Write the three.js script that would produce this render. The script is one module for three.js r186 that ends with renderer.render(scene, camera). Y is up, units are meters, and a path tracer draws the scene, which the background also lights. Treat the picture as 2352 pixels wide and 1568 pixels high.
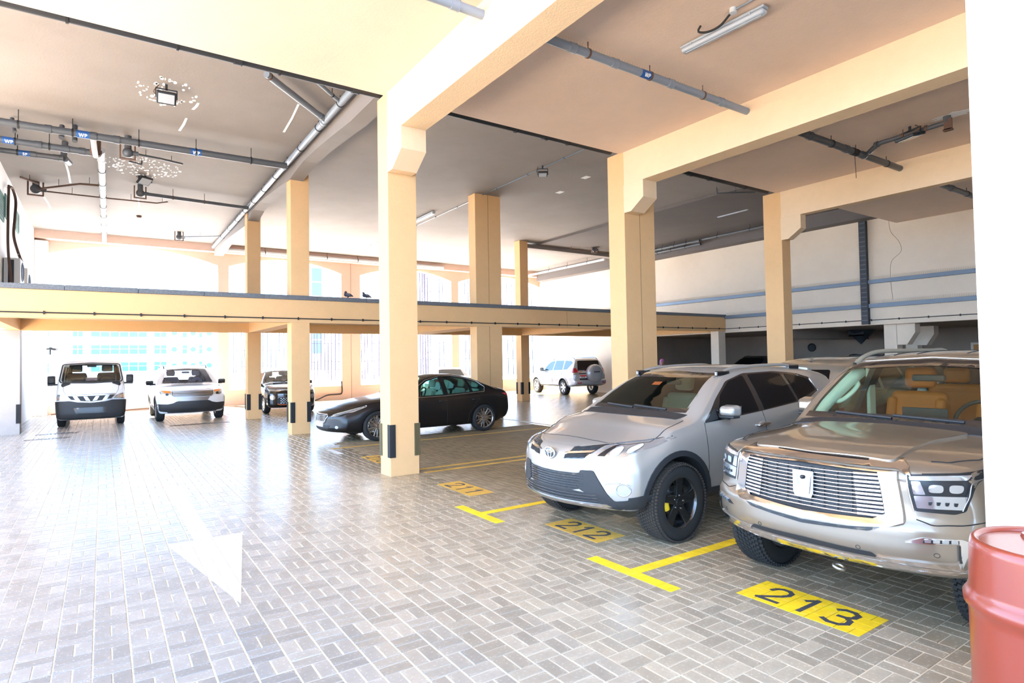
import * as THREE from 'three';
import { RoundedBoxGeometry } from 'three/addons/geometries/RoundedBoxGeometry.js';
import { mergeGeometries, mergeVertices, toCreasedNormals } from 'three/addons/utils/BufferGeometryUtils.js';
import { MarchingCubes } from 'three/addons/objects/MarchingCubes.js';
import { FontLoader } from 'three/addons/loaders/FontLoader.js';
import { TextGeometry } from 'three/addons/geometries/TextGeometry.js';
import { Brush, Evaluator, SUBTRACTION } from 'three-bvh-csg';

// ---------------------------------------------------------------- camera, sky, sun, exposure
const scene = new THREE.Scene();
const camera = new THREE.PerspectiveCamera(2 * Math.atan(784 / 1373.523) * 180 / Math.PI, 1.5, 0.05, 400);
{
  const yaw = 0.6006405, pitch = 0.02925079, roll = -0.01657061, C = Math.cos, S = Math.sin;
  const f = new THREE.Vector3(S(yaw) * C(pitch), S(pitch), -C(yaw) * C(pitch));
  const r = new THREE.Vector3(C(yaw), 0, S(yaw)), u = new THREE.Vector3().crossVectors(r, f);
  const r2 = r.clone().multiplyScalar(C(roll)).addScaledVector(u, S(roll));
  const u2 = r.clone().multiplyScalar(-S(roll)).addScaledVector(u, C(roll));
  camera.quaternion.setFromRotationMatrix(new THREE.Matrix4().makeBasis(r2, u2, f.clone().negate()));
  camera.position.set(0, 1.836, 0);
}
scene.add(camera);
// hazy bright sky: a smooth gradient from a pale horizon to a light blue zenith
{
  const W = 64, H = 128, d = new Float32Array(W * H * 4);
  for (let j = 0; j < H; j++) for (let i = 0; i < W; i++) {
    const el = ((j + 0.5) / H - 0.5) * Math.PI, t = Math.pow(Math.max(0, Math.sin(el)), 0.55), k = (j * W + i) * 4;
    d[k] = 1.35 + (0.48 - 1.35) * t; d[k + 1] = 2.1 + (0.68 - 2.1) * t; d[k + 2] = 3.2 + (1.02 - 3.2) * t; d[k + 3] = 1;
  }
  const t = new THREE.DataTexture(d, W, H, THREE.RGBAFormat, THREE.FloatType);
  t.mapping = THREE.EquirectangularReflectionMapping; t.magFilter = THREE.LinearFilter; t.colorSpace = THREE.LinearSRGBColorSpace; t.needsUpdate = true;
  scene.background = t; scene.backgroundIntensity = 3.2;
}
const sun = new THREE.DirectionalLight(0xfffaf2, 60);
sun.position.set(-8, 44, -42); sun.target.position.set(2, 0, -10); sun.castShadow = true;
sun.shadow.mapSize.set(4096, 4096);
Object.assign(sun.shadow.camera, { left: -60, right: 60, top: 60, bottom: -60, near: 1, far: 160 });
scene.add(sun, sun.target);
const renderer = new THREE.WebGLRenderer({ antialias: true });
renderer.toneMapping = THREE.LinearToneMapping;
renderer.toneMappingExposure = 1.42;
renderer.shadowMap.enabled = true;

// ---------------------------------------------------------------- small helpers
let seed = 12345;
const rnd = () => { seed |= 0; seed = seed + 0x6D2B79F5 | 0; let t = Math.imul(seed ^ seed >>> 15, 1 | seed); t = t + Math.imul(t ^ t >>> 7, 61 | t) ^ t; return ((t ^ t >>> 14) >>> 0) / 4294967296; };
const rr = (a, b) => a + (b - a) * rnd();
const V = (x, y, z) => new THREE.Vector3(x, y, z);
const lerp = (a, b, t) => a + (b - a) * t, clamp = (x, a, b) => Math.max(a, Math.min(b, x)), sstep = (a, b, x) => { const t = clamp((x - a) / (b - a), 0, 1); return t * t * (3 - 2 * t); };
const used = new Map();
function numbered(n) { const k = used.get(n) ?? 0; used.set(n, k + 1); return k ? n + '_' + String(k).padStart(3, '0') : n; }
function tag(o, label, category, group, kind) {
  if (label) o.userData.label = label;
  if (category) o.userData.category = category;
  if (group) o.userData.group = group;
  if (kind) o.userData.kind = kind;
  return o;
}
function thing(name, label, category, pos = [0, 0, 0], turn = 0, group) {
  const o = new THREE.Group(); o.name = numbered(name); scene.add(o);
  o.position.set(...pos); o.rotation.y = turn; return tag(o, label, category, group);
}
function flat(gs) { return gs.map((g) => { let q = g.index ? g.toNonIndexed() : g; for (const k of Object.keys(q.attributes)) if (!['position', 'normal', 'uv'].includes(k)) q.deleteAttribute(k); if (!q.attributes.normal) q.computeVertexNormals(); if (!q.attributes.uv) q.setAttribute('uv', new THREE.BufferAttribute(new Float32Array(q.attributes.position.count * 2), 2)); q.morphAttributes = {}; return q; }); }
function join(gs) { gs = Array.isArray(gs) ? gs : [gs]; const f = flat(gs); return f.length === 1 ? f[0] : mergeGeometries(f, false); }
// part of a thing (parent given) or a top-level mesh
function obj(name, gs, mat, parent = scene, label) {
  const m = new THREE.Mesh(join(gs), mat); m.name = parent === scene ? numbered(name) : name;
  m.castShadow = m.receiveShadow = true; parent.add(m); if (label) m.userData.label = label; return m;
}
function struct(name, gs, mat, parent = scene) { const m = obj(name, gs, mat, parent); if (parent === scene) m.userData.kind = 'structure'; return m; }
// uv in metres from the dominant axis of every triangle
function metric(g) {
  g = g.index ? g.toNonIndexed() : g; const p = g.attributes.position, uv = new Float32Array(p.count * 2), a = V(), b = V(), c = V();
  for (let i = 0; i < p.count; i += 3) {
    a.fromBufferAttribute(p, i); b.fromBufferAttribute(p, i + 1); c.fromBufferAttribute(p, i + 2);
    const n = b.clone().sub(a).cross(c.clone().sub(a)), x = Math.abs(n.x), y = Math.abs(n.y), z = Math.abs(n.z);
    for (const [k, q] of [[0, a], [1, b], [2, c]]) { const w = x >= y && x >= z ? [q.z, q.y] : y >= z ? [q.x, q.z] : [q.x, q.y]; uv[(i + k) * 2] = w[0]; uv[(i + k) * 2 + 1] = w[1]; }
  }
  g.setAttribute('uv', new THREE.BufferAttribute(uv, 2)); return g;
}
const box = (x0, x1, y0, y1, z0, z1) => metric(new THREE.BoxGeometry(x1 - x0, y1 - y0, z1 - z0).translate((x0 + x1) / 2, (y0 + y1) / 2, (z0 + z1) / 2));
const rbox = (x0, x1, y0, y1, z0, z1, r = 0.01, s = 1) => metric(new RoundedBoxGeometry(x1 - x0, y1 - y0, z1 - z0, s, Math.min(r, (x1 - x0) / 2.01, (y1 - y0) / 2.01, (z1 - z0) / 2.01)).translate((x0 + x1) / 2, (y0 + y1) / 2, (z0 + z1) / 2));
function rod(a, b, r, seg = 12, r2 = r, open = false) {
  const A = Array.isArray(a) ? V(...a) : a, B = Array.isArray(b) ? V(...b) : b, d = B.clone().sub(A);
  const g = new THREE.CylinderGeometry(r2, r, d.length(), seg, 1, open);
  g.applyQuaternion(new THREE.Quaternion().setFromUnitVectors(V(0, 1, 0), d.clone().normalize())); g.translate((A.x + B.x) / 2, (A.y + B.y) / 2, (A.z + B.z) / 2); return g;
}
const tube = (pts, r, n = 32, seg = 8, tension = 0.5) => new THREE.TubeGeometry(new THREE.CatmullRomCurve3(pts.map((p) => Array.isArray(p) ? V(...p) : p), false, 'centripetal', tension), n, r, seg, false);
const poly = (pts, r, seg = 8) => { const gs = []; for (let i = 0; i + 1 < pts.length; i++) gs.push(rod(pts[i], pts[i + 1], r, seg)); for (let i = 1; i + 1 < pts.length; i++) gs.push(new THREE.SphereGeometry(r * 1.02, seg, 6).translate(...pts[i])); return gs; };
// outline (array of [a, b]) extruded; plane 'zy' runs along x, 'xy' along z, 'xz' along y
function prism(pts, from, to, plane = 'zy', bevel = 0, holes) {
  const mk = (q, T) => { const s = new T(); q.forEach(([x, y], i) => i ? s.lineTo(x, y) : s.moveTo(x, y)); s.closePath(); return s; };
  const s = mk(pts, THREE.Shape); for (const h of holes ?? []) s.holes.push(mk(h, THREE.Path));
  const g = new THREE.ExtrudeGeometry(s, { depth: to - from - 2 * bevel, bevelEnabled: bevel > 0, bevelSize: bevel, bevelThickness: bevel, bevelOffset: -bevel, bevelSegments: 2, curveSegments: 12 });
  g.translate(0, 0, from + bevel);
  if (plane === 'zy') g.applyMatrix4(new THREE.Matrix4().set(0, 0, 1, 0, 0, 1, 0, 0, -1, 0, 0, 0, 0, 0, 0, 1)).scale(1, 1, -1), flip(g);
  if (plane === 'xz') g.applyMatrix4(new THREE.Matrix4().set(1, 0, 0, 0, 0, 0, 1, 0, 0, 1, 0, 0, 0, 0, 0, 1)), flip(g);
  return metric(g);
}
function flip(g) { // reverse the winding after a mirroring matrix
  if (g.index) { const a = g.index.array; for (let i = 0; i < a.length; i += 3) { const t = a[i]; a[i] = a[i + 2]; a[i + 2] = t; } }
  else for (const at of Object.values(g.attributes)) { const n = at.itemSize, a = at.array; for (let i = 0; i < a.length; i += 3 * n) for (let k = 0; k < n; k++) { const t = a[i + k]; a[i + k] = a[i + 2 * n + k]; a[i + 2 * n + k] = t; } }
  g.computeVertexNormals(); return g;
}
// ---------------------------------------------------------------- textures
function noiseField(n, cells, oct, sd) { // tileable value noise, 0..1
  const out = new Float32Array(n * n); let amp = 1, tot = 0;
  for (let o = 0; o < oct; o++, amp *= 0.55) {
    const c = cells << o, g = new Float32Array(c * c); let s = sd + o * 977;
    for (let i = 0; i < c * c; i++) { s = (s * 1664525 + 1013904223) >>> 0; g[i] = s / 4294967296; }
    for (let j = 0; j < n; j++) { const y = j / n * c, y0 = Math.floor(y), fy = y - y0, sy = fy * fy * (3 - 2 * fy);
      for (let i = 0; i < n; i++) { const x = i / n * c, x0 = Math.floor(x), fx = x - x0, sx = fx * fx * (3 - 2 * fx), x1 = (x0 + 1) % c, y1 = (y0 + 1) % c;
        out[j * n + i] += amp * lerp(lerp(g[y0 * c + x0], g[y0 * c + x1], sx), lerp(g[y1 * c + x0], g[y1 * c + x1], sx), sy); } }
    tot += amp;
  }
  for (let i = 0; i < n * n; i++) out[i] /= tot; return out;
}
const toS = (x) => { x = clamp(x, 0, 1); return Math.round(255 * (x <= 0.0031308 ? 12.92 * x : 1.055 * Math.pow(x, 1 / 2.4) - 0.055)); };
function texFrom(n, fn, srgb = true) {
  const d = new Uint8Array(n * n * 4);
  for (let i = 0; i < n * n; i++) { const c = fn(i % n, Math.floor(i / n), i); for (let k = 0; k < 3; k++) d[i * 4 + k] = srgb ? toS(c[k]) : Math.round(255 * clamp(c[k], 0, 1)); d[i * 4 + 3] = 255; }
  const t = new THREE.DataTexture(d, n, n); t.wrapS = t.wrapT = THREE.RepeatWrapping; t.magFilter = THREE.LinearFilter; t.minFilter = THREE.LinearMipmapLinearFilter; t.generateMipmaps = true;
  if (srgb) t.colorSpace = THREE.SRGBColorSpace; t.needsUpdate = true; return t;
}
const NZ = 512, nA = noiseField(NZ, 4, 6, 11), nB = noiseField(NZ, 32, 4, 77), nC = noiseField(NZ, 2, 4, 5);
const fineBump = texFrom(NZ, (x, y, i) => [nB[i], nB[i], nB[i]], false);
function plaster(rgb, { amp = 0.10, size = 3, rough = 0.85, dirt = 0.12, bump = 0.002 } = {}) {
  const map = texFrom(NZ, (x, y, i) => { const k = 1 + amp * (nA[i] - 0.5) * 2 + 0.05 * (nB[i] - 0.5), s = dirt * Math.max(0, nC[i] * 1.6 - 0.85); return [rgb[0] * k * (1 - s), rgb[1] * k * (1 - s * 1.1), rgb[2] * k * (1 - s * 1.25)]; });
  map.repeat.set(1 / size, 1 / size);
  const b = fineBump.clone(); b.repeat.set(2, 2); b.needsUpdate = true;
  return new THREE.MeshStandardMaterial({ map, roughness: rough, bumpMap: b, bumpScale: bump });
}
const std = (rgb, roughness = 0.6, metalness = 0, o = {}) => new THREE.MeshStandardMaterial({ color: new THREE.Color().setRGB(...rgb), roughness, metalness, ...o });
const phys = (rgb, o = {}) => new THREE.MeshPhysicalMaterial({ color: new THREE.Color().setRGB(...rgb), ...o });
const M = {
  cream: plaster([0.74, 0.445, 0.205], { amp: 0.05 }),
  beam: plaster([0.79, 0.575, 0.355], { amp: 0.04 }),
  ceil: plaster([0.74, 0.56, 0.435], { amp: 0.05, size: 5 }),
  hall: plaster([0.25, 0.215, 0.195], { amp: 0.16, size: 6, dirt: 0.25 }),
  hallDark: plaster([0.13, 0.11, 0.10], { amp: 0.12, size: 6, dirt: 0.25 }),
  wallR: plaster([0.68, 0.56, 0.43], { amp: 0.06, size: 5, dirt: 0.2 }),
  wallL: plaster([0.80, 0.80, 0.80], { amp: 0.04, size: 5 }),
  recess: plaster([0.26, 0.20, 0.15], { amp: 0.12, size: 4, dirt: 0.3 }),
  facade: plaster([0.66, 0.47, 0.38], { amp: 0.05 }),
  joint: std([0.68, 0.56, 0.42], 0.95),
  pipe: std([0.085, 0.09, 0.10], 0.38),
  pipeGrey: std([0.24, 0.27, 0.31], 0.35),
  pipeWhite: std([0.62, 0.64, 0.66], 0.35),
  black: std([0.012, 0.012, 0.013], 0.6),
  rubber: std([0.016, 0.016, 0.017], 0.75),
  steel: std([0.17, 0.21, 0.26], 0.5, 0.4),
  darkSteel: std([0.035, 0.038, 0.045], 0.5, 0.3),
  rust: std([0.14, 0.075, 0.05], 0.8),
  yellow: std([0.86, 0.55, 0.03], 0.65),
  white: std([0.82, 0.82, 0.80], 0.55),
  paintWhite: std([0.85, 0.85, 0.84], 0.45),
  digit: std([0.06, 0.06, 0.07], 0.7),
};
// ---------------------------------------------------------------- the building shell
const Z1 = -8.96, Z2 = -15.80, Z3 = -21.16, ZF = -28.8, XL = -2.13, XR = 21.81, CH = 6.155, HH = 7.0;
// ground outside and floor inside
struct('ground', [box(-90, 110, -0.3, -0.03, -150, ZF - 0.35)], std([0.56, 0.57, 0.58], 0.9));
struct('road', [box(-90, 110, -0.3, -0.03, ZF - 0.35, 60)], std([0.17, 0.165, 0.16], 0.9));  // unseen ground behind the camera, made dark to cut bounced sunlight
const floorM = struct('floor', [box(XL - 6, 30, -0.25, -0.004, ZF - 0.34, 1.04)], M.joint);
{
  const P = 0.2, ox = 2.155, oz = -4.16, geo = (() => { // one paver, 200 x 100 mm along z, its top at y = 0
    const w = 0.0475, l = 0.0975, c = 0.004, h = 0.0045, q = [];
    const T = [[-w + c, 0, -l + c], [w - c, 0, -l + c], [w - c, 0, l - c], [-w + c, 0, l - c]], B = [[-w, -h, -l], [w, -h, -l], [w, -h, l], [-w, -h, l]];
    const quad = (a, b, d, e) => q.push(...a, ...b, ...d, ...a, ...d, ...e);
    quad(T[0], T[3], T[2], T[1]); for (let i = 0; i < 4; i++) { const j = (i + 1) % 4; quad(T[i], T[j], B[j], B[i]); }
    const g = new THREE.BufferGeometry(); g.setAttribute('position', new THREE.Float32BufferAttribute(q, 3)); g.computeVertexNormals(); return metric(g);
  })();
  const wear = texFrom(NZ, (x, y, i) => { const k = 0.82 + 0.38 * nA[i] + 0.12 * (nB[i] - 0.5); return [k * 0.95, k * 0.95, k * 0.95]; });
  wear.repeat.set(4, 4);
  const rgh = texFrom(NZ, (x, y, i) => { const k = 0.20 + 0.14 * nA[i] + 0.08 * (nB[i] - 0.5); return [k, k, k]; }, false);
  rgh.repeat.set(2, 2);
  const mk = (c) => new THREE.MeshStandardMaterial({ color: new THREE.Color().setRGB(...c), map: wear, roughness: 1, roughnessMap: rgh, bumpMap: fineBump, bumpScale: 0.0003 });
  const bay = (x, z) => sstep(3.0, 5.6, x) * lerp(0.45, 1, sstep(-3.5, -8, z)); // shade on the bays put into the paver colour, strongest far back
  const T0 = [0.34, 0.29, 0.37, 0.27, 0.32], tones = [0, 0.5, 1].map((b) => T0.map((t) => { const k = t * (1 - 0.36 * b); return [k, k * lerp(0.96, 0.82, b), k * lerp(0.92, 0.54, b)]; })), warmLight = (x) => sstep(0.2, 3.2, x), near = [0, 0.25, 0.5, 0.75, 1].map((w) => tones.map((l) => l.map((c) => mk([c[0] * (1 + 0.3 * w), c[1] * (1 + 0.14 * w), c[2] * (1 - 0.1 * w)]))));  // pavers tinted warmer towards the bays to imitate warm bounced light
  const cells = [], cam = camera.position, fwd = V(0, 0, -1).applyQuaternion(camera.quaternion);
  camera.updateMatrixWorld(); const inv = camera.matrixWorldInverse.copy(camera.matrixWorld).invert(), p = V();
  for (let i = -26; i < 98; i++) for (let j = -123; j < 26; j++) for (let k = 0; k < 2; k++) {
    const along = ((i + j) % 2 + 2) % 2 === 0, x = ox + P * (i + 0.5) + (along ? (k - 0.5) * 0.1 : 0), z = oz + P * (j + 0.5) + (along ? 0 : (k - 0.5) * 0.1);
    if (z < ZF + 0.45) continue;
    p.set(x, 0, z).applyMatrix4(inv); const d = -p.z, inView = d > 0.3 && Math.abs(p.x / d) < 0.875 && Math.abs(p.y / d) < 0.59;
    if (!inView && (d > 8 && Math.abs(p.x / d) > 1.0)) continue;
    cells.push({ x, z, along, d: inView ? Math.hypot(x, z) : 1e6 + Math.hypot(x, z) });
  }
  cells.sort((a, b) => a.d - b.d);
  const nearest = cells.slice(0, 300), far = cells.slice(300);
  for (const c of nearest) { const m = new THREE.Mesh(geo, near[Math.round(warmLight(c.x) * 4)][Math.round(bay(c.x, c.z) * 2)][Math.floor(rnd() * 5)]); m.name = 'paver'; m.position.set(c.x, rr(-0.0012, 0.0008), c.z); m.rotation.y = (c.along ? 0 : Math.PI / 2) + (rnd() < 0.5 ? Math.PI : 0); m.castShadow = m.receiveShadow = true; floorM.add(m); }
  const mt = new THREE.Matrix4(), q = new THREE.Quaternion(), col = new THREE.Color(), rgh2 = rgh.clone(); rgh2.needsUpdate = true;
  const dull = mk([1, 1, 1]); dull.roughnessMap = null; dull.roughness = 0.72; // bay pavers are rougher and reflect less than the driveway pavers
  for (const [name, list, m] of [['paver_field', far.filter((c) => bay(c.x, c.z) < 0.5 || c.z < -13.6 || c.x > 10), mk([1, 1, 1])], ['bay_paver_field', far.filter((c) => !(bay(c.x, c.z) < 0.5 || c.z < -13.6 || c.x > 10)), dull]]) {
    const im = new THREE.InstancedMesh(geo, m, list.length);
    list.forEach((c, i) => { q.setFromAxisAngle(V(0, 1, 0), c.along ? 0 : Math.PI / 2); mt.compose(V(c.x, rr(-0.0012, 0.0008), c.z), q, V(1, 1, 1)); im.setMatrixAt(i, mt); const b = bay(c.x, c.z), t = (0.275 + 0.10 * rnd()) * (1 - 0.46 * b); const w = warmLight(c.x); im.setColorAt(i, col.setRGB(t * (1 + 0.3 * w), t * lerp(0.96, 0.82, b) * (1 + 0.14 * w), t * lerp(0.92, 0.54, b) * (1 - 0.1 * w))); });
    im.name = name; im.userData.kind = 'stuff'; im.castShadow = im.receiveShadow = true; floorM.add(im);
  }
}
// painted marks lie on the pavers: rectangles cut along the paver joints so that the joints stay open
function onPavers(quads, y0 = 0.0012, th = 0.0012) {
  const P = 0.2, ox = 2.155, oz = -4.16, gs = [];
  const clip = (q, ax, v, keepLess) => { const o = []; for (let i = 0; i < q.length; i++) { const a = q[i], b = q[(i + 1) % q.length], da = (a[ax] - v) * (keepLess ? 1 : -1), db = (b[ax] - v) * (keepLess ? 1 : -1); if (da <= 0) o.push(a); if (da * db < 0) { const t = da / (da - db); o.push([lerp(a[0], b[0], t), lerp(a[1], b[1], t)]); } } return o; };
  for (const q of quads) {
    const xs = q.map((p) => p[0]), zs = q.map((p) => p[1]);
    for (let i = Math.floor((Math.min(...xs) - ox) / P); i <= (Math.max(...xs) - ox) / P; i++) for (let j = Math.floor((Math.min(...zs) - oz) / P); j <= (Math.max(...zs) - oz) / P; j++) for (let k = 0; k < 2; k++) {
      const along = ((i + j) % 2 + 2) % 2 === 0, cx = ox + P * (i + 0.5) + (along ? (k - 0.5) * 0.1 : 0), cz = oz + P * (j + 0.5) + (along ? 0 : (k - 0.5) * 0.1), hw = along ? 0.0478 : 0.0978, hl = along ? 0.0978 : 0.0478;
      let r = clip(clip(clip(clip(q, 0, cx - hw, false), 0, cx + hw, true), 1, cz - hl, false), 1, cz + hl, true);
      if (r.length < 3) continue; const t = rr(0, 0.0003); let A = 0; r.forEach((a, n) => { const b = r[(n + 1) % r.length]; A += a[0] * b[1] - b[0] * a[1]; }); if (Math.abs(A) < 2e-5) continue; if (A > 0) r = r.reverse();
      const pos = []; for (let n = 1; n + 1 < r.length; n++) for (const m of [0, n, n + 1]) pos.push(r[m][0], y0 + th + t, r[m][1]);
      for (let n = 0; n < r.length; n++) { const a = r[n], b = r[(n + 1) % r.length]; pos.push(a[0], y0 + th + t, a[1], a[0], y0 - 0.001, a[1], b[0], y0 - 0.001, b[1], a[0], y0 + th + t, a[1], b[0], y0 - 0.001, b[1], b[0], y0 + th + t, b[1]); }
      const g = new THREE.BufferGeometry(); g.setAttribute('position', new THREE.Float32BufferAttribute(pos, 3)); g.computeVertexNormals(); gs.push(metric(g));
    }
  }
  return gs;
}
const rect = (x0, x1, z0, z1) => [[x0, z0], [x1, z0], [x1, z1], [x0, z1]];
{
  const ymap = texFrom(NZ, (x, y, i) => { const k = 0.72 + 0.5 * nA[i], w = Math.max(0, nB[i] * 1.3 - 0.82); return [1.0 * k + w * 0.1, 0.66 * k + w * 0.2, 0.015 + w * 0.4]; }); ymap.repeat.set(1.5, 1.5);
  M.yellow = new THREE.MeshStandardMaterial({ map: ymap, roughness: 0.6 });
  const ym2 = texFrom(NZ, (x, y, i) => { const k = 0.6 + 0.5 * nA[i], w = Math.max(0, nB[i] * 1.6 - 0.8); return [0.80 * k + w * 0.05, 0.46 * k + w * 0.1, 0.05 + w * 0.2]; }); ym2.repeat.set(1.5, 1.5);
  M.yellowWorn = new THREE.MeshStandardMaterial({ map: ym2, roughness: 0.6 });
  const line = (name, quads, m, label, cat = 'road marking') => tag(obj(name, onPavers(quads), m), label, cat);
  line('parking_line', [rect(3.66, 3.78, -4.19, -3.21), rect(3.781, 8.4, -3.76, -3.64)], M.yellow, 'bright yellow T-shaped parking line between the silver and the beige car');
  line('parking_line', [rect(3.64, 3.76, -6.64, -5.69), rect(3.761, 8.4, -6.21, -6.10)], M.yellow, 'yellow T-shaped parking line beside the number 211 marking');
  line('parking_line', [rect(4.36, 9.4, -9.01, -8.91)], M.yellowWorn, 'worn yellow parking line nearer of two behind the silver car nose');
  line('parking_line', [rect(4.30, 9.4, -9.33, -9.23)], M.yellowWorn, 'worn yellow parking line farther of two running from the pillar foot');
  line('parking_line', [rect(3.88, 3.99, -12.55, -11.85)], M.paintWhite, 'short pale bar on the floor before the black sedan');
  line('parking_line', [rect(4.0, 9.8, -12.70, -12.60)], M.yellowWorn, 'faint yellow parking line in front of the black sedan flank');
  line('parking_line', [rect(10.12, 10.24, -15.7, -12.6)], M.paintWhite, 'pale line across the floor behind the black sedan');
  line('parking_line', [rect(3.62, 3.74, -27.6, -22.6)], M.paintWhite, 'white line on the bright floor right of the white car');
  const arrowM = M.paintWhite;
  tag(obj('direction_arrow', onPavers([[[0.88, -5.02], [1.26, -7.08], [0.55, -7.08]], [[0.79, -7.08], [0.97, -7.08], [0.97, -10.4], [0.79, -10.4]]]), arrowM), 'large white arrow painted on the driveway pavers', 'road marking');
  // digits: strokes in a unit cell, u to the right (+z), v up (+x)
  const chain = (...p) => p.slice(1).map((q, i) => [...p[i], ...q]);
  const D = { 0: chain([0.5, 0.97], [0.2, 0.85], [0.1, 0.5], [0.2, 0.15], [0.5, 0.03], [0.8, 0.15], [0.9, 0.5], [0.8, 0.85], [0.5, 0.97]), 1: chain([0.25, 0.75], [0.55, 0.97], [0.55, 0.03]), 2: chain([0.1, 0.72], [0.18, 0.88], [0.38, 0.97], [0.64, 0.97], [0.84, 0.86], [0.86, 0.68], [0.72, 0.5], [0.1, 0.05], [0.95, 0.05]), 3: [...chain([0.1, 0.86], [0.3, 0.97], [0.62, 0.97], [0.84, 0.85], [0.82, 0.66], [0.64, 0.54], [0.36, 0.53]), ...chain([0.64, 0.54], [0.86, 0.42], [0.9, 0.22], [0.7, 0.06], [0.36, 0.03], [0.08, 0.13])] };
  function plate(n, x0, x1, z0, z1, m, label) {
    const t = thing('parking_number', label, 'road marking', [0, 0, 0]);
    obj('painted_panel', onPavers([rect(x0, x1, z0, z1)]), m, t);
    const h = (x1 - x0) * 0.72, w = (z1 - z0) * 0.21, gap = (z1 - z0) * 0.27, xb = x0 + (x1 - x0) * 0.13, zs = (z0 + z1) / 2 - gap - w / 2;
    [...String(n)].forEach((c, i) => {
      const quads = D[c].map(([a, b, e, f]) => { const A = [xb + b * h, zs + i * gap + a * w], B = [xb + f * h, zs + i * gap + e * w], d = Math.hypot(B[0] - A[0], B[1] - A[1]), nx = -(B[1] - A[1]) / d * 0.019, nz = (B[0] - A[0]) / d * 0.019; const ex = (B[0] - A[0]) / d * 0.012, ez = (B[1] - A[1]) / d * 0.012; A[0] -= ex; A[1] -= ez; B[0] += ex; B[1] += ez; return [[A[0] + nx, A[1] + nz], [B[0] + nx, B[1] + nz], [B[0] - nx, B[1] - nz], [A[0] - nx, A[1] - nz]]; });
      obj('digit', onPavers(quads, 0.0026, 0.0008), M.digit, t);
    });
  }
  plate(213, 4.05, 4.46, -2.90, -1.99, M.yellow, 'bright yellow floor panel with black two one three in front of the beige car');
  plate(212, 4.05, 4.44, -5.33, -4.48, M.yellowWorn, 'dull yellow floor panel with two one two under the silver car nose');
  plate(211, 4.09, 4.47, -8.0, -7.02, M.yellowWorn, 'small yellow floor panel with two one one right of the front pillar foot');
  plate(210, 4.1, 4.45, -11.2, -10.3, M.yellowWorn, 'yellow floor panel with a number partly behind the front pillar');
  // steel drain grates near the van
  for (const [x, z, w, l] of [[-1.0, -20.6, 0.95, 0.3], [-1.15, -19.3, 0.9, 0.25], [2.5, -20.7, 1.6, 0.3]]) {
    const t = thing('drain_grate', w === 0.95 ? 'slotted steel drain grate in the floor before the white van' : w === 0.9 ? 'slotted steel drain grate nearer the camera, before the white van' : 'slotted steel drain grate in the floor before the white sport utility car', 'drain', [x, 0, z]);
    obj('frame', [box(-w / 2, w / 2, 0.0005, 0.004, -l / 2, -l / 2 + 0.03), box(-w / 2, w / 2, 0.0005, 0.004, l / 2 - 0.03, l / 2)], M.darkSteel, t);
    for (let x2 = -w / 2; x2 <= w / 2 + 0.001; x2 += 0.08) obj('bar', box(x2 - 0.02, x2 + 0.02, 0.0005, 0.0045, -l / 2 + 0.03, l / 2 - 0.03), M.darkSteel, t);
  }
}
// ceilings
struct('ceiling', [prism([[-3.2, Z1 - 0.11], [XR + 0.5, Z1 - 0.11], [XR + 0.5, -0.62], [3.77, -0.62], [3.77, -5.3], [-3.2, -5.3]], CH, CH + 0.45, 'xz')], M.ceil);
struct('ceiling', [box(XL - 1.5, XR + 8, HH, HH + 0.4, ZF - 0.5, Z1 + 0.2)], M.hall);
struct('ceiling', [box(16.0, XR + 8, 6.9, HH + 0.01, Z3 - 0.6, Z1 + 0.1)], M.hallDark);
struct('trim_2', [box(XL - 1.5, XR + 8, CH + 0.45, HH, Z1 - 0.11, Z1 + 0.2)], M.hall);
// unseen mass above the garage, added to keep sun off the front ground
struct('sun_shade_mass', [box(-6, XR + 8, HH + 0.4, 24, ZF - 0.5, -0.62)], M.beam);
// the bays right of the camera go on behind it, closed by a wall
struct('ceiling', [box(4.4, XR + 0.5, CH, CH + 0.45, -0.62, 9)], M.ceil);
struct('wall_near', [box(4.4, XR + 0.5, -0.01, CH, 8.7, 9)], M.wallR);
// side walls
struct('wall_left', [prism([[ZF, -0.01], [-21.7, -0.01], [-21.7, 2.86], [-16.1, 2.86], [-16.1, HH], [ZF, HH]], XL - 0.25, XL, 'zy')], M.wallL);
struct('wall_right', [prism([[8.7, 2.8], [-21.4, 2.8], [-21.4, -0.01], [ZF, -0.01], [ZF, HH], [8.7, HH]], XR, XR + 0.3, 'zy')], M.wallR);
// near right bay behind the camera's view is closed by the wall, the recess under it goes deeper
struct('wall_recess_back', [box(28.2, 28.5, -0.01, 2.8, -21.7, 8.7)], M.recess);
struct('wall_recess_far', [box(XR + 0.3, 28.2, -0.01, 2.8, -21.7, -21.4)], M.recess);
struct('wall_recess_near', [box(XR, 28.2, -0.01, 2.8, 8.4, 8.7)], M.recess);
struct('ceiling', [box(XR + 0.3, 28.5, 2.8, 3.1, -21.9, 8.7)], M.recess);
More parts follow.
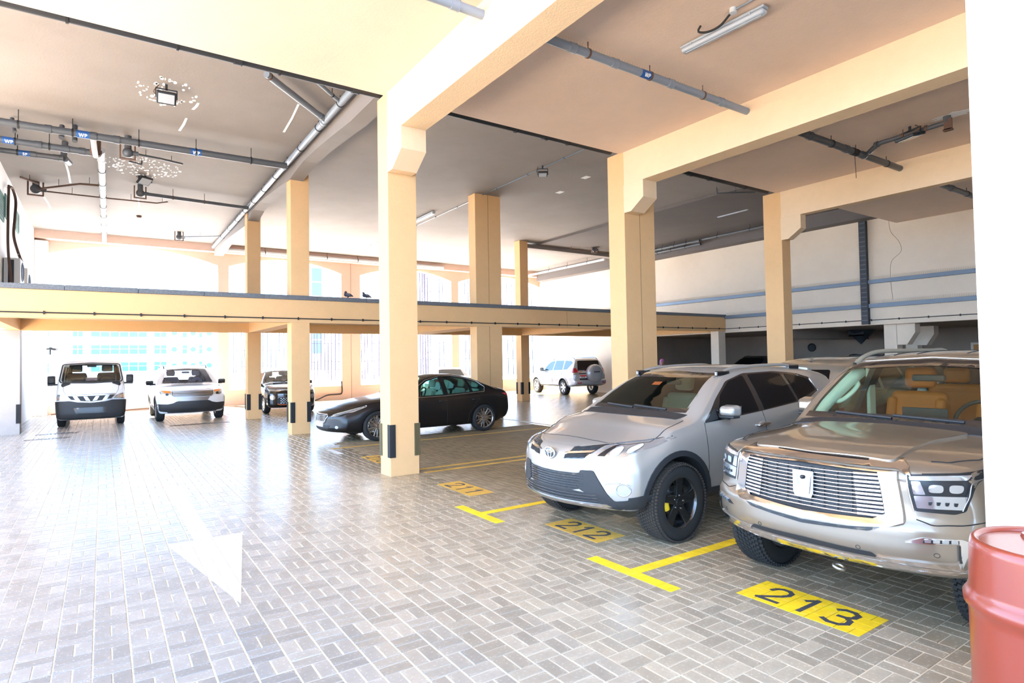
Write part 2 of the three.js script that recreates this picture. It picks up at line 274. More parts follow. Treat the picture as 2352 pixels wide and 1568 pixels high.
// facade with segmental arches
{
  const arches = [[-1.85, 4.17], [4.6, 9.65], [10.6, 15.75], [16.2, XR]];
  const holes = arches.map(([a, b], n) => { const sp = 6.14, ap = n === 0 ? 6.66 : 6.6, q = [[a, 0.67], [b, 0.67]]; for (let i = 0; i <= 16; i++) { const t = i / 16, x = lerp(b, a, t), e = 1 - Math.pow(2 * t - 1, 2); q.push([x, sp + (ap - sp) * e]); } return q; });
  struct('wall_back', [prism([[XL - 0.3, 0], [XR + 0.3, 0], [XR + 0.3, HH], [XL - 0.3, HH]], ZF - 0.35, ZF, 'xy', 0, holes), box(XL, XR, 6.68, HH, ZF, ZF + 0.45)], M.facade);
  obj('expansion_joint', [box(10.105, 10.125, 0, 6.68, ZF + 0.001, ZF + 0.006)], std([0.3, 0.2, 0.13], 0.9), scene).userData.kind = 'structure';
  // white pier in the left corner
  struct('trim_1', [rbox(XL, -1.72, 0, 6.6, ZF + 0.02, ZF + 0.35, 0.01)], M.wallL);
}
// mezzanine slab, its beams and parapet
struct('upper_floor', [box(XL, XR, 3.16, 3.36, Z3 + 0.02, Z2 - 0.24)], M.wallR);
{
  const pb = thing('parapet_beam', 'long cream parapet beam with speckled granite coping crossing the hall', 'beam');
  obj('beam_body', [rbox(XL - 1.2, XR, 2.86, 3.45, Z2 - 0.25, Z2 + 0.02, 0.008)], M.cream, pb);
  const gr = texFrom(256, (x, y, i) => { const k = rndTex(i), v = k < 0.3 ? 0.04 : k < 0.65 ? 0.11 : k < 0.9 ? 0.2 : 0.4; return [v, v * 1.02, v * 1.06]; }); gr.repeat.set(1.6, 1.6);
  const gm = new THREE.MeshStandardMaterial({ map: gr, roughness: 0.55 });
  for (let x = XL - 1.2; x < XR - 0.1; x += 1.33) obj('coping_slab', rbox(x + 0.003, Math.min(x + 1.327, XR), 3.45, 3.56, Z2 - 0.29, Z2 + 0.06, 0.006), gm, pb);
  obj('crack', [box(13.1, 13.108, 2.9, 3.44, Z2 + 0.0195, Z2 + 0.0215)], M.rust, pb);
  tag(obj('back_beam', [rbox(XL, XR, 2.85, 3.4, Z3 - 0.22, Z3 + 0.02, 0.008)], M.cream), 'plain cream beam under the upper floor behind the parapet beam', 'beam');
  const cross = (x0, x1, label) => tag(obj('cross_beam', [box(x0, x1, 2.85, 3.3, Z3 + 0.02, Z2 - 0.25)], M.cream), label, 'beam');
  cross(3.98, 4.44, 'short cream cross beam between the two slim pillars left of the front pillar');
  cross(9.52, 10.44, 'wide cream cross beam joined to the double pillar behind the black sedan');
  cross(15.0, 15.41, 'short cream cross beam joined to the pillar beside the silver sport utility car with spare wheel');
  cross(XL, -1.86, 'short pale cross beam above the dark pillar at the left edge');
  cross(21.5, XR, 'short cross beam at the right wall corner');
}
function rndTex(i) { let t = (i * 2654435761) >>> 0; t ^= t >>> 15; t = Math.imul(t, 2246822519) >>> 0; t ^= t >>> 13; return (t >>> 0) / 4294967296; }
// columns
function column(x0, x1, z0, z1, h, label, { guards = [], mat = M.cream, joint = false, cap, guardY = [0.3, 0.82] } = {}) {
  const t = thing('pillar', label, 'pillar', [(x0 + x1) / 2, 0, (z0 + z1) / 2]), cx = (x0 + x1) / 2, cz = (z0 + z1) / 2;
  obj('shaft', rbox(x0 - cx, x1 - cx, -0.004, h, z0 - cz, z1 - cz, 0.008), mat, t);
  if (joint) obj('expansion_joint', [box(-0.008, 0.008, 0.01, h - 0.01, z1 - cz - 0.002, z1 - cz + 0.002)], std([0.33, 0.2, 0.08], 0.9), t);
  if (cap) { const [a, b] = cap; obj('corbel', prism([[z1 - cz - 0.01, 5.45], [z1 - cz + 0.54, 5.45], [z1 - cz + 0.54, 5.1], [z1 - cz + 0.19, 4.87], [z1 - cz - 0.01, 4.87]], a - cx, b - cx, 'zy'), M.beam, t); }
  for (const [sx, sz, m] of guards) {
    const X = (sx > 0 ? x1 : x0) - cx, Zc = (sz > 0 ? z1 : z0) - cz, w = 0.085, e = 0.014, [g0, g1] = guardY;
    const prof = [[X + sx * e, Zc + sz * e], [X - sx * w, Zc + sz * e], [X - sx * w, Zc + sz * 0.001], [X + sx * 0.001, Zc + sz * 0.001], [X + sx * 0.001, Zc - sz * w], [X + sx * e, Zc - sz * w]];
    const gs = [prism(sx * sz > 0 ? prof : prof.reverse(), g0, g1, 'xz')];
    for (const o of [0.03, 0.06]) gs.push(box(Math.min(X - sx * o, X - sx * (o + 0.008)), Math.max(X - sx * o, X - sx * (o + 0.008)), g0, g1, Math.min(Zc + sz * e, Zc + sz * (e + 0.004)), Math.max(Zc + sz * e, Zc + sz * (e + 0.004))));
    obj('corner_guard', gs, m ?? M.rubber, t);
  }
  return t;
}
const olive = std([0.10, 0.075, 0.03], 0.7);
const G4 = [[-1, 1], [1, 1], [-1, -1]];
column(3.77, 4.27, Z1 - 0.41, Z1, CH + 0.02, 'tall cream front pillar with black corner guard before the black sedan', { cap: [3.77, 4.19], guards: [[-1, 1], [1, 1, olive], [-1, -1, olive]] });
column(9.06, 9.97, Z1 - 0.48, Z1, CH + 0.02, 'wide double cream pillar behind the silver car roof with seam down its front', { cap: [9.06, 9.46], joint: true, guards: G4 });
column(14.88, 15.27, Z1 - 0.52, Z1, CH + 0.02, 'cream pillar with dark right side before the wall with two cable trays', { cap: [14.86, 15.1], guards: G4 });
column(3.98, 4.45, Z2 - 0.4, Z2 + 0.005, HH, 'slim cream pillar left of the front pillar with the parapet beam crossing it', { guards: G4 });
column(9.51, 10.45, Z2 - 0.4, Z2 + 0.005, HH, 'double cream pillar with seam rising behind the black sedan', { joint: true, guards: G4 });
column(3.94, 4.36, Z3 - 0.4, Z3, HH, 'farther slim cream pillar beside the black compact car', { guards: G4 });
column(14.98, 15.41, Z3 - 0.4, Z3, HH, 'slim pillar left of the silver sport utility car with spare wheel', { guards: G4 });
column(XL - 0.55, -1.86, Z3 - 0.4, Z3, 2.86, 'dark grey pillar at the left edge left of the white van', { guards: [[1, 1], [-0.2, 1]], mat: plaster([0.40, 0.37, 0.35], { amp: 0.1 }) });
column(21.35, XR, Z2 - 0.4, Z2 - 0.01, 2.86, 'pale corner pillar under the meeting of parapet beam and right wall', { mat: M.wallR });
column(3.77, 4.27, -1.20, -0.72, CH + 0.02, 'pillar whitened for glare at the right edge behind the red barrel', { mat: plaster([0.82, 0.74, 0.60], { amp: 0.03 }) });  // whiter plaster than its row, glare of direct light put into the colour
// bracketed piers under the right wall
function bracketPier(x0, x1, z, label) {
  const t = thing('bracket_pier', label, 'pillar', [0, 0, 0]);
  obj('shaft', box(x0, x1, -0.004, 2.8, z - 0.4, z), M.wallR, t);
  obj('corbel', prism([[z - 0.01, 2.8], [z + 0.55, 2.8], [z + 0.55, 2.5], [z + 0.3, 2.1], [z - 0.01, 2.1]], x0, x1, 'zy'), M.wallR, t);
}
bracketPier(XR + 0.31, XR + 0.7, -9.3, 'cream bracketed pier under the right wall above the beige car roof');
bracketPier(25.2, 25.6, -9.9, 'second bracketed pier standing deeper in the recess above the beige car roof');
tag(obj('recess_beam', [box(XR + 0.3, 28.2, 2.45, 2.8, -13.4, -13)], M.recess), 'dark beam crossing the recess behind the bracketed pier', 'beam');
{ const d = thing('brown_door', 'orange brown door deep in the recess at the right edge', 'door', [28.15, 0, -8.6]); obj('door_leaf', rbox(-0.05, 0.03, 0, 2.1, -0.5, 0.5, 0.01), std([0.42, 0.17, 0.03], 0.5), d); obj('door_frame', [box(-0.07, 0.04, 0, 2.18, -0.58, -0.5), box(-0.07, 0.04, 0, 2.18, 0.5, 0.58), box(-0.07, 0.04, 2.1, 2.18, -0.5, 0.5)], M.wallR, d); }
// ceiling beams
const beamT = (x0, x1, label) => tag(obj('ceiling_beam', [rbox(x0, x1, 5.45, CH + 0.01, Z1, -0.62, 0.008)], M.beam), label, 'beam');
beamT(3.77, 4.19, 'cream ceiling beam running from the front pillar towards the viewer');
beamT(9.06, 9.46, 'cream ceiling beam running out of the wide double pillar to the upper right');
beamT(14.86, 15.1, 'cream ceiling beam farthest right above the wall with cable trays');
{
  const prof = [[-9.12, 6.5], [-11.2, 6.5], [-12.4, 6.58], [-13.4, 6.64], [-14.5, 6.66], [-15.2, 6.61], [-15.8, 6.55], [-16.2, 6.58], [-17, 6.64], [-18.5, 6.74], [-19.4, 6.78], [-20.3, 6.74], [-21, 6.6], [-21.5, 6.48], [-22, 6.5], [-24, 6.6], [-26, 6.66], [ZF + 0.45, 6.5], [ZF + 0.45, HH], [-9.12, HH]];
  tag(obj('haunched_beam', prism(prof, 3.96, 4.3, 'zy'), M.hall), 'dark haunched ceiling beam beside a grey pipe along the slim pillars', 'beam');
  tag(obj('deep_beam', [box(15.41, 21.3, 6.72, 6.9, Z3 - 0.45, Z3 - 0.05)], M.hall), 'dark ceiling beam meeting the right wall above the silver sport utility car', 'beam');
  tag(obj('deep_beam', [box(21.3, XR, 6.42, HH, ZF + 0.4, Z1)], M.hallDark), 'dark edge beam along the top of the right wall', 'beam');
}
// ---------------------------------------------------------------- pipes, trays and fittings under the ceiling
const font = await new FontLoader().loadAsync('fonts/droid/droid_sans_bold.typeface.json');
const text = (s, size, depth = 0.002) => { const g = new TextGeometry(s, { font, size, depth, curveSegments: 4, bevelEnabled: false }); g.computeBoundingBox(); const b = g.boundingBox; return g.translate(-(b.min.x + b.max.x) / 2, -(b.min.y + b.max.y) / 2, 0); };
const labelBlue = std([0.02, 0.10, 0.32], 0.4), letterWhite = std([0.85, 0.85, 0.85], 0.5);
// straight ceiling pipe from a to b with couplings, clamps and hanger rods up to the ceiling
function pipeRun(name, label, a, b, r, mat, { clamps = [], up = 0, couplings = [], spikes = 0, group, tagAt, clampMat = M.black, cat = 'pipe' } = {}) {
  const A = V(...a), B = V(...b), d = B.clone().sub(A), L = d.length(), dir = d.clone().normalize(), t = thing(name, label, cat, a, 0, group);
  const at = (s) => dir.clone().multiplyScalar(s * L);
  obj('pipe_run', [rod(V(0, 0, 0), d, r, 20)], mat, t);
  for (const s of couplings) obj('coupling', [rod(at(s).addScaledVector(dir, -0.05), at(s).addScaledVector(dir, 0.05), r * 1.13, 20), rod(at(s).addScaledVector(dir, 0.05), at(s).addScaledVector(dir, 0.062), r * 1.2, 20)], mat, t);
  for (const s of clamps) { const g = [rod(at(s).addScaledVector(dir, -0.015), at(s).addScaledVector(dir, 0.015), r * 1.15, 16)]; if (up) g.push(rod(at(s).add(V(0, r, 0)), at(s).add(V(0, up, 0)), 0.008, 6)); const c = obj('clamp', g, clampMat, t); }
  if (spikes) { const gs = []; for (let s = 0.01; s < 0.99; s += spikes / L) { const p = at(s).add(V(0, r * 0.98, 0)), side = new THREE.Vector3(-dir.z, 0, dir.x); for (const k of [-1, 1]) { const q = p.clone().addScaledVector(side, k * r * 0.7); gs.push(rod(p, q.add(V(0, 0.05, 0)), 0.0016, 3, 0.001)); } } obj('bird_spikes', gs, std([0.45, 0.36, 0.24], 0.6), t).userData.kind = 'stuff'; }
  for (const [s, w, side] of tagAt ?? []) { const g = obj('pipe_label', [rod(at(s).addScaledVector(dir, -0.11), at(s).addScaledVector(dir, 0.11), r * 1.02, 24)], labelBlue, t); const tg = text(w, r * 0.95, 0.004); const m = new THREE.Matrix4().makeBasis(dir, V(0, side[1], side[2]).cross(V(1, 0, 0)).length() ? V(...side).cross(dir) : V(0, 1, 0), V(...side)); tg.applyMatrix4(m).translate(at(s).x + side[0] * r * 1.0, at(s).y + side[1] * r * 1.0, at(s).z + side[2] * r * 1.0); obj('letters', tg, letterWhite, g); }
  return t;
}
const nrm = (v) => { const l = Math.hypot(...v); return v.map((x) => x / l); };
pipeRun('drain_pipe', 'long dark pipe along the step between the bright and the dark ceiling', [XL - 0.6, 6.28, -9.29], [9.0, 6.28, -9.29], 0.09, M.darkSteel, { clamps: [0.2, 0.305, 0.42, 0.66, 0.79, 0.9], up: 0.7, couplings: [0.37, 0.52, 0.85] });
pipeRun('drain_pipe', 'dark pipe along the ceiling step between the double pillar and the third pillar', [10.0, 6.28, -9.35], [14.86, 6.28, -9.35], 0.085, M.darkSteel, { clamps: [0.2, 0.5, 0.8], up: 0.7, couplings: [0.35] });
pipeRun('drain_pipe', 'grey pipe with blue letter label and bird spikes under the bright ceiling', [4.2, 5.99, -6.02], [9.06, 5.99, -6.02], 0.058, M.pipeGrey, { clamps: [0.26, 0.51, 0.76], up: 0.16, couplings: [0.2, 0.36, 0.6, 0.85], spikes: 0.05, tagAt: [[0.49, 'WP', nrm([0, -0.55, 0.83])]], clampMat: M.rust });
pipeRun('drain_pipe', 'short grey pipe end at the top edge left of the first ceiling beam', [1.2, 5.99, -6.02], [3.77, 5.99, -6.02], 0.058, M.pipeGrey, { clamps: [0.5], up: 0.16, couplings: [0.85] });
{
  const t = pipeRun('drain_pipe', 'dark grey branched pipe with bird spikes between the second and third ceiling beams', [9.47, 5.99, -6.06], [14.85, 5.99, -6.06], 0.066, M.pipe, { clamps: [0.45, 0.63, 0.88], up: 0.16, couplings: [0.3, 0.55, 0.68], spikes: 0.05 });
  obj('branch', [...poly([[3.78, 0, 0], [3.5, 0.03, 0.3], [3.35, 0.04, 0.5], [3.29, 0.05, 1.7]], 0.045, 14), rod([3.29, 0.05, 1.66], [3.29, 0.16, 1.66], 0.06, 16), rod([3.4, 0.04, 0.38], [3.38, 0.04, 0.44], 0.062, 16)], M.pipe, t);
  obj('white_ring', new THREE.TorusGeometry(0.062, 0.008, 6, 20).rotateY(1.2).translate(3.62, 0.015, 0.18), M.pipeWhite, t); obj('white_ring', new THREE.TorusGeometry(0.072, 0.007, 6, 20).rotateY(Math.PI / 2).translate(3.75, 0, 0), M.pipeWhite, t);
  obj('tape_wrap', [rod([3.22, 0, 0], [3.42, 0, 0], 0.075, 14), rod([3.32, -0.07, 0.01], [3.33, -0.55, 0.02], 0.006, 5)], M.black, t);
  obj('clamp', [rod([3.31, 0.04, 0.9], [3.31, 0.04, 0.94], 0.052, 14), rod([3.31, 0.04, 0.92], [3.31, 0.16, 0.92], 0.008, 6)], M.rust, t); obj('clamp', rod([3.29, 0.05, 1.3], [3.29, 0.05, 1.34], 0.052, 14), M.rust, t);
  const gs = []; for (let z = 0.45; z < 1.62; z += 0.05) for (const k of [-1, 1]) gs.push(rod([3.32, 0.09, z], [3.32 + k * 0.035, 0.145, z], 0.0016, 3)); obj('bird_spikes', gs, std([0.4, 0.34, 0.26], 0.6), t).userData.kind = 'stuff';
  obj('valve_bracket', [box(3.24, 3.27, -0.1, 0.1, 1.62, 1.75), box(3.24, 3.34, -0.11, -0.08, 1.6, 1.74)], M.rust, t);
}
pipeRun('drain_pipe', 'short dark pipe in the last ceiling bay at the right edge', [15.1, 5.99, -6.1], [21.8, 5.99, -6.1], 0.066, M.pipe, { clamps: [0.55], up: 0.16, couplings: [0.4] });
{ // flat white patch of old plaster round the branch pipe
  const pts = []; for (let i = 0; i < 18; i++) { const a = i / 18 * 6.283, r = 0.8 + 0.25 * Math.sin(i * 2.3); pts.push([12.8 + Math.cos(a) * 0.16 * r, -4.28 + Math.sin(a) * 0.42 * r]); }
  tag(obj('plaster_patch', prism(pts, CH - 0.004, CH + 0.001, 'xz'), M.white), 'rough white plaster patch round a pipe end on the ceiling', 'patch');
}
// left bay of the hall
pipeRun('waste_pipe', 'long dark waste pipe with letter labels across the left bay above the van', [XL + 0.02, 6.7, -15.35], [3.75, 6.7, -15.22], 0.075, M.pipe, { clamps: [0.12, 0.27, 0.47, 0.66, 0.86], up: 0.3, couplings: [0.06, 0.2, 0.33, 0.4], tagAt: [[0.3, 'WP', nrm([0, -0.5, 0.86])], [0.66, 'WP', nrm([0, -0.5, 0.86])]] });
pipeRun('waste_pipe', 'second dark waste pipe stopping short at the upper left', [XL + 0.02, 6.6, -16.2], [-0.2, 6.6, -16.2], 0.07, M.pipe, { clamps: [0.3, 0.6], up: 0.4, couplings: [0.12, 0.5, 0.75, 0.9], tagAt: [[0.25, 'WP', nrm([0, -0.5, 0.86])]] });
pipeRun('waste_pipe', 'third dark waste pipe below the others at the upper left', [XL + 0.02, 6.58, -16.95], [-0.75, 6.58, -16.9], 0.06, M.pipe, { clamps: [0.4], up: 0.4, couplings: [0.1, 0.6, 0.9], tagAt: [[0.5, 'SP', nrm([0, -0.5, 0.86])]] });
{
  const t = thing('pipe_stack', 'vertical stub pipes and bends hanging below the waste pipes at the upper left', 'pipe', [-0.3, 6.6, -15.9]);
  obj('bend', [...poly([[0.12, 0.1, 0.5], [0.14, -0.02, 0.1], [0.16, -0.06, -0.3]], 0.055, 14)], M.pipeWhite, t);
  obj('bend', [...poly([[-0.6, -0.02, -1.0], [-0.45, 0.0, -1.05], [-0.42, 0.38, -1.05]], 0.065, 14), rod([-0.42, -0.02, -1.02], [-0.36, -0.02, -1.3], 0.07, 14)], M.pipe, t);
  obj('collar', [rod([0.16, -0.06, -0.28], [0.16, 0.38, -0.28], 0.1, 16), rod([0.16, -0.02, -0.28], [0.16, 0.06, -0.28], 0.12, 16)], M.rust, t);
  for (const [a, b, r] of [[[-0.42, 0.0, 0.45], [-0.42, 0.3, 0.3], 0.05], [[-0.2, 0.0, 0.35], [-0.2, 0.38, 0.2], 0.05], [[-1.2, 0.05, 0.2], [-1.25, 0.35, 0.1], 0.04]]) obj('stub', rod(a, b, r, 12), M.pipe, t);
}
pipeRun('vent_pipe', 'pale vent pipe running to the bright arches above the white van', [-0.04, 6.74, -16.4], [0.05, 6.74, -28.3], 0.075, M.pipeWhite, { clamps: [0.14, 0.25, 0.37, 0.48, 0.6, 0.72, 0.85], up: 0.25, couplings: [0.06, 0.3, 0.55] });
pipeRun('drain_pipe', 'pale grey pipe with many clamps following the haunched beam', [3.78, 6.84, -10.2], [3.9, 6.84, -28.2], 0.07, M.pipeGrey, { clamps: [0.06, 0.14, 0.22, 0.29, 0.36, 0.44, 0.52, 0.6, 0.68, 0.77, 0.86], up: 0.15, couplings: [0.12, 0.3, 0.31, 0.56, 0.63] });
pipeRun('branch_pipe', 'grey slanting branch pipe under the dark ceiling near the front pillar top', [2.33, 6.84, -10.8], [3.76, 6.84, -12.2], 0.06, M.pipeGrey, { clamps: [0.04], up: 0.15, couplings: [0.92], clampMat: M.rust });
pipeRun('branch_pipe', 'thin grey branch pipe beside the front pillar top', [3.1, 6.86, -10.6], [3.74, 6.84, -11.2], 0.035, M.pipeGrey, { clamps: [0.7], up: 0.13 });
pipeRun('branch_pipe', 'brown pipe from a floor trap to the haunched beam', [1.0, 6.75, -19.98], [3.8, 6.75, -20.2], 0.05, M.pipe, { clamps: [0.25, 0.55], up: 0.25, couplings: [0.97], clampMat: M.rust });
function trap(label, x, y, z, s = 1) { const t = thing('floor_trap', label, 'pipe fitting', [x, y, z]); obj('body', [new THREE.SphereGeometry(0.11 * s, 16, 10), rod([0, 0, 0], [0, HH - y, 0], 0.07 * s, 14), rod([0, 0, 0], [0.2 * s, 0, 0], 0.055 * s, 12)], M.pipe, t); obj('bracket', [box(-0.16 * s, -0.13 * s, -0.14 * s, 0.2 * s, -0.03, 0.03), box(0.12 * s, 0.15 * s, -0.14 * s, 0.2 * s, -0.03, 0.03), box(-0.16 * s, 0.15 * s, -0.16 * s, -0.13 * s, -0.04, 0.04)], M.rust, t); }
trap('bracketed trap at the left end of the brown pipe', 0.88, 6.75, -19.97);
trap('bracketed trap hanging below the long waste pipe', 0.46, 6.62, -15.85);
trap('cluster of traps near the left wall under the ceiling', -1.55, 6.8, -21.15, 1.2);
trap('pale trap near the arches under the left bay ceiling', 2.45, 6.8, -26.4);
const thin = (label, pts, r = 0.018, m = M.rust) => { const t = thing('thin_pipe', label, 'pipe', [0, 0, 0]); obj('pipe_run', poly(pts, r, 8), m, t); for (let i = 0; i + 1 < pts.length; i++) { const a = pts[i], b = pts[i + 1], m2 = [(a[0] + b[0]) / 2, (a[1] + b[1]) / 2, (a[2] + b[2]) / 2]; obj('hanger', rod(m2, [m2[0], HH + 0.005, m2[2]], 0.006, 5), M.black, t); } };
thin('thin rusty pipe rising then level between wall cluster and vent pipe', [[-1.5, 6.8, -21.1], [-0.52, 6.8, -19.95], [-0.1, 6.8, -19.87]], 0.028);
thin('long thin rusty pipe across the left bay below the others', [[-1.5, 6.8, -21.29], [0.02, 6.8, -21.27], [1.37, 6.8, -21.17], [1.62, 6.8, -20.84]], 0.02);
thin('short thin rusty pipe high at the left wall', [[-1.8, 6.85, -20.2], [-1.46, 6.85, -20.7]], 0.028);
thin('thin bent pipe beside the trap of the waste pipe', [[0.55, 6.85, -16.6], [1.14, 6.85, -16.69], [1.65, 6.88, -16.96]], 0.026, M.pipe);
thin('two hooked ends of thin pipe under the waste pipe trap', [[0.53, 6.85, -17.29], [0.79, 6.85, -17.43], [0.8, 6.95, -17.43]], 0.02, M.pipe);
thin('pale thin pipe in front of the far arches', [[2.5, 6.8, -26.35], [3.75, 6.8, -25.5]], 0.025, M.pipeGrey);
thin('thin grey conduit end in the middle bay near the arches', [[9.78, 6.95, -25.9], [9.78, 6.95, -24.4]], 0.015, M.pipeGrey);
// white strips of old filler on the ceiling
[[1.44, -14.05, 1.39, -14.9, 'short white filler streak beside the ceiling floodlight'], [3.22, -12.11, 3.34, -13.78, 'long white filler streak near the front pillar top'], [-0.79, -18.65, -0.76, -20.77, 'white filler streak below the third waste pipe'], [-1.49, -22.82, -1.41, -24.45, 'white filler streak near the left wall'], [0.89, -21.57, 0.99, -23.23, 'white filler streak left of the brown pipe'], [1.55, -13.1, 1.5, -13.5, 'tiny white filler streak beside the floodlight']].forEach(([a, b, c, d, l]) => tag(obj('filler_strip', [prism([[a - 0.02, b], [a + 0.02, b], [lerp(a, c, 0.5) + 0.035, lerp(b, d, 0.5)], [c + 0.02, d], [c - 0.025, d], [lerp(a, c, 0.5) - 0.012, lerp(b, d, 0.45)]], HH - 0.006, HH + 0.001, 'xz')], M.white), l, 'patch'));
for (const [x, z, l] of [[11.41, -12.78, 'small pale square on the dark ceiling between the double pillars'], [11.74, -14.36, 'smaller pale square farther along the dark ceiling']]) tag(obj('ceiling_patch', [box(x - 0.09, x + 0.09, HH - 0.006, HH + 0.002, z - 0.12, z + 0.12)], M.white), l, 'patch');
{ // speckles of splashed paint round the two floodlights of the left bay
  for (const [cx, cz, n, sx, sz, l] of [[1.0, -12.9, 60, 0.5, 0.7, 'white splashes on the ceiling round the first floodlight'], [0.85, -18.2, 150, 0.9, 0.9, 'dense white splashes on the ceiling round the second floodlight']]) { const gs = []; for (let i = 0; i < n; i++) { const a = rnd() * 6.283, q = Math.sqrt(rnd()), x = cx + Math.cos(a) * q * sx, z = cz + Math.sin(a) * q * sz, w = rr(0.01, 0.035), h = rr(0.02, 0.07); gs.push(new THREE.CylinderGeometry(1, 1, 0.004, 7).scale(w, 1, h).translate(x, HH - 0.002, z)); } tag(obj('paint_splashes', gs, M.white), l, 'splashes', null, 'stuff'); }
}
// light fittings, all switched off
const lens = phys([0.46, 0.50, 0.55], { roughness: 0.25, clearcoat: 0.6 }), housing = std([0.40, 0.43, 0.47], 0.45);
function batten(label, a, b, y, w = 0.13, h = 0.1) {
  const A = V(a[0], 0, a[1]), B = V(b[0], 0, b[1]), L = A.distanceTo(B), t = thing('batten_light', label, 'ceiling light', [(a[0] + b[0]) / 2, y, (a[1] + b[1]) / 2], Math.atan2(B.x - A.x, B.z - A.z));
  obj('housing', rbox(-w / 2, w / 2, -h * 0.35, 0, -L / 2, L / 2, 0.02, 2), housing, t);
  obj('diffuser', [rbox(-w * 0.47, w * 0.47, -h, -h * 0.3, -L / 2 + 0.01, L / 2 - 0.01, 0.035, 3), rbox(-0.012, 0.012, -h - 0.006, -h + 0.02, -L / 2 + 0.06, L / 2 - 0.06, 0.005)], lens, t);
  for (const s of [-0.35, 0.35]) obj('clip', [box(-w * 0.53, w * 0.53, -h * 0.55, -h * 0.25, s * L - 0.01, s * L + 0.01)], lens, t);
  return t;
}
batten('unlit tube light with clear cover under the bright ceiling', [6.66, -5.4], [6.72, -4.16], CH - 0.02);
{ const c = thing('light_cable', 'black cable and white box feeding the tube light from a grey conduit', 'cable', [6.47, CH, -4.45]);
  obj('junction_box', [new THREE.CylinderGeometry(0.045, 0.045, 0.06, 16).translate(0, -0.03, 0)], M.pipeWhite, c);
  obj('cable', tube([[0, -0.05, -0.04], [0.05, -0.1, -0.25], [0.02, -0.1, -0.42], [-0.04, -0.07, -0.5], [-0.05, -0.02, -0.45]], 0.014, 30), M.black, c);
  obj('conduit', rod([0, -0.03, 0.04], [0.0, -0.03, 3.8], 0.0125, 8), M.pipeGrey, c); obj('conduit_clip', [box(-0.03, 0.03, -0.045, 0, 0.5, 0.53)], M.steel, c); }
batten('unlit tube light in the middle bay between the two double pillars', [9.45, -19.9], [9.43, -18.4], HH - 0.02);
batten('unlit tube light on the dark ceiling before the right wall', [18.57, -13.67], [18.52, -12.35], HH - 0.02);
function flood(label, x, y, z, yaw, tilt = -0.9, s = 1, top = HH) {
  const t = thing('floodlight', label, 'floodlight', [x, y, z], yaw), h = top - y;
  const rot = (g) => g.rotateX(-tilt);
  obj('bracket', [...[-1, 1].map((k) => box(k * 0.17 * s - 0.008, k * 0.17 * s + 0.008, 0, h * 0.6, -0.015, 0.015)), box(-0.178 * s, 0.178 * s, h * 0.6, h * 0.6 + 0.02, -0.015, 0.015), box(-0.02, 0.02, h * 0.6, h, -0.015, 0.015)], M.darkSteel, t);
  obj('housing', [rot(rbox(-0.16 * s, 0.16 * s, -0.12 * s, 0.12 * s, -0.06, 0, 0.02, 2))], M.darkSteel, t);
  obj('glass', [rot(rbox(-0.13 * s, 0.13 * s, -0.09 * s, 0.09 * s, -0.002, 0.008, 0.003))], lens, t);
  obj('cable', tube([[-0.05 * s, 0.05, -0.1], [-0.2 * s, 0.1, -0.05], [-0.12, h - 0.02, 0]], 0.01, 16, 6), M.rust, t);
}
flood('dark floodlight hanging from the left bay ceiling nearer the camera', 0.96, 6.74, -12.55, -0.05, -0.8);
flood('pale floodlight hanging from the left bay ceiling farther back', 0.95, 6.85, -19.0, 0.6, -0.9, 1.1);
flood('black floodlight on a long conduit in the middle bay', 9.72, 6.75, -12.6, -0.6, -1.2, 0.8);
flood('black framed floodlight beside the branched pipe at the upper right', 12.73, 5.92, -5.0, 1.2, -1.35, 1.3, CH);
{ const c = thing('conduit', 'silver conduit line feeding the black floodlight in the middle bay', 'conduit', [9.8, HH - 0.02, -11]); obj('conduit_run', rod([0, 0, 0], [0, 0, -4.8], 0.0125, 8), M.steel, c); for (const z of [-0.8, -2.4, -4]) obj('conduit_clip', box(-0.03, 0.03, -0.02, 0.022, z - 0.015, z + 0.015), M.steel, c);
  const d = thing('conduit', 'bright thin conduit line beside the tube light in the middle bay', 'conduit', [9.86, HH - 0.02, -16.7]); obj('conduit_run', rod([0, 0, 0], [0.02, 0, -4.4], 0.0125, 8), M.pipeWhite, d); for (const z of [-0.8, -2.4, -4]) obj('conduit_clip', box(-0.03, 0.03, -0.02, 0.022, z - 0.015, z + 0.015), M.steel, d); }
tag(obj('smoke_detector', [new THREE.CylinderGeometry(0.09, 0.06, 0.07, 16).translate(1.03, HH - 0.035, -24.2)], M.rust), 'small round fitting alone on the pale ceiling above the van', 'detector');
// right bay pipes
pipeRun('drain_pipe', 'grey pipe with hangers along the top of the right wall', [20.66, 6.7, -13.0], [20.7, 6.7, -16.0], 0.05, M.pipe, { clamps: [0.25, 0.75], up: 0.28, couplings: [0.02] });
pipeRun('drain_pipe', 'dark pipe bundle near the far top of the right wall', [20.78, 6.7, -16.2], [20.8, 6.7, -19.6], 0.06, M.pipe, { clamps: [0.2, 0.4, 0.6, 0.8], up: 0.28, couplings: [0.1, 0.3, 0.5, 0.7, 0.9] });
pipeRun('drain_pipe', 'lower dark pipe of the bundle near the right wall', [21.1, 6.62, -16.4], [21.1, 6.62, -20.4], 0.06, M.pipe, { clamps: [0.2, 0.4, 0.6, 0.8], up: 0.36, couplings: [0.15, 0.35, 0.55, 0.75] });
thin('silver conduit crossing the dark ceiling before the right wall', [[20.4, 6.96, -9.8], [20.4, 6.96, -14], [20.85, 6.96, -18]], 0.014, M.steel);
thin('dark pipe bracket near the third pillar head', [[15.5, 6.95, -11.4], [15.5, 6.8, -11.4], [16.4, 6.8, -10.7]], 0.02, M.pipe);
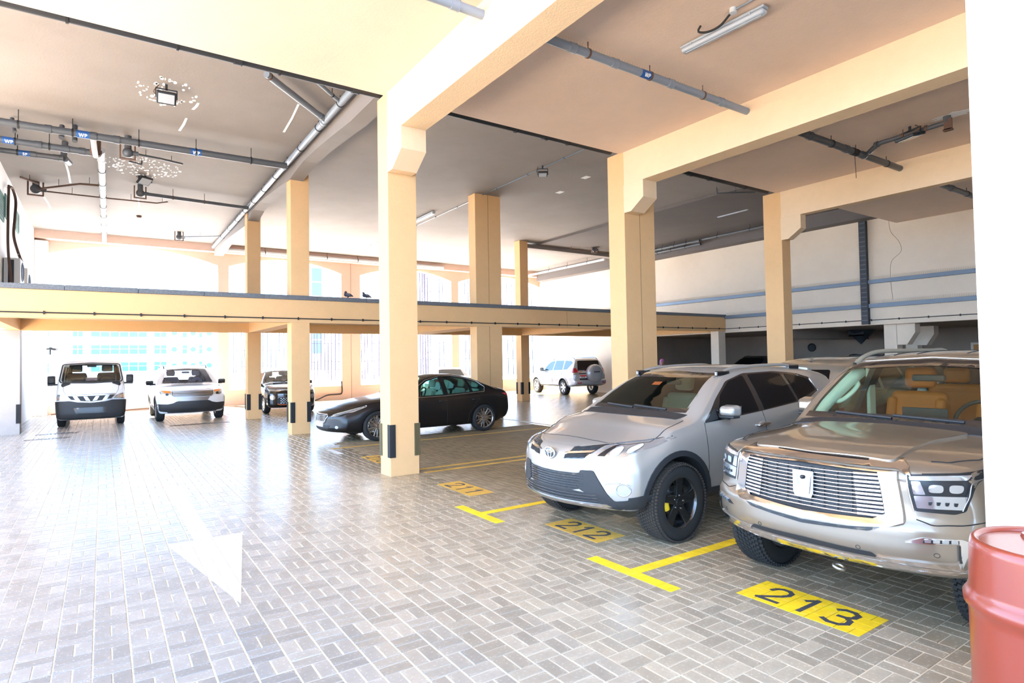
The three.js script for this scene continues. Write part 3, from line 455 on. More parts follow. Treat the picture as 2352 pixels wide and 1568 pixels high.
thin('rusty trap pipe under the far right ceiling', [[17.64, 6.95, -20.84], [17.64, 6.8, -20.84], [18.53, 6.8, -20.72], [19.83, 6.8, -20.64]], 0.02, M.rust);
trap('rusty trap under the far right ceiling', 18.65, 6.8, -20.4);
pipeRun('drain_pipe', 'pale pipe along the top of the far arches', [4.3, 6.78, ZF + 0.53], [15.0, 6.78, ZF + 0.53], 0.07, M.pipeWhite, { clamps: [0.16, 0.33, 0.42, 0.56, 0.69, 0.82], up: 0.22, couplings: [0.3, 0.6, 0.8] });
pipeRun('drain_pipe', 'pale pipe along the far ceiling at the right wall', [20.6, 6.72, -21.8], [20.6, 6.72, -28.2], 0.06, M.pipeWhite, { clamps: [0.2, 0.45, 0.7], up: 0.26 });
// cable trays with bird spikes on the right wall
function tray(label, y0, y1, z0, z1) {
  const t = thing('cable_tray', label, 'cable tray', [XR - 0.006, 0, 0]);
  obj('channel', [box(-0.09, 0, y0, y0 + 0.004, z0, z1), box(-0.09, -0.084, y0, y1, z0, z1), box(-0.09, -0.003, y1 - 0.004, y1, z0, z1), box(-0.006, -0.001, y0, y1, z0, z1)], M.steel, t);
  for (let z = z0 + 1.2; z < z1; z += 2.4) obj('joint_plate', [box(-0.094, -0.088, y0 + 0.01, y1 - 0.01, z - 0.09, z + 0.09)], M.steel, t);
  const gs = []; for (let z = z0 + 0.05; z < z1; z += 0.06) for (const k of [-0.02, -0.06]) gs.push(rod([k, y1, z], [k * 1.6 + 0.015, y1 + 0.11, z + 0.01], 0.0022, 3)); obj('bird_spikes', gs, std([0.42, 0.36, 0.3], 0.6), t).userData.kind = 'stuff';
}
tray('upper galvanised cable tray with bird spikes along the right wall', 4.21, 4.34, -24.5, -0.9);
tray('lower galvanised cable tray with bird spikes along the right wall', 3.38, 3.52, -15.75, -0.9);
{ const t = thing('cable_tray', 'dark vertical cable tray running down the right wall', 'cable tray', [XR, 0, -10.1]);
  obj('channel', [box(-0.14, -0.1, 2.82, 6.4, -0.11, 0.11), box(-0.14, 0, 2.82, 6.4, -0.115, -0.105), box(-0.14, 0, 2.82, 6.4, 0.105, 0.115)], M.darkSteel, t);
  for (let y = 2.95; y < 6.35; y += 0.16) obj('rung', box(-0.147, -0.139, y, y + 0.03, -0.09, 0.09), M.pipe, t); }
{ // thin black conduits with clips on parapet beam and right wall
  const a = thing('conduit', 'thin black conduit with clips along the parapet beam', 'conduit', [0, 2.965, Z2 + 0.04]); obj('conduit_run', rod([XL - 1, 0, 0], [XR - 0.04, 0, 0], 0.013, 8), M.black, a); for (let x = XL - 0.6; x < XR; x += 0.86) obj('conduit_clip', [box(x - 0.015, x + 0.015, -0.035, 0.035, -0.015, 0.018)], M.black, a);
  const b = thing('conduit', 'thin black conduit with clips along the foot of the right wall', 'conduit', [XR - 0.018, 2.965, 0]); obj('conduit_run', rod([0, 0, Z2 + 0.04], [0, 0, -0.9], 0.013, 8), M.black, b); for (let z = Z2 + 0.7; z < -1; z += 0.86) obj('conduit_clip', [box(-0.018, 0.015, -0.035, 0.035, z - 0.015, z + 0.015)], M.black, b);
}
// cracks on the right wall
tag(obj('wall_crack', tube([[XR - 0.001, 6.3, -9.3], [XR - 0.001, 5.9, -9.25], [XR - 0.001, 5.5, -9.0], [XR - 0.001, 5.2, -8.95], [XR - 0.001, 4.9, -9.25], [XR - 0.001, 4.3, -9.3], [XR - 0.001, 3.6, -9.25]], 0.008, 40, 5), std([0.35, 0.27, 0.2], 0.9)), 'wandering hairline crack in the right wall beside the vertical tray', 'crack');
// recess fittings
tag(obj('wall_vent', [new THREE.TorusGeometry(0.17, 0.035, 8, 20).rotateY(Math.PI / 2).translate(28.17, 2.15, -15.6), new THREE.CylinderGeometry(0.16, 0.16, 0.03, 20).rotateZ(Math.PI / 2).translate(28.18, 2.15, -15.6)], M.black), 'round black vent on the recess wall', 'vent');
{ const t = thing('recess_cabinet', 'dark cabinet hanging under the recess ceiling wrapped in plastic', 'cabinet', [26.0, 2.8, -12.3]); obj('wrap', [new THREE.ConeGeometry(0.55, 0.6, 9).rotateX(Math.PI).translate(0, -0.3, 0)], std([0.03, 0.035, 0.04], 0.5), t); obj('frame', [box(-0.4, -0.36, -0.25, 0, -0.3, 0.3), box(-0.4, -0.36, -0.25, -0.2, -0.3, 0.3)], M.darkSteel, t); }
// left wall: shutters, air conditioners, cables
for (const [z0, z1, y0, y1, l] of [[-20.0, -19.2, 5.6, 6.22, 'green shuttered window nearest on the white left wall'], [-21.0, -20.3, 5.8, 6.36, 'middle green shuttered window on the white left wall'], [-23.3, -22.5, 5.9, 6.44, 'farthest green shuttered window on the white left wall']]) {
  const t = thing('shutter_window', l, 'window', [XL, 0, (z0 + z1) / 2]), w = (z1 - z0) / 2; obj('frame', [box(0, 0.03, y0 - 0.03, y0, -w - 0.03, w + 0.03), box(0, 0.03, y1, y1 + 0.03, -w - 0.03, w + 0.03), box(0, 0.03, y0, y1, -w - 0.03, -w), box(0, 0.03, y0, y1, w, w + 0.03)], std([0.05, 0.16, 0.13], 0.5), t);
  for (let y = y0 + 0.02; y < y1 - 0.02; y += 0.07) obj('slat', box(0.002, 0.018, y, y + 0.055, -w, w), std([0.04, 0.13, 0.11], 0.5), t);
}
function acUnit(label, x0, x1, y0, y1, z0, z1, legs) {
  const t = thing('air_conditioner', label, 'air conditioner', [x0, y0, z1]), w = x1 - x0, h = y1 - y0, d = z1 - z0;
  obj('casing', [rbox(0, w, 0, h, -d, 0, 0.015)], std([0.62, 0.60, 0.55], 0.5), t);
  obj('side_coil', [box(0.09, w * 0.62, 0.06, h - 0.05, -0.002, 0.006)], std([0.02, 0.018, 0.017], 0.6), t);
  for (const cy of h > 0.9 ? [0.28, 0.74] : [0.5]) obj('fan_grille', [new THREE.TorusGeometry(Math.min(0.24, h * 0.3), 0.02, 6, 24).rotateY(Math.PI / 2).translate(w + 0.005, h * cy, -d / 2), ...[0, 1, 2, 3].map((k) => box(w + 0.002, w + 0.01, h * cy - 0.2, h * cy + 0.2, -d / 2 - 0.18 + k * 0.12, -d / 2 - 0.165 + k * 0.12))], std([0.10, 0.13, 0.18], 0.5), t);
  obj('foot', legs, M.darkSteel, t);
  const gs = []; for (let i = 0; i < 14; i++) gs.push(rod([rr(0.05, w), h, -rr(0.05, d)], [rr(0.0, w), h + rr(0.08, 0.16), -rr(0.05, d)], 0.003, 3)); obj('bird_spikes', gs, std([0.5, 0.47, 0.42], 0.6), t).userData.kind = 'stuff';
}
acUnit('nearer beige air conditioner with black coil side on the upper floor at the left wall', XL + 0.02, -1.77, 3.47, 4.67, -20.9, -20.0, [box(0.02, 0.1, -0.11, 0.01, -0.8, -0.1), box(0.24, 0.32, -0.11, 0.01, -0.8, -0.1)]);
acUnit('farther smaller air conditioner bracketed to the left wall', XL + 0.02, -1.78, 3.95, 4.67, -22.9, -21.9, [box(-0.018, 0.3, -0.06, 0.005, -0.75, -0.7), box(-0.018, 0.3, -0.06, 0.005, -0.3, -0.25)]);
{ const t = thing('coolant_pipes', 'brown insulated pipes looping up the white left wall above the air conditioner', 'pipe', [XL + 0.11, 4.6, -20.6]); const br = std([0.09, 0.045, 0.03], 0.8); obj('insulated_pipe', tube([[0.2, 0.08, -0.4], [0.12, 0.35, -0.3], [0.02, 0.8, -0.35], [0.03, 1.3, -0.45], [0.05, 1.8, -0.4], [0.0, 2.05, -0.1], [-0.03, 1.95, 0.3]], 0.035, 50), br, t); obj('insulated_pipe', tube([[-0.02, 2.0, 0.35], [0.0, 1.6, 0.6], [0.01, 1.0, 0.75], [0.02, 0.3, 0.8], [0.08, -0.6, 0.75]], 0.03, 50), br, t); }
{ const t = thing('security_camera', 'small dark security camera on the white corner pier above the van', 'camera', [-1.68, 2.3, ZF + 0.42]); obj('body', [rod([0.05, 0.22, 0.05], [0.26, 0.18, 0.18], 0.055, 12)], M.darkSteel, t); obj('mount', [rod([-0.04, 0.2, -0.07], [0.06, 0.2, 0.06], 0.03, 8), rod([0.06, 0.2, 0.06], [0.06, -0.02, 0.06], 0.025, 8)], M.darkSteel, t); }
// hoses lying along the low arcade wall
tag(obj('hose', tube([[-1.6, 0.03, ZF + 0.3], [-0.6, 0.1, ZF + 0.2], [0.2, 0.03, ZF + 0.3], [1.2, 0.06, ZF + 0.15], [3.6, 0.1, ZF + 0.2]], 0.025, 60), M.rust), 'dark hose lying along the foot of the arcade wall behind the van', 'hose');
tag(obj('hose', tube([[7.2, 0.03, ZF + 0.4], [8.2, 0.05, ZF + 0.4], [8.9, 0.25, ZF + 0.12], [9.45, 0.27, ZF + 0.05], [9.6, 0.3, ZF + 0.05], [9.61, 0.9, ZF + 0.04]], 0.03, 60), M.black), 'black cable climbing the arcade pier behind the black sedan', 'cable');
// two pigeons on the coping
function pigeon(label, x, turn, bend) {
  const t = thing('pigeon', label, 'bird', [x, 3.56, Z2 - 0.1], turn), m = std([0.035, 0.035, 0.045], 0.7);
  const res = 40, mc = new MarchingCubes(res, m, false, false, 60000); mc.isolation = 0; const R = 0.2, segs = [[[-0.05, 0.10, 0], 0.055, [0.06, 0.12, 0], 0.062], [[0.06, 0.12, 0], 0.055, [0.09 + bend, 0.19, 0], 0.03], [[0.09 + bend, 0.2, 0], 0.03, [0.1 + bend, 0.205, 0], 0.028], [[0.11 + bend, 0.2, 0], 0.014, [0.15 + bend, 0.19, 0], 0.004], [[-0.06, 0.1, 0], 0.045, [-0.17, 0.06, 0], 0.018], [[-0.01, 0.05, 0.025], 0.012, [0.0, 0.005, 0.025], 0.007], [[-0.01, 0.05, -0.025], 0.012, [0.0, 0.005, -0.025], 0.007]];
  for (let k = 0; k < res; k++) for (let j = 0; j < res; j++) for (let i = 0; i < res; i++) {
    const P = [(i / res * 2 - 1) * R, (j / res * 2 - 1) * R + 0.12, (k / res * 2 - 1) * R]; let d = 1;
    for (const [a, ra, b, rb] of segs) { const ab = b.map((q, n) => q - a[n]), ap = P.map((q, n) => q - a[n]), h = clamp((ab[0] * ap[0] + ab[1] * ap[1] + ab[2] * ap[2]) / (ab[0] ** 2 + ab[1] ** 2 + ab[2] ** 2), 0, 1); const dd = Math.hypot(...ap.map((q, n) => q - ab[n] * h)) - lerp(ra, rb, h), kk = 0.02, hh = clamp(0.5 + 0.5 * (d - dd) / kk, 0, 1); d = lerp(d, dd, hh) - kk * hh * (1 - hh); }
    mc.field[i + j * res + k * res * res] = -d;
  }
  mc.update(); const n = mc.count, g = new THREE.BufferGeometry(); g.setAttribute('position', new THREE.BufferAttribute(mc.positionArray.slice(0, n * 3), 3)); g.setAttribute('normal', new THREE.BufferAttribute(mc.normalArray.slice(0, n * 3), 3)); g.scale(R, R, R).translate(0, 0.12, 0); t.scale.setScalar(0.85);
  obj('body', g, m, t); obj('wing', [new THREE.SphereGeometry(1, 14, 10).scale(0.085, 0.04, 0.012).rotateZ(0.35).translate(-0.045, 0.115, 0.056), new THREE.SphereGeometry(1, 14, 10).scale(0.085, 0.04, 0.012).rotateZ(0.35).translate(-0.045, 0.115, -0.056)], std([0.06, 0.06, 0.075], 0.7), t);
}
pigeon('dark pigeon standing upright on the granite coping, left of two', 5.5, 2.4, -0.03);
pigeon('dark pigeon crouching on the granite coping near the front pillar', 6.02, 2.9, -0.01);
// ---------------------------------------------------------------- cars: body lofts, panels laid on them, wheels
const CP = { // car materials
  glassClear: phys([0.95, 0.97, 0.95], { transmission: 1, roughness: 0.02, thickness: 0, ior: 1.45 }),
  glassTint: phys([0.66, 0.72, 0.66], { transmission: 1, roughness: 0.02, thickness: 0, ior: 1.45 }),
  glassBlue: phys([0.30, 0.55, 0.62], { transmission: 1, roughness: 0.02, thickness: 0, ior: 1.45 }),
  glassBlack: phys([0.004, 0.004, 0.005], { roughness: 0.05, ior: 1.32 }),
  chrome: std([0.80, 0.80, 0.82], 0.12, 1), satin: std([0.55, 0.56, 0.58], 0.3, 1), plastic: std([0.022, 0.023, 0.025], 0.55), gloss: phys([0.012, 0.012, 0.013], { roughness: 0.15, clearcoat: 1 }),
  tyre: std([0.016, 0.015, 0.014], 0.85), lamp: phys([0.50, 0.53, 0.56], { roughness: 0.14, clearcoat: 1, metalness: 0.75 }), lampDark: std([0.012, 0.013, 0.015], 0.35), lens: phys([0.95, 0.97, 1], { transmission: 1, roughness: 0.03, thickness: 0 }),
  red: phys([0.42, 0.012, 0.02], { roughness: 0.15, clearcoat: 1 }), amber: phys([0.85, 0.22, 0.02], { roughness: 0.2, clearcoat: 1 }), inner: std([0.03, 0.03, 0.03], 0.8), dash: std([0.018, 0.018, 0.018], 0.6), seam: std([0.02, 0.02, 0.02], 0.9),
  alloy: std([0.62, 0.63, 0.64], 0.28, 0.9), alloyBlack: phys([0.012, 0.012, 0.012], { roughness: 0.25, clearcoat: 1 }),
};
const paint = (rgb, metal = 0.0, rough = 0.35) => phys(rgb, { metalness: metal, roughness: rough, clearcoat: 1, clearcoatRoughness: 0.03 });
// monotone cubic through [[x, y], ...]
function curve(pts) {
  const n = pts.length, h = [], dl = [], m = new Array(n).fill(0);
  for (let i = 0; i + 1 < n; i++) { h[i] = pts[i + 1][0] - pts[i][0]; dl[i] = (pts[i + 1][1] - pts[i][1]) / (h[i] || 1e-9); }
  for (let i = 1; i + 1 < n; i++) m[i] = dl[i - 1] * dl[i] <= 0 ? 0 : (() => { const a = 2 * h[i] + h[i - 1], b = h[i] + 2 * h[i - 1]; return (a + b) / (a / dl[i - 1] + b / dl[i]); })();
  m[0] = dl[0]; m[n - 1] = dl[n - 2];
  return (x) => { if (x <= pts[0][0]) return pts[0][1]; if (x >= pts[n - 1][0]) return pts[n - 1][1]; let i = 0; while (x > pts[i + 1][0]) i++; const t = (x - pts[i][0]) / h[i], t2 = t * t, t3 = t2 * t; return (2 * t3 - 3 * t2 + 1) * pts[i][1] + (t3 - 2 * t2 + t) * h[i] * m[i] + (-2 * t3 + 3 * t2) * pts[i + 1][1] + (t3 - t2) * h[i] * m[i + 1]; };
}
// closed body: sections along u (0 = nose, L = tail). S holds curves; inset shrinks it for the cabin cavity
function loft(S, { u0 = 0, u1 = S.L, inset = 0, floor = null, topInset = 0 } = {}) {
  const top = curve(S.top), belt = curve(S.belt), wm = curve(S.wide), wr = curve(S.roofW), crown = curve(S.crown ?? [[0, 0.06], [S.L, 0.06]]), bot = curve(S.bottom), roll = S.roll ?? 0.08;
  const rise = S.tumble, uF = curve(S.noseY), uR = curve(S.tailY), cav = inset > 0;
  const us = []; const N = cav ? 44 : S.N ?? 96; for (let i = 0; i <= N; i++) us.push(lerp(u0, u1, i / N)); if (!cav) for (const d of [0.004, 0.012, 0.025, 0.04, 0.06]) { us.push(u0 + d); us.push(u1 - d); } us.sort((a, b) => a - b);
  const sub = 4, rows = [];
  for (const u of us) {
    let e = 0; if (!cav) { const q = Math.min(u - u0, u1 - u); if (q < roll) e = roll * (1 - Math.sqrt(Math.max(0, 1 - (1 - q / roll) ** 2))); }
    const W = wm(u) - inset - e, T = top(u) - topInset - e * 0.8, cr = crown(u), B = (floor ?? bot(u)) + e * 0.6;
    const bl = Math.min(belt(u), T - cr), ye = Math.max(T - cr, bl), k = clamp((ye - bl) / Math.max(0.05, rise), 0, 1.2), wb = W * (S.beltW ?? 0.955), we = lerp(wb, (wr(u) - inset) * W / Math.max(0.1, wm(u) - inset), k);
    const ym = lerp(B, bl, S.midAt ?? 0.55), P = [[B, 0], [B, W * 0.84], [B + 0.05, W * (S.sillW ?? 0.95)], [lerp(B, ym, 0.55), W * 0.985], [ym, W], [bl - Math.min(S.shoulder ?? 0.1, (bl - ym) * 0.6), W * 0.992], [bl, wb], [ye, we], [lerp(ye, T, 0.55), we * 0.84], [lerp(ye, T, 0.9), we * 0.45], [T, 0]];
    const cy = curve(P.map((p, i) => [i, p[0]])), cw = curve(P.map((p, i) => [i, p[1]])), row = [];
    for (let j = 0; j <= (P.length - 1) * sub; j++) { const s = j / sub; row.push([cy(s), Math.max(0, cw(s))]); }
    rows.push({ u, row });
  }
  const nj = rows[0].row.length, ring = 2 * nj - 2, pos = [], idx = [], F = S.fadeF ?? 0.9, Rr = S.fadeR ?? 0.6, cf = S.cf ?? 0.3, crr = S.cr ?? 0.15, pf = S.pf ?? 2.2;
  const warp = (u, y, w) => { if (cav) return u; const q = Math.abs(w) / S.W; return u + (1 - sstep(0, F, u)) * (uF(y) + cf * Math.pow(q, pf)) - sstep(S.L - Rr, S.L, u) * (uR(y) + crr * Math.pow(q, 2.4)); };
  const put = (u, y, w) => { pos.push(S.L / 2 - warp(u, y, w), y, w); return pos.length / 3 - 1; };
  for (const { u, row } of rows) { for (let j = 0; j < nj; j++) put(u, row[j][0], row[j][1]); for (let j = nj - 2; j > 0; j--) put(u, row[j][0], -row[j][1]); }
  for (let i = 0; i + 1 < rows.length; i++) for (let j = 0; j < ring; j++) { const a = i * ring + j, b = i * ring + (j + 1) % ring, c = a + ring, d = b + ring; idx.push(a, c, b, b, c, d); }
  for (const end of [0, rows.length - 1]) { // gridded end caps
    const { u, row } = rows[end], C = 14, grid = [];
    for (let j = 0; j < nj; j++) { const g = []; for (let c = 0; c <= C; c++) { const k = 1 - 2 * c / C; if (j === 0 || j === nj - 1) { g.push(end * ring + j); continue; } g.push(c === 0 ? end * ring + j : c === C ? end * ring + ring - j : put(u, row[j][0], row[j][1] * k)); } grid.push(g); }
    for (let j = 0; j + 1 < nj; j++) for (let c = 0; c < C; c++) { const q = [grid[j][c], grid[j][c + 1], grid[j + 1][c], grid[j + 1][c + 1]]; const t = end === 0 ? [q[0], q[2], q[1], q[1], q[2], q[3]] : [q[0], q[1], q[2], q[1], q[3], q[2]]; for (let n = 0; n < 6; n += 3) if (t[n] !== t[n + 1] && t[n + 1] !== t[n + 2] && t[n] !== t[n + 2]) idx.push(t[n], t[n + 1], t[n + 2]); }
  }
  let g = new THREE.BufferGeometry(); g.setAttribute('position', new THREE.Float32BufferAttribute(pos, 3)); g.setIndex(idx); g = mergeVertices(g, 1e-5);
  // drop slivers left by merging, make the winding face outwards
  const ia = [...g.index.array], keep = []; for (let i = 0; i < ia.length; i += 3) if (ia[i] !== ia[i + 1] && ia[i + 1] !== ia[i + 2] && ia[i] !== ia[i + 2]) keep.push(ia[i], ia[i + 1], ia[i + 2]);
  const p = g.attributes.position; let vol = 0; const a = V(), b = V(), c = V(); for (let i = 0; i < keep.length; i += 3) { a.fromBufferAttribute(p, keep[i]); b.fromBufferAttribute(p, keep[i + 1]); c.fromBufferAttribute(p, keep[i + 2]); vol += a.dot(b.cross(c)); }
  if (vol < 0) for (let i = 0; i < keep.length; i += 3) { const t = keep[i + 1]; keep[i + 1] = keep[i + 2]; keep[i + 2] = t; }
  g.setIndex(keep); g.computeVertexNormals(); return g;
}
// outermost surface point of a body seen along an axis, by buckets of triangles
class Skin {
  constructor(g) { const q = g.index ? g.toNonIndexed() : g; this.p = q.attributes.position.array; this.grids = {}; }
  grid(v) {
    if (this.grids[v]) return this.grids[v];
    const [ia, ib, ic, sg] = { side1: [0, 1, 2, 1], 'side-1': [0, 1, 2, -1], front: [2, 1, 0, 1], rear: [2, 1, 0, -1], top: [0, 2, 1, 1] }[v], cell = 0.06, map = new Map(), p = this.p;
    for (let t = 0; t < p.length; t += 9) {
      const A = [p[t + ia], p[t + 3 + ia], p[t + 6 + ia]], B = [p[t + ib], p[t + 3 + ib], p[t + 6 + ib]];
      for (let i = Math.floor(Math.min(...A) / cell); i <= Math.floor(Math.max(...A) / cell); i++) for (let j = Math.floor(Math.min(...B) / cell); j <= Math.floor(Math.max(...B) / cell); j++) { const k = i * 4096 + j; if (!map.has(k)) map.set(k, []); map.get(k).push(t); }
    }
    return this.grids[v] = { ia, ib, ic, sg, cell, map };
  }
  at(v, a, b) {
    const { ia, ib, ic, sg, cell, map } = this.grid(v), p = this.p; let best = null;
    for (const t of map.get(Math.floor(a / cell) * 4096 + Math.floor(b / cell)) ?? []) {
      const x0 = p[t + ia], y0 = p[t + ib], x1 = p[t + 3 + ia] - x0, y1 = p[t + 3 + ib] - y0, x2 = p[t + 6 + ia] - x0, y2 = p[t + 6 + ib] - y0, den = x1 * y2 - x2 * y1; if (Math.abs(den) < 1e-12) continue;
      const s = ((a - x0) * y2 - (b - y0) * x2) / den, r = ((b - y0) * x1 - (a - x0) * y1) / den; if (s < -1e-4 || r < -1e-4 || s + r > 1.0002) continue;
      const d = p[t + ic] + s * (p[t + 3 + ic] - p[t + ic]) + r * (p[t + 6 + ic] - p[t + ic]); if (best === null || d * sg > best * sg) best = d;
    }
    return best;
  }
}
function subdivide(P, T, h) {
  for (let it = 0; it < 6; it++) {
    const mid = new Map(), out = []; let any = false;
    const m = (a, b) => { if (Math.hypot(P[a][0] - P[b][0], P[a][1] - P[b][1]) <= h) return -1; const k = a < b ? a * 1e6 + b : b * 1e6 + a; if (!mid.has(k)) { P.push([(P[a][0] + P[b][0]) / 2, (P[a][1] + P[b][1]) / 2]); mid.set(k, P.length - 1); } any = true; return mid.get(k); };
    for (const [a, b, c] of T) {
      const x = m(a, b), y = m(b, c), z = m(c, a), k = (x >= 0) + (y >= 0) + (z >= 0);
      if (k === 0) out.push([a, b, c]);
      else if (k === 3) out.push([a, x, z], [x, b, y], [z, y, c], [x, y, z]);
      else if (k === 1) { if (x >= 0) out.push([a, x, c], [x, b, c]); else if (y >= 0) out.push([a, b, y], [a, y, c]); else out.push([a, b, z], [z, b, c]); }
      else if (x < 0) out.push([a, b, y], [a, y, z], [z, y, c]); else if (y < 0) out.push([x, b, c], [x, c, z], [a, x, z]); else out.push([a, x, c], [x, y, c], [x, b, y]);
    }
    T = out; if (!any) break;
  }
  return T;
}
// smooth a closed outline by rounding its corners
function soft(pts, r = 0.03, n = 4) { const o = [], N = pts.length; for (let i = 0; i < N; i++) { const p = pts[(i + N - 1) % N], c = pts[i], q = pts[(i + 1) % N], lp = Math.hypot(p[0] - c[0], p[1] - c[1]), lq = Math.hypot(q[0] - c[0], q[1] - c[1]), k = c[2] ?? r, a = Math.min(k, lp * 0.45) / lp, b = Math.min(k, lq * 0.45) / lq, A = [lerp(c[0], p[0], a), lerp(c[1], p[1], a)], B = [lerp(c[0], q[0], b), lerp(c[1], q[1], b)]; for (let j = 0; j <= n; j++) { const t = j / n; o.push([(1 - t) ** 2 * A[0] + 2 * t * (1 - t) * c[0] + t * t * B[0], (1 - t) ** 2 * A[1] + 2 * t * (1 - t) * c[1] + t * t * B[1]]); } } return o; }
class Car {
  constructor(name, label, pos, turn, S) {
    this.S = S; this.t = thing(name, label, S.category ?? 'car', pos, turn); this.raw = loft(S); this.skin = new Skin(this.raw); this.cuts = [];
  }
  // views: 'side' polygons in (u, y) are mirrored to both sides; 'front'/'rear' in (w, y); 'top' in (u, w)
  to(v, a, b) { const c = this.S.L / 2; return v.startsWith('side') || v === 'top' ? [c - a, b] : [a, b]; }
  point(v, a, b, off = 0) {
    const [p, q] = this.to(v, a, b); let d = this.skin.at(v, p, q);
    if (d === null) { for (let k = 1; k < 14 && d === null; k++) for (const [x, y] of [[0, -1], [0, 1], [1, 0], [-1, 0], [1, -1], [-1, -1], [1, 1], [-1, 1]]) { d = this.skin.at(v, p + x * k * 0.012, q + y * k * 0.012); if (d !== null) break; } if (d === null) d = 0; }
    const s = v === 'side-1' || v === 'rear' ? -1 : 1, e = d + s * off;
    return v.startsWith('side') ? V(p, q, e) : v === 'top' ? V(p, e, q) : V(e, q, p);
  }
  patchGeo(v, outline, off = 0.003, th = 0.01, h = 0.06) {
    const pts = []; outline.forEach((p, i) => { const q = outline[(i + 1) % outline.length], n = Math.max(1, Math.ceil(Math.hypot(q[0] - p[0], q[1] - p[1]) / h)); for (let k = 0; k < n; k++) pts.push([lerp(p[0], q[0], k / n), lerp(p[1], q[1], k / n)]); });
    let T = THREE.ShapeUtils.triangulateShape(pts.map((p) => new THREE.Vector2(...p)), []); const P = pts.map((p) => [...p]); T = subdivide(P, T, h * 1.02);
    const out = P.map((p) => this.point(v, p[0], p[1], off)), inn = P.map((p) => this.point(v, p[0], p[1], -th)), edge = new Map();
    let tri = T.map((t) => [...t]); const dir = v.startsWith('side') ? V(0, 0, v === 'side1' ? 1 : -1) : v === 'top' ? V(0, 1, 0) : V(v === 'front' ? 1 : -1, 0, 0);
    let sum = 0; for (const [a, b, c] of tri) sum += out[b].clone().sub(out[a]).cross(out[c].clone().sub(out[a])).dot(dir); if (sum < 0) tri = tri.map(([a, b, c]) => [a, c, b]);
    for (const [a, b, c] of tri) for (const [x, y] of [[a, b], [b, c], [c, a]]) { const k = Math.min(x, y) * 1e6 + Math.max(x, y); edge.set(k, edge.has(k) ? null : [x, y]); }
    const n = P.length, pos = []; for (const q of [...out, ...inn]) pos.push(q.x, q.y, q.z);
    const idx = []; for (const [a, b, c] of tri) { idx.push(a, b, c); idx.push(n + a, n + c, n + b); } for (const e of edge.values()) if (e) { const [a, b] = e; idx.push(a, n + a, b, b, n + a, n + b); }
    const g = new THREE.BufferGeometry(); g.setAttribute('position', new THREE.Float32BufferAttribute(pos, 3)); g.setIndex(idx); return toCreasedNormals(g, 0.6);
  }
  sides(v) { return v === 'side' ? ['side1', 'side-1'] : v === 'sideL' ? ['side1'] : v === 'sideR' ? ['side-1'] : [v]; }
  patch(name, v, outline, mat, { off = 0.003, th = 0.012, h = 0.06, mirror = false, parent = this.t, label } = {}) {
    const made = [];
    for (const s of this.sides(v)) for (const m of mirror ? [1, -1] : [1]) made.push(obj(name, this.patchGeo(s, m < 0 ? outline.map((p) => (v === 'top' ? [p[0], -p[1]] : [-p[0], p[1]])) : outline, off, th, h), mat, parent, label));
    return made;
  }
  // a thin bead along a projected polyline: gaps between panels, trim, wipers
  bead(name, v, line, r, mat, { off = 0, mirror = false, n = 3, parent = this.t, seg = 6, closed = false } = {}) {
    for (const s of this.sides(v)) for (const m of mirror ? [1, -1] : [1]) {
      const pl = line.map((p) => (m < 0 ? (v === 'top' ? [p[0], -p[1]] : [-p[0], p[1]]) : p)), q = []; for (let i = 0; i + 1 < pl.length + (closed ? 1 : 0); i++) { const a = pl[i], b = pl[(i + 1) % pl.length], k = Math.max(1, Math.ceil(Math.hypot(b[0] - a[0], b[1] - a[1]) / 0.07)); for (let j = 0; j < k; j++) q.push(this.point(s, lerp(a[0], b[0], j / k), lerp(a[1], b[1], j / k), off)); } if (!closed) { const e = pl[pl.length - 1]; q.push(this.point(s, e[0], e[1], off)); }
      obj(name, new THREE.TubeGeometry(new THREE.CatmullRomCurve3(q, closed, 'centripetal'), q.length * n, r, seg, closed), mat, parent);
    }
  }
  cut(g, mat) { this.cuts.push([g, mat]); }
  // an opening straight through from the given view, kept clear of the outline's rim
  open(v, outline, from, to, mat = CP.plastic) {
    const c = this.S.L / 2, q = v === 'side' ? outline.map(([a, b]) => [c - a, b]) : outline.map((p) => [...p]); let A = 0; q.forEach((a, i) => { const b = q[(i + 1) % q.length]; A += a[0] * b[1] - b[0] * a[1]; }); if (A < 0) q.reverse();
    let g; if (v === 'side') g = prism(q, from, to, 'xy'); else g = prism(q, c - to, c - from, 'zy'); this.cut(g, mat);
  }
  wells(us, y, r, depth = 0.32) { for (const u of us) for (const s of [-1, 1]) { const g = new THREE.CylinderGeometry(r, r, depth + 0.3, 40).rotateX(Math.PI / 2).translate(this.S.L / 2 - u, y, s * (this.S.W - depth / 2 + 0.15)); this.cut(g, CP.inner); } }
  cavity(o) { this.cut(loft(this.S, { inset: 0.055, topInset: 0.05, ...o }), CP.inner); }
  finish(mat, inner = CP.inner) {
    const ev = new Evaluator(); ev.useGroups = true; ev.attributes = ['position', 'normal'];
    const prep = (g) => { const q = g.clone(); if (!q.attributes.normal) q.computeVertexNormals(); for (const k of Object.keys(q.attributes)) if (k !== 'position' && k !== 'normal') q.deleteAttribute(k); q.clearGroups(); return q; };
    let b = new Brush(prep(toCreasedNormals(this.raw, 0.7)), mat); b.updateMatrixWorld();
    for (const [g, m] of this.cuts) { const k = new Brush(prep(g), m); k.updateMatrixWorld(); b = ev.evaluate(b, k, SUBTRACTION); }
    const mats = Array.isArray(b.material) ? b.material : [b.material], by = new Map(), g = b.geometry, ix = g.index;
    const groups = g.groups.length ? g.groups : [{ start: 0, count: ix ? ix.count : g.attributes.position.count, materialIndex: 0 }];
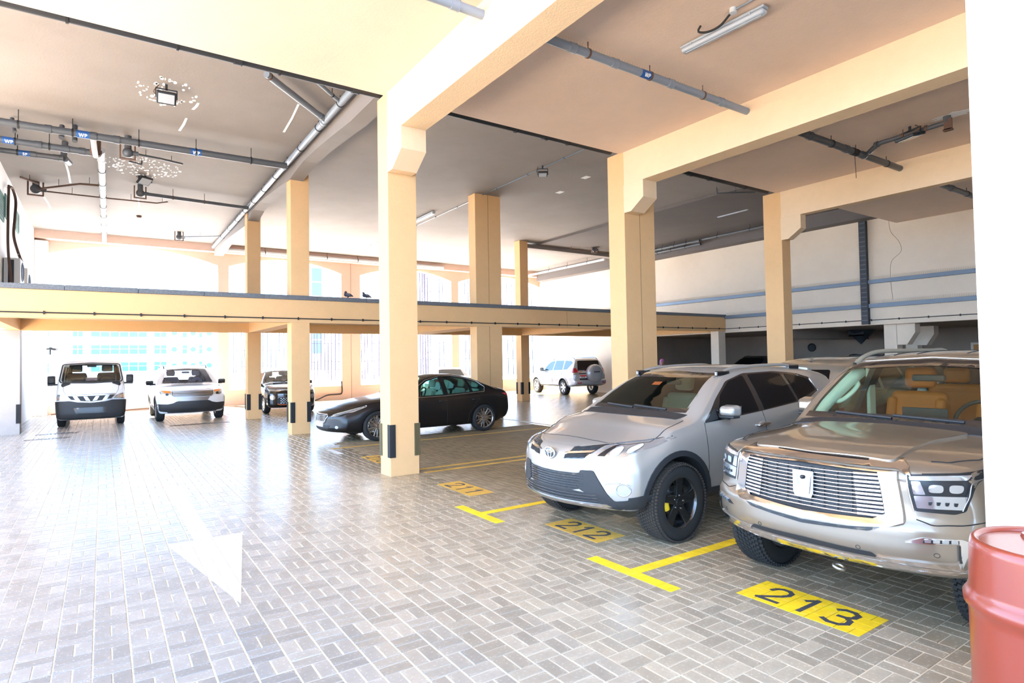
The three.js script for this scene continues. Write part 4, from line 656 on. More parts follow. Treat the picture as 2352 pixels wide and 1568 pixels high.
    for (const { start, count, materialIndex } of groups) { const m = mats[materialIndex] ?? mat; if (!by.has(m)) by.set(m, [[], []]); const [P, N] = by.get(m); for (let i = start; i < start + count; i++) { const k = ix ? ix.getX(i) : i; for (let c = 0; c < 3; c++) { P.push(g.attributes.position.array[k * 3 + c]); N.push(g.attributes.normal.array[k * 3 + c]); } } }
    for (const [m, [P, N]] of by) { const q = new THREE.BufferGeometry(); q.setAttribute('position', new THREE.Float32BufferAttribute(P, 3)); q.setAttribute('normal', new THREE.Float32BufferAttribute(N, 3)); obj(m === mat ? 'body' : 'lining', q, m === CP.inner ? inner : m, this.t); }
  }
  wheel(u, side, o) { const w = makeWheel(o); w.position.set(this.S.L / 2 - u, o.r, side * o.track); if (side < 0) w.rotation.y = Math.PI; if (o.steer) w.rotation.y += o.steer; this.t.add(w); return w; }
  wheels(us, o) { for (const u of us) for (const s of [1, -1]) this.wheel(u, s, o); }
  seat(u, w, y, mat, { s = 1, headrest = true, width = 0.5 } = {}) {
    const g = new THREE.Group(); g.name = 'seat'; g.position.set(this.S.L / 2 - u, y, w); this.t.add(g); const k = width / 0.5, sh = (q) => q.scale(s, s, s * k);
    obj('cushion', sh(new RoundedBoxGeometry(0.5, 0.16, 0.5, 4, 0.06).translate(0.05, 0.1, 0)), mat, g);
    obj('backrest', [sh(new RoundedBoxGeometry(0.14, 0.6, 0.48, 4, 0.06).rotateZ(0.28).translate(-0.27, 0.44, 0)), sh(new RoundedBoxGeometry(0.17, 0.5, 0.09, 4, 0.04).rotateZ(0.28).translate(-0.24, 0.42, 0.21)), sh(new RoundedBoxGeometry(0.17, 0.5, 0.09, 4, 0.04).rotateZ(0.28).translate(-0.24, 0.42, -0.21))], mat, g);
    if (headrest) obj('headrest', sh(new RoundedBoxGeometry(0.11, 0.2, 0.27, 4, 0.05).rotateZ(0.2).translate(-0.38, 0.86, 0)), mat, g);
    return g;
  }
  dashboard(u, y, w, wheelSide = 1, mat = CP.dash) {
    const c = this.S.L / 2; obj('dashboard', rbox(c - u - 0.42, c - u + 0.12, y - 0.3, y, -w, w, 0.06, 3), mat, this.t);
    obj('steering_wheel', [new THREE.TorusGeometry(0.185, 0.017, 10, 32).rotateY(Math.PI / 2).rotateZ(0.45).translate(c - u - 0.5, y + 0.02, -wheelSide * 0.37), rod([c - u - 0.5, y + 0.02, -wheelSide * 0.37], [c - u - 0.25, y - 0.1, -wheelSide * 0.37], 0.05, 10)], mat, this.t);
  }
  // a door mirror for both sides, or one
  mirror(u, y, mat, { s = [1, -1], w = this.S.W, size = [0.1, 0.15, 0.2], out = 0.13 } = {}) {
    for (const k of s) { const [dx, dy, dz] = size, c = this.S.L / 2 - u, z = k * (w + out); const g = new RoundedBoxGeometry(dx * 2, dy, dz, 4, 0.045); const p = g.attributes.position; for (let i = 0; i < p.count; i++) { const x = p.getX(i); if (x > 0) { p.setY(i, p.getY(i) * (1 - 0.35 * x / dx)); p.setZ(i, p.getZ(i) * (1 - 0.2 * x / dx)); } } g.computeVertexNormals(); g.translate(c, y + dy * 0.35, z); const m = obj('door_mirror', g, mat, this.t); obj('mirror_arm', [rod([c, y - dy * 0.1, k * (w - 0.06)], [c, y - dy * 0.15, z], 0.03, 10), rbox(c - dx * 0.7, c + dx * 0.8, y - dy * 0.25, y - dy * 0.02, Math.min(z - dz * 0.45, z + dz * 0.45), Math.max(z - dz * 0.45, z + dz * 0.45), 0.02, 2)], CP.plastic, m); obj('mirror_glass', box(c - dx * 1.02, c - dx * 0.98, y - dy * 0.05, y + dy * 0.75, z - dz * 0.42, z + dz * 0.42), CP.satin, m); }
  }
  wipers(u, y, w) { const c = this.S.L / 2; for (const [a, b] of [[-0.55, 0.05], [0.05, 0.62]]) { const q = []; for (let i = 0; i <= 8; i++) { const t = i / 8; q.push(this.point('front', lerp(a, b, t) * w, y + 0.015 + 0.02 * t, 0.012)); } obj('wiper', new THREE.TubeGeometry(new THREE.CatmullRomCurve3(q), 24, 0.011, 6), CP.plastic, this.t); } }
  plate(v, y, str, { w = 0.26, h = 0.12, at = 0 } = {}) { return this.patch('number_plate', v, [[at - w, y - h / 2], [at + w, y - h / 2], [at + w, y + h / 2], [at - w, y + h / 2]], M.white, { off: 0.012, th: 0.01, h: 0.2 })[0]; }
}
function makeWheel({ r = 0.36, width = 0.23, rim = 0.24, style = 'five', mat = CP.alloy, tread = 0, caliper, treadMat }) {
  const g = new THREE.Group(); g.name = 'wheel'; const h = width / 2, turn = (q) => q.rotateX(Math.PI / 2);
  const P = [[rim * 0.98, -h * 0.86], [rim + 0.012, -h * 0.95], [lerp(rim, r, 0.45), -h], [r - 0.035, -h * 0.94], [r - 0.008, -h * 0.78], [r, -h * 0.6], [r, h * 0.6], [r - 0.008, h * 0.78], [r - 0.035, h * 0.94], [lerp(rim, r, 0.45), h], [rim + 0.012, h * 0.95], [rim * 0.98, h * 0.86]].map((p) => new THREE.Vector2(...p));
  obj('tyre', turn(new THREE.LatheGeometry(P, 56)), CP.tyre, g);
  if (tread) { const gs = [], n = tread; for (let i = 0; i < n; i++) for (let k = -4; k <= 4; k++) { const a = (i + (k & 1) * 0.5) / n * Math.PI * 2, w = width * 0.118, b = new THREE.BoxGeometry(2 * Math.PI * r / n * 0.74, 0.014, w * 0.84); b.rotateY(0.35 * Math.sign(k || 1)); b.translate(0, r + 0.002 - (Math.abs(k) === 4 ? 0.012 : 0), k * w * 0.98); b.rotateZ(a); gs.push(b); } obj('tread', gs, treadMat ?? CP.tyre, g).userData.kind = 'stuff'; }
  const R = [[rim * 0.62, -h * 0.5], [rim * 0.93, -h * 0.8], [rim * 0.9, h * 0.45], [rim * 0.93, h * 0.7], [rim * 0.985, h * 0.88], [rim * 1.005, h * 0.9], [rim * 1.01, h * 0.8], [rim, -h * 0.85]].map((p) => new THREE.Vector2(...p));
  obj('rim', turn(new THREE.LatheGeometry(R, 48)), mat, g);
  obj('brake_disc', [turn(new THREE.CylinderGeometry(rim * 0.62, rim * 0.62, 0.03, 32)).translate(0, 0, h * 0.1)], CP.satin, g);
  if (caliper) obj('brake_caliper', [new THREE.TorusGeometry(rim * 0.6, 0.04, 8, 12, 0.9).rotateZ(2.65).translate(0, 0, h * 0.3)], caliper, g);
  const spoke = (a, w0, w1, bend = 0, z0 = 0.62, z1 = 0.72) => { const s = new THREE.Shape(); s.moveTo(rim * 0.12, -w0); s.quadraticCurveTo(rim * 0.5, -w0 * 0.75 + bend, rim * 0.96, -w1 + bend); s.lineTo(rim * 0.96, w1 + bend); s.quadraticCurveTo(rim * 0.5, w0 * 0.75 + bend, rim * 0.12, w0); const q = new THREE.ExtrudeGeometry(s, { depth: 0.02, bevelEnabled: true, bevelSize: 0.006, bevelThickness: 0.006, bevelSegments: 2, curveSegments: 5 }); const p = q.attributes.position; for (let i = 0; i < p.count; i++) p.setZ(i, p.getZ(i) + h * lerp(z0, z1, clamp(p.getX(i) / rim, 0, 1)) - 0.02); q.computeVertexNormals(); return q.rotateZ(a); };
  const T = Math.PI * 2;
  if (style === 'five') for (let k = 0; k < 5; k++) obj('spoke', spoke(k / 5 * T + 0.35, rim * 0.16, rim * 0.2, -rim * 0.08), mat, g);
  if (style === 'six') for (let k = 0; k < 6; k++) obj('spoke', spoke(k / 6 * T, rim * 0.15, rim * 0.17), mat, g);
  if (style === 'multi') for (let k = 0; k < 7; k++) for (const d of [-0.11, 0.11]) obj('spoke', spoke(k / 7 * T + d, rim * 0.055, rim * 0.06, d * rim * 0.5), mat, g);
  if (style === 'steel') obj('wheel_cover', [turn(new THREE.LatheGeometry([[0, h * 0.75], [rim * 0.3, h * 0.75], [rim * 0.4, h * 0.5], [rim * 0.8, h * 0.55], [rim * 0.92, h * 0.6]].map((p) => new THREE.Vector2(...p)), 32))], mat, g);
  obj('hub_cap', [turn(new THREE.CylinderGeometry(rim * 0.16, rim * 0.2, 0.03, 24)).translate(0, 0, h * 0.66)], mat, g);
  const nuts = []; for (let k = 0; k < 5; k++) { const a = k / 5 * T + 0.1; nuts.push(turn(new THREE.CylinderGeometry(0.011, 0.011, 0.03, 6)).translate(Math.cos(a) * rim * 0.27, Math.sin(a) * rim * 0.27, h * 0.62)); } for (const n of nuts) obj('wheel_nut', n, CP.chrome, g);
  return g;
}
// a ring sector that follows the body round a wheel opening
function archTrim(car, u, y, r0, r1, a0, a1, mat, off = 0.012, name = 'arch_trim') { for (const s of ['side1', 'side-1']) { const o = []; const n = 22; for (let i = 0; i <= n; i++) { const a = lerp(a0, a1, i / n); o.push([u - Math.cos(a) * r0, y + Math.sin(a) * r0]); } for (let i = n; i >= 0; i--) { const a = lerp(a0, a1, i / n); o.push([u - Math.cos(a) * r1, y + Math.sin(a) * r1]); } obj(name, car.patchGeo(s, o, off, 0.03, 0.05), mat, car.t); } }
// ---------------------------------------------------------------- silver compact sport utility car on raised black wheels
{
  const S = { L: 4.57, W: 0.9225, N: 100, roll: 0.07, cf: 0.40, pf: 2.3, fadeF: 1.0, fadeR: 0.7, cr: 0.2, tumble: 0.46, shoulder: 0.12,
    top: [[0, 0.95], [0.12, 1.0], [0.35, 1.06], [0.7, 1.135], [1.05, 1.19], [1.2, 1.22], [1.5, 1.40], [1.85, 1.595], [2.05, 1.665], [2.4, 1.715], [2.9, 1.725], [3.5, 1.70], [4.0, 1.65], [4.22, 1.60], [4.36, 1.44], [4.5, 1.15], [4.57, 1.05]],
    belt: [[0, 0.84], [0.3, 0.96], [1.0, 1.09], [1.3, 1.125], [2.2, 1.17], [3.4, 1.26], [4.2, 1.34], [4.57, 1.0]],
    wide: [[0, 0.87], [0.4, 0.91], [1, 0.9225], [3.4, 0.9225], [4.2, 0.89], [4.57, 0.84]], roofW: [[1.1, 0.72], [2, 0.625], [3, 0.63], [4.2, 0.60]],
    crown: [[0, 0.04], [0.6, 0.065], [1.2, 0.07], [2, 0.07], [4.57, 0.07]], bottom: [[0, 0.36], [0.4, 0.34], [4, 0.34], [4.57, 0.42]],
    noseY: [[0.3, 0.1], [0.42, 0.02], [0.55, 0], [0.74, 0.0], [0.86, 0.03], [0.96, 0.10], [1.1, 0.3]], tailY: [[0.4, 0.06], [0.6, 0], [0.9, 0.02], [1.1, 0.05]] };
  const c = new Car('sport_utility_car', 'silver sport utility car with black off-road wheels and yellow brake caliper, nose to the left', [3.80 + S.L / 2, 0, -4.93], Math.PI + 0.015, S);
  const silver = paint([0.46, 0.435, 0.395], 0.5, 0.33);
  c.wells([0.92, 3.58], 0.40, 0.45, 0.34);
  c.cavity({ u0: 1.35, u1: 4.2, floor: 0.55 });
  const ws = soft([[-0.70, 1.245], [0.70, 1.245], [0.675, 1.36], [0.575, 1.625], [0, 1.655], [-0.575, 1.625], [-0.675, 1.36]], 0.03);
  c.open('front', ws.map(([a, b]) => [a * 0.965, lerp(1.44, b, 0.94)]), 0.9, 2.6);
  c.patch('windscreen', 'front', ws, CP.glassTint, { off: 0.0, th: 0.004, h: 0.05 });
  c.patch('windscreen_frit', 'front', [[-0.70, 1.235], [0.70, 1.235], [0.695, 1.275], [-0.695, 1.275]], CP.gloss, { off: 0.004, th: 0.003, h: 0.05 });
  c.patch('windscreen_frit', 'front', [[-0.60, 1.585], [0.60, 1.585], [0.575, 1.632], [0, 1.66], [-0.575, 1.632]], CP.gloss, { off: 0.004, th: 0.003, h: 0.05 });
  c.patch('cowl', 'top', [[1.12, -0.70], [1.27, -0.74], [1.24, 0.0], [1.27, 0.74], [1.12, 0.70], [1.06, 0.35], [1.04, 0], [1.06, -0.35]], CP.plastic, { off: 0.004 });
  c.wipers(1.1, 1.245, 0.8);
  const pane = (o) => c.patch('side_window', 'side', soft(o, 0.03), CP.glassBlack, { off: 0.004, th: 0.01 });
  c.patch('window_surround', 'side', soft([[1.36, 1.135], [1.68, 1.36], [2.02, 1.545], [2.4, 1.625], [3.0, 1.635], [3.4, 1.605], [3.66, 1.545], [3.72, 1.37], [3.45, 1.285], [3.1, 1.25], [2.4, 1.195], [1.7, 1.15]], 0.05), CP.gloss, { off: 0.001, th: 0.008 });
  pane([[1.60, 1.165], [1.80, 1.40], [2.06, 1.54], [2.37, 1.605], [2.37, 1.205]]); pane([[2.47, 1.21], [2.47, 1.61], [2.9, 1.62], [3.1, 1.605], [3.17, 1.27]]); pane([[3.22, 1.275], [3.17, 1.60], [3.4, 1.58], [3.62, 1.525], [3.67, 1.385]]);
  c.bead('window_trim', 'side', [[3.45, 1.59], [3.65, 1.54], [3.71, 1.37], [3.45, 1.288]], 0.006, CP.chrome, { off: 0.003 });
  for (const l of [[[1.385, 0.45], [1.37, 0.8], [1.35, 1.05], [1.37, 1.14]], [[2.42, 0.45], [2.44, 0.85], [2.42, 1.2]], [[3.42, 1.27], [3.38, 1.0], [3.2, 0.75], [3.1, 0.55], [3.0, 0.45]]]) c.bead('door_seam', 'side', l, 0.004, CP.seam, { off: -0.001 });
  c.bead('door_seam', 'side', [[1.39, 0.46], [3.0, 0.46]], 0.004, CP.seam);
  for (const u of [2.26, 3.2]) for (const s of ['side1', 'side-1']) { const a = c.point(s, u, 1.05, 0.028), b = c.point(s, u + 0.2, 1.065, 0.028), m = c.point(s, u + 0.1, 1.065, 0.04); const h = obj('door_handle', new THREE.TubeGeometry(new THREE.CatmullRomCurve3([c.point(s, u, 1.05, 0.0), a, m, b, c.point(s, u + 0.2, 1.065, 0)]), 20, 0.015, 8), CP.satin, c.t); obj('handle_cup', new THREE.SphereGeometry(1, 16, 10).scale(0.075, 0.035, 0.012).translate(...c.point(s, u + 0.1, 1.055, 0.002).toArray()), silver, h); }
  // hood and fascia
  c.bead('hood_seam', 'top', [[0.30, 0.0], [0.30, 0.3], [0.33, 0.5], [0.42, 0.68], [0.62, 0.80], [0.95, 0.80], [1.15, 0.78]], 0.004, CP.seam, { mirror: true });
  const gr = [[0.19, 0.83], [0.27, 0.945], [0.54, 0.985], [0.5, 0.92], [0.42, 0.85]];
  c.patch('grille_surround', 'front', soft([[-0.46, 0.83], [-0.2, 0.80], [0.2, 0.80], [0.46, 0.83], [0.57, 0.995], [0.25, 0.955], [-0.25, 0.955], [-0.57, 0.995]], 0.02), silver, { off: 0.01, th: 0.03 });
  for (const m of [1, -1]) { const f = (o) => o.map(([a, b]) => [m * a, b]);
    c.patch('grille_mesh', 'front', f(gr), CP.gloss, { off: 0.013, th: 0.02 });
    for (let k = 0; k < 2; k++) for (let i = 0; i < 5; i++) c.bead('grille_bar', 'front', f([0, 1, 2, 3, 4, 5, 6].map((n) => { const t = n / 6, y = lerp(k ? 0.915 : 0.842, k ? 0.945 : 0.872, i / 4); return [lerp(k ? 0.255 : 0.205, k ? 0.51 : 0.44, t), y + 0.022 * t + (n % 2 ? 0.0025 : -0.0025)]; })), 0.0035, CP.plastic, { off: 0.016, n: 2 });
    c.patch('grille_chrome_bar', 'front', f([[0.17, 0.885], [0.24, 0.905], [0.50, 0.932], [0.48, 0.912], [0.23, 0.885]]), CP.chrome, { off: 0.022, th: 0.02 });
    // headlamp
    const hl = soft([[0.41, 0.845], [0.52, 0.965], [0.60, 0.99], [0.76, 1.015], [0.885, 1.045], [0.90, 1.03], [0.86, 0.96], [0.78, 0.89], [0.68, 0.865], [0.55, 0.86]], 0.015);
    const L = c.patch('headlamp', 'front', f(hl), CP.lamp, { off: 0.006, th: 0.02, h: 0.04 })[0];
    c.patch('lamp_bezel', 'front', f([[0.545, 0.885], [0.60, 0.972], [0.64, 0.985], [0.61, 0.885]]), CP.lampDark, { off: 0.01, th: 0.004, h: 0.04, parent: L });
    for (const [a, b, r] of [[0.675, 0.925, 0.042], [0.775, 0.955, 0.034]]) { const o = []; for (let i = 0; i < 20; i++) o.push([a + Math.cos(i / 20 * 6.283) * r, b + Math.sin(i / 20 * 6.283) * r]); c.patch('lamp_reflector', 'front', f(o), phys([0.82, 0.84, 0.88], { roughness: 0.25, metalness: 0.2, clearcoat: 1 }), { off: 0.012, th: 0.004, h: 0.03, parent: L }); c.bead('lamp_ring', 'front', f(o), 0.004, CP.satin, { off: 0.012, closed: true, parent: L }); }
    c.patch('indicator', 'front', f([[0.43, 0.865], [0.53, 0.865], [0.53, 0.895], [0.46, 0.895]]), phys([0.85, 0.75, 0.62], { roughness: 0.2 }), { off: 0.011, th: 0.004, h: 0.04, parent: L });
    c.bead('lamp_trim', 'front', f([[0.52, 0.967], [0.60, 0.992], [0.76, 1.017], [0.885, 1.047]]), 0.005, CP.gloss, { off: 0.006, parent: L });
    // fog lamp in its bright bezel
    const fo = []; for (let i = 0; i < 24; i++) fo.push([0.775 + Math.cos(i / 24 * 6.283) * 0.052, 0.575 + Math.sin(i / 24 * 6.283) * 0.058]); const F = c.patch('fog_lamp', 'front', f(fo), CP.lamp, { off: 0.008, th: 0.02, h: 0.03 })[0]; c.bead('fog_ring', 'front', f(fo), 0.007, CP.satin, { off: 0.008, closed: true, parent: F });
    c.bead('fog_recess', 'front', f([[0.63, 0.625], [0.70, 0.635], [0.77, 0.642], [0.835, 0.62]]), 0.006, silver, { off: 0.004 });
    // black lower cladding wing
    c.patch('bumper_cladding', 'front', f(soft([[0.53, 0.745], [0.40, 0.74], [0.38, 0.56], [0.50, 0.50], [0.62, 0.40], [0.72, 0.37], [0.90, 0.46], [0.90, 0.525], [0.80, 0.475], [0.70, 0.46], [0.64, 0.54]], 0.02)), CP.plastic, { off: 0.012, th: 0.03, h: 0.05 });
    c.patch('skid_plate', 'front', f([[0.0, 0.375], [0.0, 0.415], [0.48, 0.425], [0.64, 0.43], [0.68, 0.405], [0.5, 0.385]]), CP.satin, { off: 0.02, th: 0.03 });
  }
  c.patch('lower_grille', 'front', soft([[-0.50, 0.735], [-0.3, 0.70], [0.3, 0.70], [0.50, 0.735], [0.42, 0.56], [0.3, 0.535], [-0.3, 0.535], [-0.42, 0.56]], 0.02), CP.gloss, { off: 0.006, th: 0.02 });
  for (let i = 0; i < 7; i++) c.bead('grille_bar', 'front', [[-0.44, 0.56 + i * 0.024], [0, 0.55 + i * 0.024], [0.44, 0.56 + i * 0.024]], 0.004, CP.plastic, { off: 0.01, n: 2 });
  c.patch('lower_grille', 'front', [[-0.62, 0.43], [0.62, 0.43], [0.52, 0.52], [0.3, 0.535], [-0.3, 0.535], [-0.52, 0.52]], CP.plastic, { off: 0.008, th: 0.02 });
  for (let i = 0; i < 3; i++) c.bead('grille_bar', 'front', [[-0.56, 0.45 + i * 0.028], [0, 0.44 + i * 0.03], [0.56, 0.45 + i * 0.028]], 0.005, CP.gloss, { off: 0.012, n: 2 });
  // emblem: an oval ring holding two smaller ovals
  { const e = c.point('front', 0, 0.87, 0.035), E = (rx, ry, r, dy) => { const q = []; for (let i = 0; i < 32; i++) q.push(V(0, Math.sin(i / 32 * 6.283) * ry + dy, Math.cos(i / 32 * 6.283) * rx)); return new THREE.TubeGeometry(new THREE.CatmullRomCurve3(q, true), 64, r, 8, true); };
    const em = new THREE.Group(); em.name = 'emblem'; em.position.copy(e); c.t.add(em); obj('backing', new THREE.SphereGeometry(1, 24, 16).scale(0.012, 0.058, 0.078).translate(-0.008, 0, 0), CP.gloss, em); obj('ring', E(0.078, 0.056, 0.009, 0), CP.chrome, em); obj('ring', E(0.026, 0.052, 0.006, 0), CP.chrome, em); obj('ring', E(0.058, 0.024, 0.006, 0.026), CP.chrome, em); }
  // cladding along arches and sills
  archTrim(c, 0.92, 0.40, 0.445, 0.50, -0.12, Math.PI + 0.15, CP.plastic); archTrim(c, 3.58, 0.40, 0.445, 0.50, -0.1, Math.PI + 0.1, CP.plastic);
  c.patch('sill_cladding', 'side', [[1.36, 0.36], [3.12, 0.36], [3.10, 0.47], [1.40, 0.47]], CP.plastic, { off: 0.012, th: 0.03 });
  c.patch('bumper_cladding', 'side', [[0.30, 0.38], [0.47, 0.38], [0.46, 0.52], [0.3, 0.5]], CP.plastic, { off: 0.012, th: 0.03 });
  c.mirror(1.66, 1.205, silver, { size: [0.085, 0.125, 0.20], out: 0.08, w: 0.90 });
  c.patch('mirror_sail', 'side', [[1.38, 1.135], [1.60, 1.165], [1.60, 1.27]], CP.plastic, { off: 0.008 });
  for (const s of [1, -1]) { const q = [[1.98, 0.60], [2.15, 0.60], [2.5, 0.60], [3.0, 0.605], [3.4, 0.60], [3.62, 0.59]].map(([u, w], i) => c.point('top', u, s * w, i === 0 || i === 5 ? 0.0 : 0.035)); const rl = obj('roof_rail', new THREE.TubeGeometry(new THREE.CatmullRomCurve3(q), 60, 0.019, 8), silver, c.t); for (const u of [2.06, 3.55]) obj('rail_foot', rbox(S.L / 2 - u - 0.14, S.L / 2 - u + 0.1, c.point('top', u, s * 0.6).y - 0.02, c.point('top', u, s * 0.6).y + 0.045, s * 0.6 - 0.022, s * 0.6 + 0.022, 0.015), CP.gloss, rl); }
  c.patch('spoiler', 'top', soft([[4.02, -0.56], [4.30, -0.5], [4.34, 0], [4.30, 0.5], [4.02, 0.56]], 0.04), silver, { off: 0.03, th: 0.02 });
  c.patch('rear_window', 'rear', soft([[-0.58, 1.2], [0.58, 1.2], [0.5, 1.52], [-0.5, 1.52]], 0.04), CP.glassBlack, { off: 0.004 });
  for (const m of [1, -1]) c.patch('tail_lamp', 'rear', [[m * 0.52, 0.98], [m * 0.82, 1.02], [m * 0.8, 1.15], [m * 0.56, 1.1]], CP.red, { off: 0.008 });
  const beige = std([0.50, 0.43, 0.32], 0.7);
  c.seat(2.25, 0.37, 0.62, beige); c.seat(2.25, -0.37, 0.62, beige); c.seat(3.2, 0.37, 0.66, beige); c.seat(3.2, -0.37, 0.66, beige);
  c.dashboard(1.5, 1.17, 0.7, 1);
  obj('rear_view_mirror', rbox(S.L / 2 - 1.98, S.L / 2 - 1.95, 1.49, 1.545, -0.11, 0.11, 0.02, 2), CP.dash, c.t);
  c.patch('permit_sticker', 'front', [[-0.02, 1.50], [0.10, 1.50], [0.10, 1.535], [-0.02, 1.535]], std([0.75, 0.16, 0.04], 0.6), { off: -0.006, th: 0.002, h: 0.1 });
  c.wheels([0.92, 3.58], { r: 0.385, width: 0.265, rim: 0.248, style: 'five', mat: CP.alloyBlack, tread: 74, treadMat: std([0.035, 0.027, 0.02], 0.9), track: 0.80, caliper: std([0.85, 0.55, 0.02], 0.4) });
  c.finish(silver);
}
// ---------------------------------------------------------------- large beige sport utility car with chrome grille
{
  const S = { L: 5.07, W: 0.967, N: 104, roll: 0.06, cf: 0.36, pf: 2.6, fadeF: 0.9, fadeR: 0.6, cr: 0.12, tumble: 0.58, shoulder: 0.13, beltW: 0.955,
    top: [[0, 1.10], [0.1, 1.155], [0.3, 1.185], [0.8, 1.215], [1.25, 1.24], [1.42, 1.265], [1.75, 1.52], [2.05, 1.735], [2.25, 1.80], [2.7, 1.845], [3.4, 1.855], [4.2, 1.84], [4.6, 1.79], [4.75, 1.68], [4.95, 1.2], [5.07, 1.08]],
    belt: [[0, 0.98], [0.3, 1.06], [1.2, 1.125], [1.5, 1.155], [3, 1.2], [4.7, 1.25], [5.07, 1.05]],
    wide: [[0, 0.92], [0.35, 0.95], [0.9, 0.967], [4.3, 0.967], [5.07, 0.91]], roofW: [[1.3, 0.78], [2.1, 0.68], [3, 0.685], [4.7, 0.66]],
    crown: [[0, 0.05], [0.5, 0.085], [1.3, 0.10], [2.1, 0.07], [5.07, 0.07]], bottom: [[0, 0.44], [0.4, 0.38], [4.4, 0.38], [5.07, 0.5]],
    noseY: [[0.42, 0.12], [0.52, 0.04], [0.62, 0.0], [0.74, 0.0], [0.80, 0.045], [1.08, 0.07], [1.16, 0.16]], tailY: [[0.5, 0.05], [0.7, 0], [1.2, 0.05]] };
  const c = new Car('sport_utility_car', 'large beige sport utility car with chrome barred grille and orange seats at the right', [4.0 + S.L / 2, 0, -2.32], Math.PI, S);
  const beige = paint([0.31, 0.255, 0.195], 0.6, 0.3);
  c.wells([0.93, 3.78], 0.42, 0.46, 0.34); c.cavity({ u0: 1.45, u1: 4.7, floor: 0.6 });
  const ws = soft([[-0.80, 1.265], [0.80, 1.265], [0.78, 1.38], [0.655, 1.735], [0, 1.77], [-0.655, 1.735], [-0.78, 1.38]], 0.03);
  c.open('front', ws.map(([a, b]) => [a * 0.965, lerp(1.5, b, 0.94)]), 1.0, 2.8);
  const sw = [[[1.72, 1.19], [1.92, 1.43], [2.15, 1.665], [2.66, 1.74], [2.66, 1.225]], [[2.78, 1.23], [2.78, 1.745], [3.72, 1.745], [3.80, 1.27]], [[3.92, 1.275], [3.86, 1.735], [4.4, 1.70], [4.62, 1.62], [4.62, 1.32]]];
  for (const o of sw) { c.open('side', o.map(([a, b]) => [lerp(a, (o[0][0] + o[3][0]) / 2, 0.05), lerp(b, 1.45, 0.08)]), -1.3, 1.3); }
  c.patch('windscreen', 'front', ws, phys([0.78, 0.83, 0.77], { transmission: 1, roughness: 0.02, thickness: 0 }), { off: 0.0, th: 0.004, h: 0.05 });
  c.patch('windscreen_frit', 'front', [[-0.81, 1.255], [0.81, 1.255], [0.80, 1.30], [0, 1.315], [-0.80, 1.30]], CP.gloss, { off: 0.004, th: 0.003, h: 0.05 });
  c.patch('windscreen_frit', 'front', [[-0.69, 1.68], [-0.1, 1.715], [0.1, 1.715], [0.69, 1.68], [0.655, 1.742], [0, 1.775], [-0.655, 1.742]], CP.gloss, { off: 0.004, th: 0.003, h: 0.05 });
  c.bead('roof_edge', 'front', [[-0.64, 1.755], [0, 1.79], [0.64, 1.755]], 0.006, CP.satin, { off: 0.002 });
  c.patch('cowl', 'top', [[1.30, -0.80], [1.46, -0.82], [1.42, 0], [1.46, 0.82], [1.30, 0.80], [1.24, 0.4], [1.22, 0], [1.24, -0.4]], CP.plastic, { off: 0.006 });
  c.wipers(1.3, 1.275, 0.85);
  for (const o of sw) c.patch('side_window', 'side', soft(o, 0.04), CP.glassTint, { off: 0.001, th: 0.004 });
  c.bead('window_trim', 'side', [[1.68, 1.175], [2.7, 1.21], [3.85, 1.26], [4.66, 1.31], [4.66, 1.64], [4.42, 1.72], [3.8, 1.765], [2.7, 1.76], [2.12, 1.68], [1.88, 1.43]], 0.008, CP.satin, { off: 0.004, closed: true });
  for (const l of [[[1.52, 0.5], [1.5, 0.9], [1.55, 1.16]], [[2.72, 0.5], [2.74, 0.9], [2.72, 1.22]], [[3.92, 1.27], [3.86, 1.0], [3.5, 0.7], [3.36, 0.5]]]) c.bead('door_seam', 'side', l, 0.004, CP.seam);
  for (const u of [2.5, 3.6]) for (const s of ['side1', 'side-1']) obj('door_handle', new THREE.TubeGeometry(new THREE.CatmullRomCurve3([c.point(s, u, 1.06, 0), c.point(s, u + 0.03, 1.06, 0.035), c.point(s, u + 0.2, 1.07, 0.035), c.point(s, u + 0.23, 1.07, 0)]), 20, 0.016, 8), CP.satin, c.t);
  // bonnet lines
  c.bead('hood_seam', 'top', [[0.36, 0.66], [0.42, 0.74], [0.62, 0.83], [1.0, 0.86], [1.35, 0.87]], 0.005, CP.seam, { mirror: true });
  c.bead('hood_seam', 'front', [[0.66, 1.075], [0.80, 1.085], [0.88, 1.09]], 0.005, CP.seam, { mirror: true });
  c.patch('hood_bulge', 'top', soft([[0.22, -0.50], [0.8, -0.50], [1.26, -0.58], [1.28, 0], [1.26, 0.58], [0.8, 0.50], [0.22, 0.50], [0.17, 0]], 0.06), beige, { off: 0.016, th: 0.02, h: 0.06 });
  // chrome strip along the bonnet edge
  c.patch('hood_trim', 'front', soft([[-0.54, 1.10], [0, 1.105], [0.54, 1.10], [0.62, 1.06], [0.585, 1.115], [0.52, 1.15], [0, 1.165], [-0.52, 1.15], [-0.585, 1.115], [-0.62, 1.06]], 0.01), CP.chrome, { off: 0.018, th: 0.04, h: 0.05 });
  c.patch('hood_trim_groove', 'front', [[-0.36, 1.135], [0.28, 1.14], [0.29, 1.155], [-0.34, 1.152]], CP.lampDark, { off: 0.03, th: 0.004, h: 0.05 });
  // grille
  const go = [[-0.455, 1.075], [0, 1.085], [0.455, 1.075], [0.475, 1.0], [0.50, 0.82], [0.44, 0.785], [0, 0.765], [-0.44, 0.785], [-0.50, 0.82], [-0.475, 1.0]];
  c.patch('grille_back', 'front', soft(go, 0.03), CP.plastic, { off: 0.004, th: 0.01, h: 0.05 });
